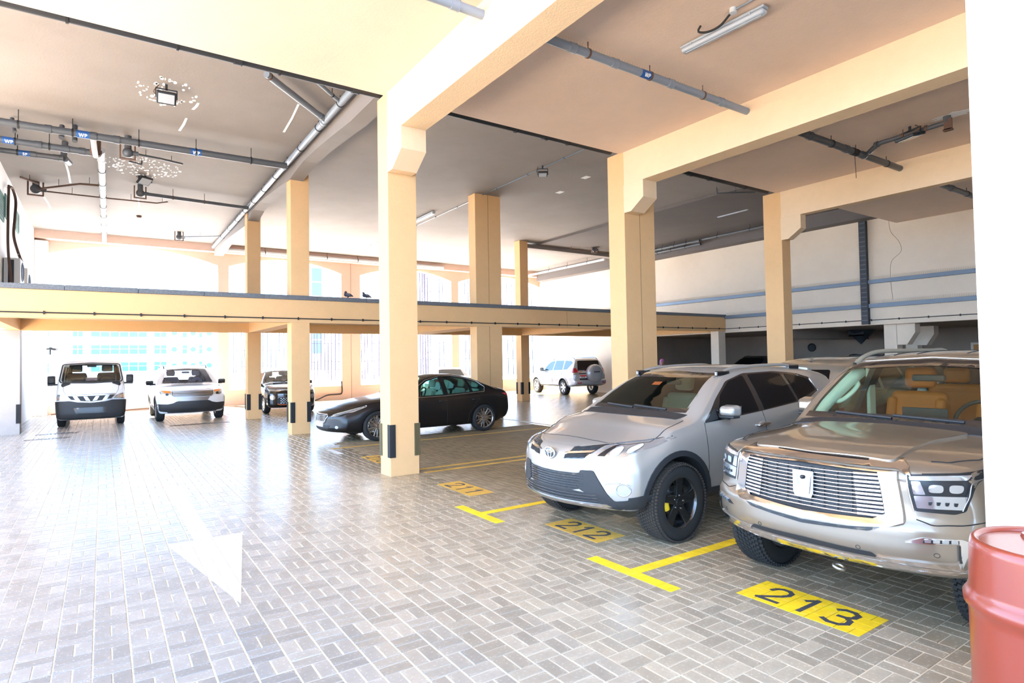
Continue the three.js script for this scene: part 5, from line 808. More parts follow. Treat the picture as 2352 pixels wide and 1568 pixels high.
  { const n = go.length, C = [0, 0.93]; const out = [[-0.55, 1.085], [0, 1.095], [0.55, 1.085], [0.565, 1.0], [0.595, 0.78], [0.52, 0.745], [0, 0.715], [-0.52, 0.745], [-0.595, 0.78], [-0.565, 1.0]]; const ring = [...out, out[0], go[0], ...[...go].reverse()]; const q = []; for (let i = 0; i < n; i++) { const j = (i + 1) % n; q.push(c.patchGeo('front', [out[i], out[j], go[j], go[i]], 0.035, 0.05, 0.06)); } obj('grille_surround', q, CP.chrome, c.t); }
  for (let i = 0; i < 11; i++) { const y = 0.80 + i * 0.0255, w = lerp(0.495, 0.46, i / 10); c.bead('grille_bar', 'front', [[-w, y + 0.004], [-w * 0.5, y - 0.004], [0, y - 0.006], [w * 0.5, y - 0.004], [w, y + 0.004]], 0.0052, CP.chrome, { off: 0.022, n: 2, seg: 8 }); for (const m of [1, -1]) c.bead('grille_bar_end', 'front', [[m * w * 0.70, y], [m * w, y + 0.004]], 0.0095, CP.chrome, { off: 0.022, n: 2, seg: 8 }); }
  for (let k = 0; k < 10; k++) c.bead('grille_rib', 'front', [[-0.4 + k * 0.089, 0.79], [-0.39 + k * 0.087, 1.06]], 0.004, CP.plastic, { off: 0.012, n: 1 });
  { const e = c.patch('emblem', 'front', soft([[-0.075, 1.03], [0.075, 1.03], [0.072, 0.88], [0.055, 0.845], [-0.055, 0.845], [-0.072, 0.88]], 0.008), std([0.22, 0.23, 0.25], 0.25, 1), { off: 0.038, th: 0.03, h: 0.05 })[0];
    c.patch('emblem_mark', 'front', [[-0.042, 0.995], [-0.058, 0.995], [-0.046, 0.875], [0.046, 0.875], [0.058, 0.995], [0.042, 0.995], [0.032, 0.93], [-0.032, 0.93]], CP.chrome, { off: 0.046, th: 0.01, h: 0.05, parent: e }); c.patch('emblem_mark', 'front', [[-0.07, 1.0], [0.07, 1.0], [0.07, 1.025], [-0.07, 1.025]], CP.chrome, { off: 0.046, th: 0.01, h: 0.05, parent: e });
    obj('camera_lens', new THREE.SphereGeometry(0.014, 14, 10).translate(...c.point('front', 0, 0.985, 0.046).toArray()), CP.lampDark, e); }
  c.patch('air_gap', 'front', soft([[-0.42, 0.705], [0, 0.675], [0.42, 0.705], [0.48, 0.735], [0.3, 0.715], [0, 0.70], [-0.3, 0.715], [-0.48, 0.735]], 0.01), CP.gloss, { off: 0.012, th: 0.02, h: 0.05 });
  for (const m of [1, -1]) { const f = (o) => o.map(([a, b]) => [m * a, b]);
    const L = c.patch('headlamp', 'front', f(soft([[0.595, 1.07], [0.78, 1.085], [0.875, 1.10], [0.928, 1.125], [0.92, 1.075], [0.885, 1.035], [0.875, 0.95], [0.855, 0.865], [0.81, 0.845], [0.635, 0.85], [0.61, 0.95]], 0.012)), CP.lampDark, { off: 0.006, th: 0.02, h: 0.035 })[0], sub = (name, o, mat, off = 0.011, r = 0.008) => c.patch(name, 'front', f(soft(o, r)), mat, { off, th: 0.006, h: 0.03, parent: L });
    sub('lamp_strip', [[0.612, 1.038], [0.86, 1.052], [0.87, 1.082], [0.605, 1.062]], CP.lamp); sub('lamp_strip', [[0.617, 1.035], [0.66, 1.035], [0.685, 0.955], [0.63, 0.952]], CP.lamp);
    sub('projector', [[0.70, 1.018], [0.765, 1.02], [0.765, 0.972], [0.70, 0.97]], CP.lamp, 0.014, 0.02); sub('projector', [[0.79, 1.022], [0.85, 1.024], [0.845, 0.975], [0.79, 0.973]], CP.lamp, 0.014, 0.02);
    sub('lamp_strip', [[0.63, 0.945], [0.862, 0.955], [0.845, 0.875], [0.645, 0.87]], CP.lamp);
    for (let k = 0; k < 4; k++) sub('lamp_notch', [[0.70 + k * 0.037, 0.915], [0.716 + k * 0.037, 0.915], [0.711 + k * 0.037, 0.895], [0.70 + k * 0.037, 0.895]], CP.lampDark, 0.018, 0.002);
    c.bead('lamp_trim', 'front', f([[0.592, 1.07], [0.61, 0.95], [0.63, 0.85]]), 0.006, CP.chrome, { off: 0.008, parent: L }); c.bead('lamp_trim', 'front', f([[0.915, 1.105], [0.90, 1.055], [0.872, 1.03], [0.866, 0.95], [0.842, 0.868]]), 0.004, CP.satin, { off: 0.006, parent: L });
    c.bead('fascia_seam', 'front', f([[0.64, 0.80], [0.72, 0.775], [0.85, 0.785], [0.92, 0.80]]), 0.004, CP.seam);
    const B = c.patch('bumper_frame', 'front', f(soft([[0.60, 0.665], [0.68, 0.70], [0.855, 0.71], [0.875, 0.70], [0.87, 0.53], [0.84, 0.505], [0.46, 0.52], [0.44, 0.545], [0.80, 0.545], [0.835, 0.56], [0.845, 0.675], [0.84, 0.68], [0.68, 0.665]], 0.008)), CP.chrome, { off: 0.014, th: 0.03, h: 0.05 })[0];
    c.patch('fog_lamp', 'front', f([[0.685, 0.672], [0.84, 0.682], [0.84, 0.702], [0.69, 0.692]]), CP.lampDark, { off: 0.018, th: 0.01, h: 0.04, parent: B }); for (let k = 0; k < 4; k++) c.patch('led', 'front', f(soft([[0.695 + k * 0.038, 0.676 + k * 0.002], [0.724 + k * 0.038, 0.678 + k * 0.002], [0.724 + k * 0.038, 0.697 + k * 0.002], [0.695 + k * 0.038, 0.695 + k * 0.002]], 0.004)), CP.lamp, { off: 0.022, th: 0.004, h: 0.03, parent: B });
    c.patch('bumper_slot', 'front', f([[0.835, 0.565], [0.846, 0.565], [0.846, 0.67], [0.838, 0.67]]), CP.gloss, { off: 0.016, th: 0.01, h: 0.05 });
    const so = []; for (let i = 0; i < 12; i++) so.push([0.74 + Math.cos(i / 12 * 6.283) * 0.013, 0.60 + Math.sin(i / 12 * 6.283) * 0.013]); c.bead('parking_sensor', 'front', f(so), 0.0016, CP.seam, { off: 0.001, closed: true }); c.bead('parking_sensor', 'front', f(so.map(([a, b]) => [a - 0.39, b - 0.015])), 0.0016, CP.seam, { off: 0.001, closed: true });
  }
  c.patch('lower_intake', 'front', soft([[-0.45, 0.535], [0.45, 0.535], [0.42, 0.565], [0, 0.575], [-0.42, 0.565]], 0.01), CP.plastic, { off: 0.006, th: 0.02, h: 0.05 });
  c.patch('lower_lip', 'front', soft([[-0.80, 0.475], [0, 0.45], [0.80, 0.475], [0.86, 0.50], [0.46, 0.515], [0, 0.52], [-0.46, 0.515], [-0.86, 0.50]], 0.01), CP.chrome, { off: 0.012, th: 0.03, h: 0.05 });
  obj('tow_hook', new THREE.TorusGeometry(0.035, 0.01, 8, 20).rotateX(1.3).translate(S.L / 2 - 0.12, 0.395, -0.18), CP.satin, c.t);
  archTrim(c, 0.93, 0.42, 0.46, 0.495, 0.0, Math.PI, beige, 0.014); archTrim(c, 3.78, 0.42, 0.46, 0.495, 0, Math.PI, beige, 0.014);
  c.patch('side_step', 'side', [[1.45, 0.40], [3.28, 0.40], [3.28, 0.47], [1.45, 0.47]], CP.plastic, { off: 0.05, th: 0.1 });
  c.mirror(1.86, 1.27, beige, { size: [0.08, 0.16, 0.18], out: 0.06, w: 0.92 });
  for (const s of [1, -1]) { const q = [[2.16, 0.66], [2.34, 0.66], [2.6, 0.665], [3.2, 0.67], [3.9, 0.665], [4.3, 0.65], [4.45, 0.64]].map(([u, w], i) => c.point('top', u, s * w, i === 0 || i === 6 ? 0 : i === 1 ? 0.04 : 0.065)); obj('roof_rail', [new THREE.TubeGeometry(new THREE.CatmullRomCurve3(q), 70, 0.022, 8)], std([0.30, 0.27, 0.2], 0.4, 0.3), c.t); }
  for (const w of [-0.4, -0.2, 0.2, 0.4]) c.bead('roof_groove', 'top', [[2.4, w], [4.4, w]], 0.006, CP.seam, { off: 0.0 });
  c.patch('rear_window', 'rear', soft([[-0.6, 1.25], [0.6, 1.25], [0.55, 1.68], [-0.55, 1.68]], 0.04), CP.glassBlack, { off: 0.004 });
  for (const m of [1, -1]) c.patch('tail_lamp', 'rear', [[m * 0.74, 0.9], [m * 0.88, 0.9], [m * 0.88, 1.25], [m * 0.76, 1.25]], CP.red, { off: 0.008 });
  // cabin
  const orange = std([0.74, 0.17, 0.004], 0.55), mint = std([0.80, 0.88, 0.72], 0.7);
  c.seat(2.55, 0.39, 0.68, orange, { s: 1.04 }); c.seat(2.55, -0.39, 0.68, orange, { s: 1.04 });
  { const g = new THREE.Group(); g.name = 'rear_bench'; g.position.set(S.L / 2 - 3.55, 0.7, 0); c.t.add(g); obj('cushion', new RoundedBoxGeometry(0.5, 0.18, 1.35, 3, 0.06).translate(0, 0.1, 0), orange, g); obj('backrest', new RoundedBoxGeometry(0.16, 0.66, 1.35, 3, 0.06).rotateZ(0.25).translate(-0.28, 0.45, 0), orange, g); for (const z of [-0.42, 0.02, 0.42]) obj('headrest', new RoundedBoxGeometry(0.1, 0.17, 0.25, 3, 0.045).translate(-0.4, 0.87, z), orange, g); }
  c.dashboard(1.62, 1.22, 0.78, 1);
  obj('dash_screen', [rbox(S.L / 2 - 2.06, S.L / 2 - 2.04, 1.2, 1.34, -0.16, 0.2, 0.006)], CP.lampDark, c.t);
  obj('rear_view_mirror', rbox(S.L / 2 - 2.12, S.L / 2 - 2.09, 1.575, 1.635, -0.13, 0.13, 0.02, 2), CP.dash, c.t);
  for (const s of [1, -1]) { const q = [[1.62, 1.235], [1.82, 1.40], [2.02, 1.55], [2.2, 1.665]].map(([u, y]) => { const p = c.point(s > 0 ? 'side1' : 'side-1', u, y, -0.09); return p; }); obj('pillar_trim', new THREE.TubeGeometry(new THREE.CatmullRomCurve3(q), 24, 0.075, 10), mint, c.t); const a = q[1].clone().lerp(q[2], 0.1), b = q[2].clone().lerp(q[3], 0.3), off = V(-0.05, -0.04, -s * 0.06); obj('grab_handle', new THREE.TubeGeometry(new THREE.CatmullRomCurve3([a, a.clone().add(off), b.clone().add(off), b]), 24, 0.022, 8), mint, c.t); obj('pillar_trim', rbox(S.L / 2 - 2.80, S.L / 2 - 2.66, 0.9, 1.72, Math.min(s * 0.76, s * 0.80), Math.max(s * 0.76, s * 0.80), 0.02, 2), mint, c.t); }
  c.wheels([0.93, 3.78], { r: 0.395, width: 0.265, rim: 0.25, style: 'six', mat: CP.alloy, tread: 60, track: 0.82 });
  c.finish(beige);
}
// ---------------------------------------------------------------- black sedan behind the front pillar
{
  const S = { L: 4.98, W: 0.90, N: 100, roll: 0.07, cf: 0.42, pf: 2.2, fadeF: 1.1, fadeR: 0.8, cr: 0.25, tumble: 0.40, shoulder: 0.1, beltW: 0.95,
    top: [[0, 0.68], [0.15, 0.76], [0.5, 0.86], [1.0, 0.945], [1.45, 1.0], [1.62, 1.03], [2.1, 1.27], [2.5, 1.435], [2.85, 1.49], [3.25, 1.485], [3.7, 1.40], [4.2, 1.20], [4.45, 1.12], [4.75, 1.09], [4.92, 1.02], [4.98, 0.92]],
    belt: [[0, 0.58], [0.5, 0.76], [1.5, 0.91], [2, 0.935], [3, 0.96], [4.1, 1.0], [4.98, 0.92]], wide: [[0, 0.82], [0.5, 0.885], [1, 0.90], [4.2, 0.90], [4.98, 0.80]], roofW: [[1.5, 0.68], [2.5, 0.56], [3.4, 0.565], [4.3, 0.62]],
    crown: [[0, 0.05], [1.5, 0.075], [2.5, 0.06], [4, 0.06], [4.98, 0.05]], bottom: [[0, 0.24], [0.5, 0.2], [4.4, 0.2], [4.98, 0.32]], noseY: [[0.2, 0.08], [0.35, 0], [0.55, 0], [0.7, 0.06], [0.8, 0.16]], tailY: [[0.3, 0.08], [0.55, 0], [0.9, 0.02], [1.1, 0.08]] };
  const c = new Car('sedan', 'black sedan half hidden behind the front pillar', [4.14 + S.L / 2, 0, -14.05], Math.PI, S), black = phys([0.004, 0.004, 0.005], { roughness: 0.3, clearcoat: 0.18, clearcoatRoughness: 0.02 });
  c.wells([1.10, 3.98], 0.33, 0.375, 0.3); c.cavity({ u0: 1.75, u1: 4.15, floor: 0.4 });
  const ws = soft([[-0.66, 1.03], [0.66, 1.03], [0.52, 1.41], [0, 1.435], [-0.52, 1.41]], 0.04), sw = [[[1.88, 0.955], [2.2, 1.17], [2.5, 1.33], [2.86, 1.415], [2.86, 0.975]], [[2.95, 0.98], [2.95, 1.42], [3.2, 1.415], [3.55, 1.345], [3.62, 1.01]], [[3.67, 1.015], [3.60, 1.335], [3.85, 1.25], [4.0, 1.15], [4.0, 1.04]]], rw = [[-0.55, 1.14], [0.55, 1.14], [0.48, 1.40], [-0.48, 1.40]];
  c.open('front', ws.map(([a, b]) => [a * 0.96, lerp(1.23, b, 0.93)]), 1.3, 3); c.open('front', rw, 3.2, 4.6);
  for (const o of sw) c.open('side', o.map(([a, b]) => [lerp(a, (o[0][0] + o[3][0]) / 2, 0.04), lerp(b, 1.18, 0.06)]), -1.2, 1.2);
  c.patch('windscreen', 'front', ws, CP.glassTint, { off: 0, th: 0.004, h: 0.06 }); c.patch('rear_window', 'rear', rw, CP.glassTint, { off: 0.002, th: 0.004, h: 0.06 });
  const tealGlass = phys([0.62, 0.82, 0.80], { transmission: 1, roughness: 0.02, thickness: 0 });
  for (const o of sw) c.patch('side_window', 'side', soft(o, 0.03), tealGlass, { off: 0.001, th: 0.004 });
  c.bead('window_trim', 'side', [[1.80, 0.935], [2.9, 0.955], [4.0, 1.015], [4.04, 1.13], [3.86, 1.275], [3.58, 1.37], [3.2, 1.44], [2.88, 1.44], [2.46, 1.35], [2.16, 1.19]], 0.009, CP.satin, { off: 0.004, closed: true });
  for (const l of [[[1.72, 0.25], [1.70, 0.7], [1.80, 0.93]], [[2.90, 0.25], [2.92, 0.7], [2.90, 0.96]], [[3.9, 0.98], [3.75, 0.75], [3.55, 0.5], [3.5, 0.25]]]) c.bead('door_seam', 'side', l, 0.004, CP.seam);
  for (const u of [2.68, 3.62]) for (const s of ['side1', 'side-1']) obj('door_handle', new THREE.TubeGeometry(new THREE.CatmullRomCurve3([c.point(s, u, 0.83, 0), c.point(s, u + 0.03, 0.83, 0.035), c.point(s, u + 0.18, 0.835, 0.035), c.point(s, u + 0.2, 0.835, 0)]), 16, 0.014, 8), black, c.t);
  for (const m of [1, -1]) { const f = (o) => o.map(([a, b]) => [m * a, b]);
    const L = c.patch('headlamp', 'front', f(soft([[0.50, 0.60], [0.60, 0.66], [0.74, 0.755], [0.84, 0.835], [0.845, 0.79], [0.80, 0.69], [0.66, 0.62]], 0.012)), CP.lamp, { off: 0.006, th: 0.02, h: 0.035 })[0]; c.bead('lamp_trim', 'front', f([[0.55, 0.635], [0.68, 0.70], [0.80, 0.79]]), 0.012, std([0.35, 0.30, 0.22], 0.2, 0.8), { off: 0.010, parent: L });
    const fo = []; for (let i = 0; i < 16; i++) fo.push([0.66 + Math.cos(i / 16 * 6.283) * 0.035, 0.36 + Math.sin(i / 16 * 6.283) * 0.035]); c.patch('fog_lamp', 'front', f(fo), CP.lamp, { off: 0.008, th: 0.01, h: 0.03 });
    c.patch('tail_lamp', 'rear', f([[0.55, 0.86], [0.77, 0.84], [0.80, 0.95], [0.6, 0.99]]), CP.red, { off: 0.008 }); }
  c.patch('tail_lamp_wrap', 'side', soft([[4.62, 0.93], [4.86, 0.92], [4.88, 0.84], [4.8, 0.83]], 0.02), CP.red, { off: 0.008, h: 0.04 });
  c.patch('grille', 'front', soft([[-0.38, 0.64], [0.38, 0.64], [0.42, 0.60], [0.32, 0.47], [-0.32, 0.47], [-0.42, 0.60]], 0.04), CP.plastic, { off: 0.004, th: 0.02 });
  c.bead('grille_frame', 'front', [[-0.38, 0.645], [0.38, 0.645], [0.425, 0.60], [0.32, 0.465], [-0.32, 0.465], [-0.425, 0.60]], 0.014, CP.chrome, { off: 0.006, closed: true, n: 4 });
  for (let i = 0; i < 5; i++) c.bead('grille_bar', 'front', [[-0.36, 0.495 + i * 0.03], [0, 0.485 + i * 0.03], [0.36, 0.495 + i * 0.03]], 0.007, CP.chrome, { off: 0.008, n: 2 });
  c.patch('lower_intake', 'front', soft([[-0.5, 0.40], [0.5, 0.40], [0.42, 0.30], [-0.42, 0.30]], 0.02), CP.plastic, { off: 0.004 }); c.plate('front', 0.42, '');
  c.bead('hood_seam', 'top', [[0.2, 0], [0.24, 0.4], [0.5, 0.68], [1.0, 0.76], [1.6, 0.76]], 0.004, CP.seam, { mirror: true });
  c.mirror(2.02, 0.99, black, { size: [0.09, 0.13, 0.2], out: 0.1, w: 0.86 });
  const cream = std([0.58, 0.60, 0.48], 0.6); for (const w of [0.37, -0.37]) { c.seat(2.75, w, 0.36, cream); c.seat(3.65, w, 0.38, cream, { s: 0.95 }); }
  c.dashboard(1.95, 0.97, 0.66, 1); c.wipers(1.66, 1.03, 0.75);
  c.wheels([1.10, 3.98], { r: 0.345, width: 0.245, rim: 0.255, style: 'multi', mat: std([0.46, 0.42, 0.38], 0.25, 0.95), track: 0.79 });
  c.finish(black);
}
// ---------------------------------------------------------------- white van
{
  const S = { L: 4.9, W: 0.87, N: 90, roll: 0.06, cf: 0.14, pf: 2.6, fadeF: 0.7, fadeR: 0.4, cr: 0.05, tumble: 0.70, shoulder: 0.12, beltW: 0.975,
    top: [[0, 1.22], [0.03, 1.32], [0.12, 1.40], [0.35, 1.72], [0.55, 1.94], [0.75, 2.03], [1.2, 2.07], [4.5, 2.06], [4.8, 2.0], [4.9, 1.9]], belt: [[0, 1.1], [0.3, 1.24], [1, 1.26], [4.9, 1.28]], wide: [[0, 0.84], [0.3, 0.87], [4.6, 0.87], [4.9, 0.84]], roofW: [[0, 0.75], [0.6, 0.73], [4.9, 0.73]],
    crown: [[0, 0.05], [0.5, 0.07], [4.9, 0.08]], bottom: [[0, 0.26], [0.3, 0.22], [4.9, 0.3]], noseY: [[0.25, 0.06], [0.45, 0], [0.8, 0], [1.0, 0.02], [1.3, 0.12]], tailY: [[0.4, 0.02], [1, 0], [2, 0.06]] };
  const c = new Car('van', 'white van with black bumper parked facing the viewer', [-0.27, 0, -21.95 - S.L / 2], -Math.PI / 2, S), white = paint([0.74, 0.75, 0.77], 0, 0.3);
  c.wells([0.95, 3.75], 0.31, 0.37, 0.3); c.cavity({ u0: 0.5, u1: 4.7, floor: 0.75 });
  const ws = soft([[-0.761, 1.35], [0, 1.325], [0.761, 1.35], [0.783, 1.42], [0.708, 1.885], [0, 1.925], [-0.708, 1.885], [-0.783, 1.42]], 0.04);
  c.open('front', ws.map(([a, b]) => [a * 0.955, lerp(1.62, b, 0.93)]), 0, 1.6); c.open('front', [[-0.637, 1.3], [0.637, 1.3], [0.602, 1.85], [-0.602, 1.85]], 4.2, 5.2);
  c.patch('windscreen', 'front', ws, CP.glassClear, { off: 0, th: 0.004, h: 0.06 }); c.bead('windscreen_seal', 'front', [...ws].map((p) => [...p]), 0.02, CP.plastic, { off: 0.0, closed: true, n: 1 });
  const sw = [[[0.55, 1.33], [0.78, 1.78], [1.35, 1.84], [1.35, 1.3]], [[1.5, 1.3], [1.5, 1.84], [2.8, 1.84], [2.8, 1.3]], [[2.95, 1.3], [2.95, 1.84], [4.5, 1.82], [4.5, 1.32]]]; for (const o of sw) { c.open('side', o.map(([a, b]) => [lerp(a, (o[0][0] + o[3][0]) / 2, 0.05), lerp(b, 1.57, 0.08)]), -1.3, 1.3); c.patch('side_window', 'side', soft(o, 0.05), CP.glassTint, { off: 0.001, th: 0.004 }); }
  c.patch('bumper', 'front', soft([[-0.867, 0.80], [-0.531, 0.81], [-0.354, 0.765], [0, 0.735], [0.354, 0.765], [0.531, 0.81], [0.867, 0.80], [0.872, 0.40], [0.823, 0.27], [0.443, 0.25], [-0.443, 0.25], [-0.823, 0.27], [-0.872, 0.40]], 0.04), CP.plastic, { off: 0.02, th: 0.03 });
  c.patch('bumper_side', 'side', soft([[0.06, 0.80], [0.54, 0.78], [0.54, 0.45], [0.4, 0.28], [0.06, 0.3]], 0.03), CP.plastic, { off: 0.02, th: 0.02 });
  c.patch('bumper_intake', 'front', soft([[-0.443, 0.60], [0.443, 0.60], [0.372, 0.42], [-0.372, 0.42]], 0.04), CP.gloss, { off: 0.024, th: 0.02 });
  c.patch('grille_band', 'front', soft([[-0.619, 0.985], [0.619, 0.985], [0.513, 0.82], [0.319, 0.775], [0, 0.75], [-0.319, 0.775], [-0.513, 0.82]], 0.03), CP.satin, { off: 0.014, th: 0.03 });
  c.patch('grille', 'front', [[-0.354, 0.945], [0.354, 0.945], [0.266, 0.80], [0, 0.775], [-0.266, 0.80]], CP.plastic, { off: 0.018, th: 0.03 });
  c.patch('grille_chevron', 'front', [[-0.195, 0.93], [-0.106, 0.93], [-0.027, 0.795], [-0.133, 0.81]], CP.satin, { off: 0.026, th: 0.02 }); c.patch('grille_chevron', 'front', [[0.195, 0.93], [0.106, 0.93], [0.027, 0.795], [0.133, 0.81]], CP.satin, { off: 0.026, th: 0.02 });
  for (const m of [1, -1]) { const f = (o) => o.map(([a, b]) => [m * a, b]); c.patch('grille_slot', 'front', f([[0.584, 0.955], [0.460, 0.955], [0.389, 0.83], [0.496, 0.845]]), CP.plastic, { off: 0.018, th: 0.02 });
    const L = c.patch('headlamp', 'front', f(soft([[0.602, 0.93], [0.708, 0.985], [0.845, 1.02], [0.854, 0.83], [0.549, 0.835]], 0.03)), CP.lamp, { off: 0.008, th: 0.02, h: 0.05 })[0]; const o = []; for (let i = 0; i < 18; i++) o.push([0.78 + Math.cos(i / 18 * 6.283) * 0.055, 0.90 + Math.sin(i / 18 * 6.283) * 0.055]); c.patch('lamp_reflector', 'front', f(o), CP.chrome, { off: 0.014, th: 0.004, h: 0.03, parent: L }); c.patch('indicator', 'front', f([[0.779, 0.86], [0.836, 0.86], [0.836, 0.93], [0.796, 0.92]]), CP.amber, { off: 0.014, th: 0.004, h: 0.03, parent: L });
    c.bead('panel_seam', 'front', f([[0.690, 1.30], [0.673, 1.1], [0.619, 0.99]]), 0.004, CP.seam); }
  c.bead('panel_seam', 'front', [[-0.619, 0.99], [0.619, 0.99]], 0.004, CP.seam); c.wipers(0.1, 1.36, 0.8);
  c.mirror(0.42, 1.33, CP.plastic, { size: [0.07, 0.27, 0.2], out: 0.17, w: 0.81 });
  const grey = std([0.07, 0.065, 0.06], 0.85); c.seat(1.05, 0.40, 0.83, grey, { s: 1.08 }); c.seat(1.05, -0.40, 0.83, grey, { s: 1.08 }); c.dashboard(0.3, 1.34, 0.74, 1);
  obj('rear_view_mirror', rbox(S.L / 2 - 0.62, S.L / 2 - 0.59, 1.80, 1.865, -0.12, 0.12, 0.02, 2), CP.dash, c.t); obj('dash_placard', box(S.L / 2 - 0.36, S.L / 2 - 0.34, 1.37, 1.49, -0.14, 0.14), std([0.20, 0.14, 0.16], 0.7), c.t);
  c.wheels([0.95, 3.75], { r: 0.335, width: 0.21, rim: 0.2, style: 'steel', mat: CP.alloy, track: 0.755 });
  for (const s of [0.5, -0.55]) obj('roof_aerial', rod([S.L / 2 - 0.75, 2.0, s], [S.L / 2 - 0.85, 2.1, s], 0.006, 5), CP.plastic, c.t);
  c.finish(white);
}
// ---------------------------------------------------------------- white sport utility car with amber lamp corners
{
  const S = { L: 5.0, W: 1.02, N: 90, roll: 0.08, cf: 0.38, pf: 2.4, fadeF: 0.9, fadeR: 0.6, cr: 0.1, tumble: 0.52, shoulder: 0.13, top: [[0, 1.02], [0.15, 1.07], [0.5, 1.12], [1.1, 1.155], [1.4, 1.18], [1.75, 1.45], [2.1, 1.70], [2.4, 1.78], [3, 1.81], [4.4, 1.78], [4.8, 1.6], [5, 1.1]], belt: [[0, 0.90], [0.4, 0.99], [1.4, 1.10], [3, 1.19], [5, 1.2]], wide: [[0, 0.97], [0.5, 1.01], [4.5, 1.02], [5, 0.96]], roofW: [[1.3, 0.80], [2.2, 0.68], [4.6, 0.66]], crown: [[0, 0.05], [1.3, 0.07], [2.2, 0.07], [5, 0.07]], bottom: [[0, 0.27], [0.4, 0.25], [5, 0.35]], noseY: [[0.3, 0.12], [0.45, 0.02], [0.6, 0], [0.85, 0.02], [1.0, 0.08], [1.1, 0.2]], tailY: [[0.4, 0.03], [1, 0], [1.2, 0.05]] };
  const c = new Car('sport_utility_car', 'white sport utility car with amber lamp corners, parked right of the van', [2.42, 0, -21.75 - S.L / 2], -Math.PI / 2, S), white = paint([0.74, 0.76, 0.79], 0, 0.3);
  c.wells([0.95, 3.85], 0.36, 0.43, 0.34); c.cavity({ u0: 1.6, u1: 4.6, floor: 0.6 });
  const ws = soft([[-0.80, 1.185], [0.80, 1.185], [0.62, 1.68], [0, 1.705], [-0.62, 1.68]], 0.04); c.open('front', ws.map(([a, b]) => [a * 0.96, lerp(1.5, b, 0.93)]), 1.1, 2.9); c.open('front', [[-0.62, 1.25], [0.62, 1.25], [0.58, 1.6], [-0.58, 1.6]], 4.2, 5.2);
  c.patch('windscreen', 'front', ws, phys([0.72, 0.76, 0.84], { transmission: 1, roughness: 0.02, thickness: 0 }), { off: 0, th: 0.004, h: 0.06 });
  for (const o of [[[1.7, 1.18], [2.05, 1.5], [2.3, 1.66], [2.75, 1.70], [2.75, 1.22]], [[2.85, 1.22], [2.85, 1.70], [3.6, 1.70], [3.7, 1.25]], [[3.8, 1.25], [3.75, 1.69], [4.3, 1.66], [4.5, 1.3]]]) { c.patch('side_window', 'side', soft(o, 0.04), CP.glassBlack, { off: 0.002 }); }
  c.patch('grille', 'front', soft([[-0.60, 0.985], [0, 1.0], [0.60, 0.985], [0.60, 0.86], [0.55, 0.80], [-0.55, 0.80], [-0.60, 0.86]], 0.03), std([0.16, 0.15, 0.145], 0.3, 0.8), { off: 0.008, th: 0.03 });
  for (const y of [0.84, 0.885, 0.93, 0.965]) c.bead('grille_bar', 'front', [[-0.57, y], [0, y + 0.008], [0.57, y]], 0.013, CP.satin, { off: 0.014, n: 2 });
  c.patch('bumper_panel', 'front', soft([[-0.50, 0.79], [0.50, 0.79], [0.42, 0.66], [-0.42, 0.66]], 0.02), std([0.30, 0.27, 0.25], 0.35, 0.6), { off: 0.008, th: 0.02 });
  for (const m of [1, -1]) { const f = (o) => o.map(([a, b]) => [m * a, b]); const L = c.patch('headlamp', 'front', f(soft([[0.62, 0.99], [0.78, 1.01], [0.925, 1.02], [0.90, 0.9], [0.80, 0.83], [0.62, 0.845]], 0.02)), CP.lamp, { off: 0.008, th: 0.02, h: 0.045 })[0]; c.patch('indicator', 'front', f([[0.625, 0.985], [0.88, 1.01], [0.80, 0.945], [0.63, 0.93]]), CP.amber, { off: 0.013, th: 0.004, h: 0.04, parent: L }); const o = []; for (let i = 0; i < 16; i++) o.push([0.725 + Math.cos(i / 16 * 6.283) * 0.045, 0.885 + Math.sin(i / 16 * 6.283) * 0.042]); c.patch('projector', 'front', f(o), CP.lampDark, { off: 0.014, th: 0.004, h: 0.03, parent: L });
    c.patch('side_cladding', 'front', f(soft([[0.50, 0.62], [0.70, 0.575], [1.0, 0.585], [1.0, 0.36], [0.6, 0.30], [0.5, 0.34]], 0.02)), CP.plastic, { off: 0.01, th: 0.03 }); }
  c.patch('lower_intake', 'front', soft([[-0.62, 0.57], [-0.46, 0.665], [0.46, 0.665], [0.62, 0.57], [0.72, 0.29], [-0.72, 0.29]], 0.04), CP.plastic, { off: 0.012, th: 0.03 });
  archTrim(c, 0.95, 0.36, 0.43, 0.48, -0.1, Math.PI, CP.plastic); archTrim(c, 3.85, 0.36, 0.43, 0.48, 0, Math.PI, CP.plastic); c.patch('sill_cladding', 'side', [[1.4, 0.3], [3.4, 0.3], [3.4, 0.44], [1.4, 0.44]], CP.plastic, { off: 0.012 });
  c.bead('hood_seam', 'front', [[-0.7, 1.03], [0, 1.045], [0.7, 1.03]], 0.004, CP.seam); c.mirror(1.85, 1.19, CP.plastic, { size: [0.09, 0.14, 0.23], out: 0.14, w: 0.97 }); c.wipers(1.3, 1.195, 0.8);
  for (const s of [1, -1]) { const q = [2.3, 2.45, 3.2, 4.1, 4.3].map((u, i) => c.point('top', u, s * 0.66, i === 0 || i === 4 ? 0 : 0.06)); obj('roof_rail', new THREE.TubeGeometry(new THREE.CatmullRomCurve3(q), 40, 0.02, 8), CP.plastic, c.t); }
  const grey = std([0.42, 0.42, 0.44], 0.8); c.seat(2.55, 0.4, 0.66, grey); c.seat(2.55, -0.4, 0.66, grey); c.dashboard(1.75, 1.22, 0.8, 1); obj('rear_view_mirror', rbox(S.L / 2 - 2.22, S.L / 2 - 2.19, 1.53, 1.585, -0.12, 0.12, 0.02, 2), CP.dash, c.t);
  c.wheels([0.95, 3.85], { r: 0.385, width: 0.25, rim: 0.25, style: 'five', mat: CP.alloy, track: 0.87 }); c.finish(white);
}
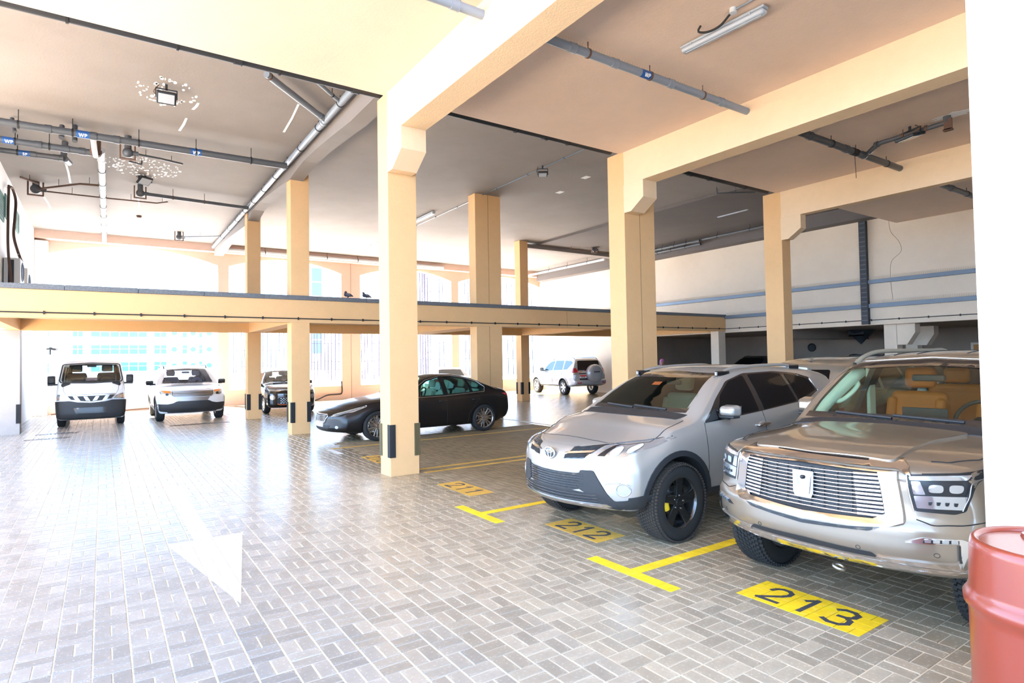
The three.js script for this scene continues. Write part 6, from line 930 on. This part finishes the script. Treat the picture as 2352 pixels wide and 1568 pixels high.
// ---------------------------------------------------------------- black compact car between the slim pillars
{
  const S = { L: 4.2, W: 0.90, N: 84, roll: 0.08, cf: 0.32, pf: 2.4, fadeF: 0.8, fadeR: 0.5, cr: 0.08, tumble: 0.45, shoulder: 0.12, top: [[0, 0.88], [0.15, 0.97], [0.5, 1.04], [0.95, 1.09], [1.1, 1.12], [1.45, 1.38], [1.75, 1.55], [2, 1.61], [3.5, 1.60], [4.0, 1.5], [4.2, 1.1]], belt: [[0, 0.80], [0.4, 0.93], [1.1, 1.0], [3, 1.06], [4.2, 1.1]], wide: [[0, 0.84], [0.5, 0.89], [3.8, 0.90], [4.2, 0.86]], roofW: [[1, 0.72], [1.8, 0.62], [4, 0.6]], crown: [[0, 0.04], [1, 0.07], [4.2, 0.06]], bottom: [[0, 0.22], [4.2, 0.25]], noseY: [[0.2, 0.08], [0.35, 0], [0.7, 0], [0.85, 0.05], [1.0, 0.15]], tailY: [[0.4, 0.03], [1, 0]] };
  const c = new Car('compact_car', 'black compact car with mesh grille between the two slim pillars', [5.72, 0, -22.35 - S.L / 2], -Math.PI / 2, S), black = phys([0.008, 0.009, 0.012], { roughness: 0.18, clearcoat: 1, clearcoatRoughness: 0.02 });
  c.wells([0.82, 3.4], 0.31, 0.36, 0.3); c.cavity({ u0: 1.25, u1: 3.9, floor: 0.5 }); const ws = soft([[-0.74, 1.12], [0.74, 1.12], [0.62, 1.535], [0, 1.56], [-0.62, 1.535]], 0.04); c.open('front', ws.map(([a, b]) => [a * 0.96, lerp(1.34, b, 0.93)]), 0.8, 2.6); c.open('front', [[-0.5, 1.1], [0.5, 1.1], [0.5, 1.45], [-0.5, 1.45]], 3.6, 4.4);
  c.patch('windscreen', 'front', ws, CP.glassClear, { off: 0, th: 0.004, h: 0.06 }); for (const o of [[[1.35, 1.04], [1.6, 1.35], [1.85, 1.48], [2.3, 1.5], [2.3, 1.06]], [[2.4, 1.06], [2.4, 1.5], [3.3, 1.49], [3.5, 1.1]]]) { c.patch('side_window', 'side', soft(o, 0.04), CP.glassBlack, { off: 0.002 }); }
  c.patch('lower_grille', 'front', soft([[-0.50, 0.60], [0.50, 0.60], [0.58, 0.44], [0.52, 0.36], [-0.52, 0.36], [-0.58, 0.44]], 0.05), CP.plastic, { off: 0.006 }); for (let i = 0; i < 5; i++) for (let k = 0; k < 11; k++) { const w = -0.44 + k * 0.088 + (i % 2) * 0.044, y = 0.395 + i * 0.042; if (Math.abs(w) < 0.48) c.patch('grille_stud', 'front', [[w - 0.022, y], [w, y + 0.014], [w + 0.022, y], [w, y - 0.014]], CP.satin, { off: 0.014, th: 0.01, h: 0.1 }); }
  c.bead('orange_trim', 'front', [[-0.56, 0.37], [-0.45, 0.335], [0.45, 0.335], [0.56, 0.37]], 0.012, std([0.75, 0.16, 0.03], 0.4), { off: 0.012, n: 2 });
  c.bead('nose_trim', 'front', [[-0.56, 0.865], [0, 0.85], [0.56, 0.865]], 0.012, CP.chrome, { off: 0.008, n: 2 });
  for (const m of [1, -1]) { const f = (o) => o.map(([a, b]) => [m * a, b]); c.patch('headlamp', 'front', f(soft([[0.36, 0.845], [0.55, 0.875], [0.82, 0.90], [0.80, 0.83], [0.5, 0.81]], 0.015)), CP.lamp, { off: 0.008, h: 0.05 }); const o = []; for (let i = 0; i < 18; i++) o.push([0.70 + Math.cos(i / 18 * 6.283) * 0.085, 0.60 + Math.sin(i / 18 * 6.283) * 0.085]); c.patch('fog_lamp', 'front', f(o), CP.lamp, { off: 0.01, h: 0.04 }); }
  c.mirror(1.5, 1.05, black, { size: [0.08, 0.13, 0.2], out: 0.12, w: 0.86 }); c.wipers(1, 1.13, 0.75); const beige = std([0.45, 0.42, 0.38], 0.8); c.seat(1.95, 0.36, 0.55, beige); c.seat(1.95, -0.36, 0.55, beige); c.seat(2.9, 0.36, 0.57, beige); c.seat(2.9, -0.36, 0.57, beige); c.dashboard(1.3, 1.07, 0.7, 1);
  c.wheels([0.82, 3.4], { r: 0.33, width: 0.215, rim: 0.22, style: 'five', mat: CP.alloy, track: 0.78 }); c.finish(black);
}
// ---------------------------------------------------------------- silver sport utility car with a spare wheel on its back
{
  const S = { L: 4.85, W: 0.95, N: 90, roll: 0.08, cf: 0.3, pf: 2.5, fadeF: 0.8, fadeR: 0.5, cr: 0.10, tumble: 0.56, shoulder: 0.13, top: [[0, 1.02], [0.2, 1.12], [0.8, 1.2], [1.3, 1.24], [1.45, 1.27], [1.8, 1.55], [2.1, 1.74], [2.4, 1.81], [3.4, 1.83], [4.4, 1.80], [4.58, 1.72], [4.72, 1.25], [4.85, 1.1]], belt: [[0, 0.92], [0.4, 1.04], [1.4, 1.15], [3, 1.18], [4.85, 1.22]], wide: [[0, 0.9], [0.5, 0.94], [4.4, 0.95], [4.85, 0.92]], roofW: [[1.3, 0.78], [2.2, 0.66], [4.6, 0.65]], crown: [[0, 0.05], [1.3, 0.09], [2.2, 0.06], [4.85, 0.06]], bottom: [[0, 0.4], [4.3, 0.42], [4.85, 0.50]], noseY: [[0.4, 0.06], [0.6, 0], [1.0, 0.04], [1.15, 0.2]], tailY: [[0.45, 0.03], [0.6, -0.06], [0.72, -0.05], [0.78, 0.03], [1.2, 0.02], [1.6, 0.05]] };
  const c = new Car('sport_utility_car', 'pale silver sport utility car with covered spare wheel on its tailgate', [20.1, 0, -24.4], Math.PI / 2 - 0.15, S), pale = paint([0.38, 0.40, 0.43], 0.3, 0.33);
  c.wells([0.9, 3.7], 0.39, 0.45, 0.34);
  for (const o of [[[1.72, 1.2], [1.95, 1.48], [2.2, 1.66], [2.6, 1.70], [2.6, 1.22]], [[2.68, 1.22], [2.68, 1.71], [3.5, 1.71], [3.6, 1.25]], [[3.68, 1.25], [3.62, 1.71], [4.2, 1.69], [4.4, 1.6], [4.05, 1.28]]]) c.patch('side_window', 'side', soft(o, 0.04), std([0.015, 0.06, 0.08], 0.08), { off: 0.003 });
  c.patch('windscreen', 'front', soft([[-0.78, 1.27], [0.78, 1.27], [0.64, 1.72], [-0.64, 1.72]], 0.04), CP.glassBlack, { off: 0.003 });
  c.patch('rear_window', 'rear', soft([[-0.66, 1.23], [0.66, 1.23], [0.60, 1.70], [-0.60, 1.70]], 0.05), std([0.006, 0.006, 0.007], 0.4), { off: 0.022, th: 0.04 });
  c.patch('spoiler', 'top', soft([[4.38, -0.6], [4.68, -0.56], [4.74, 0], [4.68, 0.56], [4.38, 0.6]], 0.05), pale, { off: 0.02, th: 0.02 });
  for (const m of [1, -1]) { c.patch('tail_lamp', 'rear', [[m * 0.70, 1.12], [m * 0.89, 1.12], [m * 0.86, 1.36], [m * 0.70, 1.30]], CP.red, { off: 0.012, th: 0.03 }); c.patch('tail_lamp_clear', 'rear', [[m * 0.70, 1.02], [m * 0.89, 1.02], [m * 0.89, 1.11], [m * 0.70, 1.11]], CP.lamp, { off: 0.012, th: 0.03 }); }
  c.patch('tail_lamp_wrap', 'side', soft([[4.48, 1.12], [4.76, 1.12], [4.68, 1.36], [4.56, 1.32]], 0.02), CP.red, { off: 0.012 }); c.patch('tail_lamp_wrap', 'side', soft([[4.46, 1.02], [4.78, 1.02], [4.77, 1.11], [4.48, 1.11]], 0.02), CP.lamp, { off: 0.012 });
  c.patch('bumper', 'rear', soft([[-0.92, 0.72], [0.92, 0.72], [0.9, 0.52], [-0.9, 0.52]], 0.05), pale, { off: 0.03, th: 0.04 }); c.patch('reflector', 'rear', [[-0.80, 0.60], [-0.58, 0.60], [-0.58, 0.64], [-0.80, 0.64]], CP.red, { off: 0.036 }); c.patch('reflector', 'rear', [[0.80, 0.60], [0.58, 0.60], [0.58, 0.64], [0.80, 0.64]], CP.red, { off: 0.036 });
  c.patch('tailgate_shadow', 'rear', [[-0.62, 0.76], [0.7, 0.76], [0.7, 0.84], [-0.62, 0.84]], CP.plastic, { off: 0.008 });
  const pl = c.patch('number_plate', 'rear', [[-0.62, 0.86], [-0.28, 0.86], [-0.28, 1.06], [-0.62, 1.06]], M.white, { off: 0.02, th: 0.02, h: 0.2 })[0]; c.patch('plate_band', 'rear', [[-0.62, 0.93], [-0.28, 0.93], [-0.28, 1.0], [-0.62, 1.0]], std([0.65, 0.03, 0.03], 0.5), { off: 0.023, th: 0.004, h: 0.2, parent: pl }); c.patch('plate_frame', 'rear', [[-0.64, 1.03], [-0.26, 1.03], [-0.26, 1.09], [-0.64, 1.09]], CP.plastic, { off: 0.024, th: 0.02, h: 0.2, parent: pl }); for (let k = 0; k < 5; k++) c.patch('plate_digit', 'rear', [[-0.55 + k * 0.045, 0.875], [-0.525 + k * 0.045, 0.875], [-0.525 + k * 0.045, 0.92], [-0.55 + k * 0.045, 0.92]], M.black, { off: 0.022, th: 0.004, h: 0.2, parent: pl });
  { const g = new THREE.Group(); g.name = 'spare_wheel'; g.position.set(-S.L / 2 - 0.06, 1.06, 0.18); g.scale.setScalar(1.17); c.t.add(g); obj('cover', new THREE.LatheGeometry([[0, 0.15], [0.22, 0.15], [0.30, 0.135], [0.36, 0.10], [0.39, 0.04], [0.39, -0.1], [0.34, -0.12]].map((p) => new THREE.Vector2(...p)), 40).rotateZ(Math.PI / 2), pale, g); obj('cover_dent', [box(-0.162, -0.15, -0.2, -0.03, -0.13, 0.13)], paint([0.42, 0.44, 0.46], 0.3, 0.35), g); obj('letters', [...[-0.12, -0.06, 0, 0.06, 0.12].map((z) => box(-0.158, -0.15, 0.045, 0.10, z - 0.022, z + 0.022))], M.black, g); }
  for (const s of [1, -1]) { const q = [2.3, 2.45, 3.4, 4.3, 4.45].map((u, i) => c.point('top', u, s * 0.64, i === 0 || i === 4 ? 0 : 0.07)); obj('roof_rail', new THREE.TubeGeometry(new THREE.CatmullRomCurve3(q), 40, 0.022, 8), std([0.12, 0.2, 0.28], 0.35, 0.5), c.t); }
  for (const l of [[[1.6, 0.5], [1.58, 0.9], [1.65, 1.18]], [[2.64, 0.5], [2.64, 1.2]], [[3.64, 1.22], [3.55, 0.9], [3.2, 0.5]]]) c.bead('door_seam', 'side', l, 0.006, CP.seam); for (const u of [2.4, 3.35]) c.bead('door_handle', 'side', [[u, 1.05], [u + 0.2, 1.06]], 0.016, CP.satin, { off: 0.025 });
  c.patch('side_step', 'side', [[1.4, 0.42], [3.2, 0.42], [3.2, 0.48], [1.4, 0.48]], CP.plastic, { off: 0.05, th: 0.1 }); archTrim(c, 0.9, 0.39, 0.45, 0.5, 0, Math.PI, pale, 0.02); archTrim(c, 3.7, 0.39, 0.45, 0.5, 0, Math.PI, pale, 0.02);
  c.mirror(1.72, 1.22, CP.plastic, { size: [0.09, 0.17, 0.2], out: 0.13, w: 0.92 }); c.wheels([0.9, 3.7], { r: 0.385, width: 0.265, rim: 0.25, style: 'six', mat: CP.alloy, track: 0.82 }); c.finish(pale);
}
// ---------------------------------------------------------------- plainer cars farther back
function plainCar(name, label, pos, turn, mat, { tall = 1.75, L = 4.7, kind = 'suv', rails = true, glass = CP.glassBlack, extra } = {}) {
  const k = kind === 'suv' ? tall / 1.75 : tall / 1.45, suv = kind === 'suv';
  const S = { L, W: 0.93, N: 72, roll: 0.09, cf: 0.32, pf: 2.3, fadeF: 0.9, fadeR: 0.6, cr: 0.15, tumble: 0.48 * k, shoulder: 0.12,
    top: (suv ? [[0, 0.9], [0.15, 1.0], [0.6, 1.1], [1.2, 1.18], [1.35, 1.22], [1.75, 1.5], [2.1, 1.69], [2.5, 1.75], [3.5, 1.74], [4.2, 1.62], [4.45, 1.4], [L - 0.1, 1.1], [L, 1.0]] : [[0, 0.68], [0.2, 0.8], [0.8, 0.9], [1.4, 0.98], [1.6, 1.02], [2.1, 1.28], [2.5, 1.42], [2.9, 1.455], [3.4, 1.42], [3.9, 1.24], [4.25, 1.1], [L - 0.15, 1.05], [L, 0.9]]).map(([u, y]) => [u, y * k]),
    belt: (suv ? [[0, 0.85], [0.5, 1.0], [1.4, 1.12], [3, 1.18], [L, 1.15]] : [[0, 0.6], [0.5, 0.78], [1.5, 0.92], [3, 0.96], [L, 0.92]]).map(([u, y]) => [u, y * k]), wide: [[0, 0.86], [0.5, 0.92], [L - 0.6, 0.93], [L, 0.85]], roofW: [[1.2, 0.75], [2.2, suv ? 0.64 : 0.57], [L, 0.62]], crown: [[0, 0.04], [1.3, 0.08], [L, 0.06]], bottom: [[0, 0.3], [L, 0.32]], noseY: [[0.2, 0.1], [0.5, 0], [0.8, 0.04], [1.0, 0.15]], tailY: [[0.4, 0.05], [0.8, 0]] };
  const c = new Car(name, label, pos, turn, S); c.wells([0.92, L - 0.98], 0.34, 0.4, 0.32);
  const W = suv ? [[-0.72, 1.22], [0.72, 1.22], [0.6, 1.66], [-0.6, 1.66]] : [[-0.66, 1.03], [0.66, 1.03], [0.52, 1.38], [-0.52, 1.38]]; c.patch('windscreen', 'front', soft(W.map(([a, b]) => [a, b * k]), 0.04), glass, { off: 0.004 });
  for (const o of suv ? [[[1.65, 1.15], [1.9, 1.42], [2.2, 1.6], [2.5, 1.64], [2.5, 1.2]], [[2.6, 1.2], [2.6, 1.65], [3.3, 1.63], [3.4, 1.23]], [[3.5, 1.25], [3.4, 1.62], [3.9, 1.55], [4.05, 1.32]]] : [[[1.85, 0.95], [2.2, 1.2], [2.5, 1.34], [2.75, 1.38], [2.75, 0.97]], [[2.85, 0.98], [2.85, 1.385], [3.25, 1.37], [3.6, 1.25], [3.7, 1.02]]]) c.patch('side_window', 'side', soft(o.map(([a, b]) => [a, b * k]), 0.04), glass, { off: 0.004 });
  c.patch('rear_window', 'rear', soft((suv ? [[-0.56, 1.2], [0.56, 1.2], [0.48, 1.55], [-0.48, 1.55]] : [[-0.55, 1.1], [0.55, 1.1], [0.48, 1.36], [-0.48, 1.36]]).map(([a, b]) => [a, b * k]), 0.04), glass, { off: 0.004 });
  for (const m of [1, -1]) { const y = suv ? 0.85 : 0.65; c.patch('headlamp', 'front', [[m * 0.5, y * k], [m * 0.8, (y + 0.05) * k], [m * 0.82, (y + 0.16) * k], [m * 0.55, (y + 0.1) * k]], CP.lamp, { off: 0.008 }); c.patch('tail_lamp', 'rear', [[m * 0.58, 0.88 * k], [m * 0.8, 0.88 * k], [m * 0.8, 1.0 * k], [m * 0.6, 1.0 * k]], CP.red, { off: 0.008 }); }
  c.mirror(suv ? 1.75 : 2.0, (suv ? 1.18 : 0.99) * k, mat, { size: [0.09, 0.14, 0.2], out: 0.11, w: 0.88 });
  if (rails && suv) for (const s of [1, -1]) { const q = [2.2, 2.4, 3.2, 3.9, 4.05].map((u, i) => c.point('top', u, s * 0.62, i === 0 || i === 4 ? 0 : 0.05)); obj('roof_rail', new THREE.TubeGeometry(new THREE.CatmullRomCurve3(q), 40, 0.02, 8), CP.plastic, c.t); }
  if (extra) extra(c, S); c.wheels([0.92, L - 0.98], { r: 0.34 * (suv ? 1.05 : 1), width: 0.22, rim: 0.22, style: 'five', mat: CP.alloy, track: 0.8 }); c.finish(mat);
}
const sandPaint = paint([0.36, 0.31, 0.24], 0.5, 0.35);
plainCar('sport_utility_car', 'sand coloured car whose curved roof shows behind the silver car', [11.35, 0, -5.4], 0, sandPaint, { tall: 1.79, rails: false, extra: (c, S) => obj('shark_fin', new THREE.ConeGeometry(0.05, 0.07, 8).scale(1.8, 1, 0.5).translate(...c.point('top', 3.95, 0, 0.03).toArray()), sandPaint, c.t) });
plainCar('sedan', 'white sedan whose roof shows above the black sedan', [13.0, 0, -24.4], Math.PI / 2 - 0.35, paint([0.74, 0.77, 0.8], 0, 0.3), { kind: 'sedan', tall: 1.52, glass: std([0.012, 0.04, 0.05], 0.08) });
plainCar('sport_utility_car', 'dark car with roof rails parked in the recess behind the corner pillar', [24.6, 0, -16.2], Math.PI, paint([0.02, 0.022, 0.025], 0, 0.3), { tall: 1.80 });
plainCar('sedan', 'dark sedan in the recess left of the beige car roof', [25.2, 0, -13.9], Math.PI, paint([0.05, 0.055, 0.06], 0.2, 0.3), { kind: 'sedan', tall: 1.5 });
plainCar('sport_utility_car', 'pale blue grey car in the recess just left of the beige car windscreen', [24.6, 0, -11.45], Math.PI, paint([0.45, 0.52, 0.58], 0.1, 0.3), { tall: 1.80 });
// ---------------------------------------------------------------- red barrel at the right edge
{
  const b = thing('barrel', 'glossy red brown plastic barrel with lid in front of the whitened pillar', 'barrel', [3.27, 0, -0.80]), red = phys([0.27, 0.04, 0.02], { roughness: 0.3, clearcoat: 0.5, clearcoatRoughness: 0.15 });
  const P = [[0, 0], [0.25, 0], [0.285, 0.02], [0.295, 0.06], [0.298, 0.30], [0.312, 0.32], [0.312, 0.345], [0.298, 0.365], [0.300, 0.70], [0.303, 0.735], [0.318, 0.75], [0.320, 0.78], [0.306, 0.80], [0.297, 0.83], [0.292, 0.99], [0.286, 1.02], [0.275, 1.03], [0.262, 1.022], [0.255, 1.012]].map((p) => new THREE.Vector2(...p));
  obj('drum', new THREE.LatheGeometry(P, 64), red, b);
  const lid = obj('lid', new THREE.LatheGeometry([[0.256, 1.011], [0.2, 1.012], [0, 1.012]].map((p) => new THREE.Vector2(...p)), 48), red, b);
  for (const [x, z] of [[0.12, -0.1], [-0.12, 0.1]]) obj('bung', [new THREE.CylinderGeometry(0.045, 0.05, 0.016, 24).translate(x, 1.019, z), new THREE.CylinderGeometry(0.012, 0.012, 0.01, 10).translate(x, 1.03, z)], red, lid);
}
// ---------------------------------------------------------------- a person far back between the cars
{
  const p = thing('person', 'person in white shirt with pink purple headscarf standing far back behind the silver car', 'person', [20.55, 0, -18.2], -2.2);
  function blob(segs, lo, hi, cell, k) { // smooth union of tapered capsules, meshed on a grid
    const size = Math.max(hi[0] - lo[0], hi[1] - lo[1], hi[2] - lo[2]), n = Math.ceil(size / cell), mc = new MarchingCubes(n, M.white, false, false, 200000); mc.isolation = 0;
    const c = [0, 1, 2].map((i) => (lo[i] + hi[i]) / 2);
    for (let z = 0; z < n; z++) for (let y = 0; y < n; y++) for (let x = 0; x < n; x++) { const P = [(x / n - 0.5) * size + c[0], (y / n - 0.5) * size + c[1], (z / n - 0.5) * size + c[2]]; let d = 1; for (const [a, ra, b2, rb] of segs) { const ab = [b2[0] - a[0], b2[1] - a[1], b2[2] - a[2]], ap = [P[0] - a[0], P[1] - a[1], P[2] - a[2]], h = clamp((ab[0] * ap[0] + ab[1] * ap[1] + ab[2] * ap[2]) / (ab[0] ** 2 + ab[1] ** 2 + ab[2] ** 2 + 1e-9), 0, 1), dd = Math.hypot(ap[0] - ab[0] * h, ap[1] - ab[1] * h, ap[2] - ab[2] * h) - lerp(ra, rb, h), hh = clamp(0.5 + 0.5 * (d - dd) / k, 0, 1); d = lerp(d, dd, hh) - k * hh * (1 - hh); } mc.field[x + y * n + z * n * n] = -d; }
    mc.update(); const q = mc.count, g = new THREE.BufferGeometry(); g.setAttribute('position', new THREE.BufferAttribute(mc.positionArray.slice(0, q * 3), 3)); g.setAttribute('normal', new THREE.BufferAttribute(mc.normalArray.slice(0, q * 3), 3)); g.scale(size / 2, size / 2, size / 2).translate(...c); g.computeVertexNormals(); return g;
  }
  const skin = std([0.30, 0.17, 0.10], 0.6), hands = [];
  for (const s of [1, -1]) { const w = [0.06, 0.80, s * 0.27]; hands.push([[0.02, 0.86, s * 0.26], 0.03, w, 0.036], [w, 0.036, [0.09, 0.75, s * 0.275], 0.03]); for (let f = 0; f < 4; f++) hands.push([[0.075 + f * 0.012, 0.755, s * 0.275 + (f - 1.5) * 0.004], 0.010, [0.06 + f * 0.024, 0.69 + Math.abs(f - 1.4) * 0.012, s * (0.27 - 0.01 * f)], 0.008]); hands.push([[0.075, 0.79, s * 0.25], 0.012, [0.11, 0.745, s * 0.225], 0.009]); }
  const head = [[[0, 1.60, 0], 0.085, [0.015, 1.55, 0], 0.072], [[0.04, 1.55, 0], 0.05, [0.045, 1.53, 0], 0.04], [[0.09, 1.585, 0], 0.011, [0.105, 1.565, 0], 0.014], [[0.0, 1.48, 0], 0.055, [-0.01, 1.40, 0], 0.06], [[0, 1.58, 0.085], 0.014, [0, 1.56, 0.085], 0.012], [[0, 1.58, -0.085], 0.014, [0, 1.56, -0.085], 0.012]];
  obj('body', [blob([...head, ...hands, [[0, 0.95, 0.09], 0.08, [0.02, 0.5, 0.1], 0.06], [[0.02, 0.5, 0.1], 0.058, [0, 0.09, 0.11], 0.042], [[0, 0.95, -0.09], 0.08, [0.02, 0.5, -0.1], 0.06], [[0.02, 0.5, -0.1], 0.058, [0, 0.09, -0.11], 0.042], [[0, 0.04, 0.11], 0.04, [0.15, 0.03, 0.12], 0.03], [[0, 0.04, -0.11], 0.04, [0.15, 0.03, -0.12], 0.03], [[0, 1.35, 0], 0.1, [0, 0.98, 0], 0.1], [[0, 1.36, 0.15], 0.055, [-0.02, 1.1, 0.23], 0.045], [[-0.02, 1.1, 0.23], 0.042, [0.02, 0.86, 0.26], 0.03], [[0, 1.36, -0.15], 0.055, [-0.02, 1.1, -0.23], 0.045], [[-0.02, 1.1, -0.23], 0.042, [0.02, 0.86, -0.26], 0.03]], [-0.5, -0.02, -0.5], [0.5, 1.72, 0.5], 0.014, 0.025)], skin, p);
  obj('shirt', blob([[[0, 1.37, 0.14], 0.075, [0, 1.37, -0.14], 0.075], [[0, 1.3, 0.05], 0.12, [0, 1.0, 0.04], 0.125], [[0, 1.3, -0.05], 0.12, [0, 1.0, -0.04], 0.125], [[0, 1.37, 0.16], 0.07, [-0.02, 1.1, 0.235], 0.058], [[0, 1.37, -0.16], 0.07, [-0.02, 1.1, -0.235], 0.058], [[-0.02, 1.1, 0.235], 0.055, [0.02, 0.9, 0.26], 0.042], [[-0.02, 1.1, -0.235], 0.055, [0.02, 0.9, -0.26], 0.042], [[0, 1.0, 0], 0.14, [0, 0.72, 0], 0.16]], [-0.5, 0.5, -0.5], [0.5, 1.6, 0.5], 0.016, 0.05), std([0.72, 0.74, 0.76], 0.8), p);
  obj('trousers', blob([[[0, 0.9, 0.08], 0.1, [0.02, 0.5, 0.1], 0.08], [[0.02, 0.5, 0.1], 0.08, [0, 0.1, 0.11], 0.065], [[0, 0.9, -0.08], 0.1, [0.02, 0.5, -0.1], 0.08], [[0.02, 0.5, -0.1], 0.08, [0, 0.1, -0.11], 0.065]], [-0.5, 0, -0.5], [0.5, 1.0, 0.5], 0.016, 0.03), std([0.10, 0.10, 0.12], 0.8), p);
  obj('headscarf', blob([[[-0.01, 1.64, 0], 0.098, [-0.03, 1.61, 0], 0.1], [[-0.06, 1.58, 0.03], 0.07, [-0.08, 1.44, 0.04], 0.06], [[-0.06, 1.58, -0.03], 0.07, [-0.08, 1.44, -0.04], 0.06]], [-0.3, 1.3, -0.3], [0.3, 1.85, 0.3], 0.012, 0.04), std([0.45, 0.14, 0.30], 0.8), p);
  for (const s of [1, -1]) obj('eye', new THREE.SphereGeometry(0.012, 10, 8).translate(0.082, 1.598, s * 0.032), M.black, p);
}
// ---------------------------------------------------------------- outside, beyond the arches
{
  const cyan = std([0.05, 0.20, 0.23], 0.5), wall = std([0.80, 0.80, 0.80], 0.8), ZB = -148;
  const b = thing('building', 'long white building with cyan windows beyond the arch behind the van', 'building', [6, -0.03, ZB]);
  obj('wall', box(-22, 20, 0, 14.2, -12, 0), wall, b); obj('roof', box(-22.4, 20.4, 14.2, 14.8, -12.4, 0.4), wall, b);
  for (let f = 0; f < 4; f++) { const y = 0.1 + f * 3.55;
    obj('floor_band', box(-22.1, 20.1, y + 2.7, y + 2.95, 0, 0.25), wall, b);
    for (const [x0, x1, n] of [[-16.5, -14.6, 2], [-11, -9.2, 2], [-8, 1.8, 6], [3, 5.4, 2], [8.3, 9.3, 1], [11.5, 12.3, 1]]) for (let k = 0; k < n; k++) { const w = (x1 - x0) / n, a = x0 + k * w; const fr = obj('window', [box(a, a + 0.08, y + 0.5, y + 2.5, -0.02, 0.1), box(a + w - 0.08, a + w, y + 0.5, y + 2.5, -0.02, 0.1), box(a, a + w, y + 2.42, y + 2.5, -0.02, 0.1), box(a, a + w, y + 0.5, y + 0.58, -0.02, 0.1), box(a, a + w, y + 1.6, y + 1.67, -0.02, 0.1)], wall, b); obj('pane', box(a + 0.08, a + w - 0.08, y + 0.58, y + 2.42, 0.0, 0.04), cyan, fr); }
    for (const x of [6.8, 10.4, 13.6, 16]) { const fr = obj('round_window', new THREE.TorusGeometry(0.62, 0.08, 6, 24).translate(x, y + 1.5, 0.06), wall, b); obj('pane', new THREE.CylinderGeometry(0.6, 0.6, 0.04, 24).rotateX(Math.PI / 2).translate(x, y + 1.5, 0.03), cyan, fr); } }
  const t = thing('building', 'tall white tower with a teal glass strip seen through the upper arch', 'building', [44, -0.03, -150]);
  obj('wall', box(-3.2, 3.6, 0, 26, -14, 0), wall, t); obj('roof', box(-3.4, 3.8, 26, 26.6, -14.4, 0.4), wall, t); for (let k = 0; k < 6; k++) { obj('glass_strip', box(-1.2, 1.2, 4 + k * 3.6, 4 + k * 3.6 + 3.3, 0, 0.12), cyan, t); obj('window', box(-2.9, -2.0, 4 + k * 3.6, 4 + k * 3.6 + 2.2, 0, 0.1), std([0.45, 0.62, 0.64], 0.3), t); }
  const t2 = thing('building', 'pale building under construction behind the scaffold at the right arches', 'building', [45, -0.03, -72]); obj('wall', box(-14, 26, 0, 22, -12, 0), wall, t2); for (let f = 0; f < 6; f++) obj('floor_band', box(-14.2, 26.2, 3.1 + f * 3.5, 3.4 + f * 3.5, 0, 0.2), wall, t2);
}
function scaffold(label, x0, x1, z, h, step, lift, mat, r, sd) {
  const t = thing('scaffold', label, 'scaffold', [x0, -0.03, z]); seed = sd; let pole, led;
  const put = (m, name, x, y, zz, s) => { const q = new THREE.Mesh(m.geometry, m.material); q.name = name; q.castShadow = q.receiveShadow = true; q.position.set(x, y, zz); if (s) q.scale.set(...s); t.add(q); return q; };
  const pg = { geometry: new THREE.CylinderGeometry(r, r, 1, 6).translate(0, 0.5, 0), material: mat }, lg = { geometry: new THREE.CylinderGeometry(r * 0.8, r * 0.8, 1, 6).rotateZ(Math.PI / 2).translate(0.5, 0, 0), material: mat };
  for (const zz of [0, -1.1]) for (let x = 0; x <= x1 - x0 + 0.01; x += step) { const q = put(pg, 'standard', x + rr(-0.08, 0.08), 0, zz, [1, h * rr(0.82, 1), 1]); q.rotation.z = rr(-0.015, 0.015); }
  for (let y = lift; y < h; y += lift) put(lg, 'ledger', 0, y + rr(-0.1, 0.1), 0, [x1 - x0, 1, 1]);
  for (let k = 0; k < (x1 - x0) * h / 14; k++) { const q = put(lg, 'brace', rr(0, x1 - x0 - 2), rr(0.3, h - 2), 0.06, [rr(1, 2.6), 1, 1]); q.rotation.z = rnd() < 0.5 ? 0 : rr(0.3, 0.9); }
  return t;
}
{
  const lilac = std([0.030, 0.014, 0.040], 0.7), pale = std([0.030, 0.026, 0.036], 0.7);  // steel poles tinted lilac to imitate the blown-out glare outside
  scaffold('pale scaffold seen between the two slim pillars', 10.2, 15.4, -60, 6.5, 0.75, 1.5, pale, 0.035, 21);
  scaffold('lilac scaffold of close standing poles seen left of the front pillar', 17.0, 24.8, -60, 6.2, 0.7, 1.9, lilac, 0.045, 22);
  scaffold('tall scaffold frame seen right of the front pillar', 28.4, 36.5, -60, 14, 1.7, 1.9, pale, 0.04, 23);
  scaffold('tall scaffold frame seen beside the silver car with spare wheel', 37.5, 52, -60, 14, 1.9, 2.0, pale, 0.04, 24);
  const m = thing('lattice_mast', 'lilac lattice mast standing in the arch right of the front pillar', 'mast', [28.6, -0.03, -58.5]);
  for (const [x, z] of [[-0.3, -0.3], [0.3, -0.3], [-0.3, 0.3], [0.3, 0.3]]) obj('mast_leg', rod([x, 0, z], [x, 13.5, z], 0.05, 6), lilac, m);
  for (let y = 0.4; y < 13; y += 0.8) obj('mast_brace', [rod([-0.3, y, 0.3], [0.3, y + 0.8, 0.3], 0.028, 5)], lilac, m);
}
renderer.render(scene, camera);
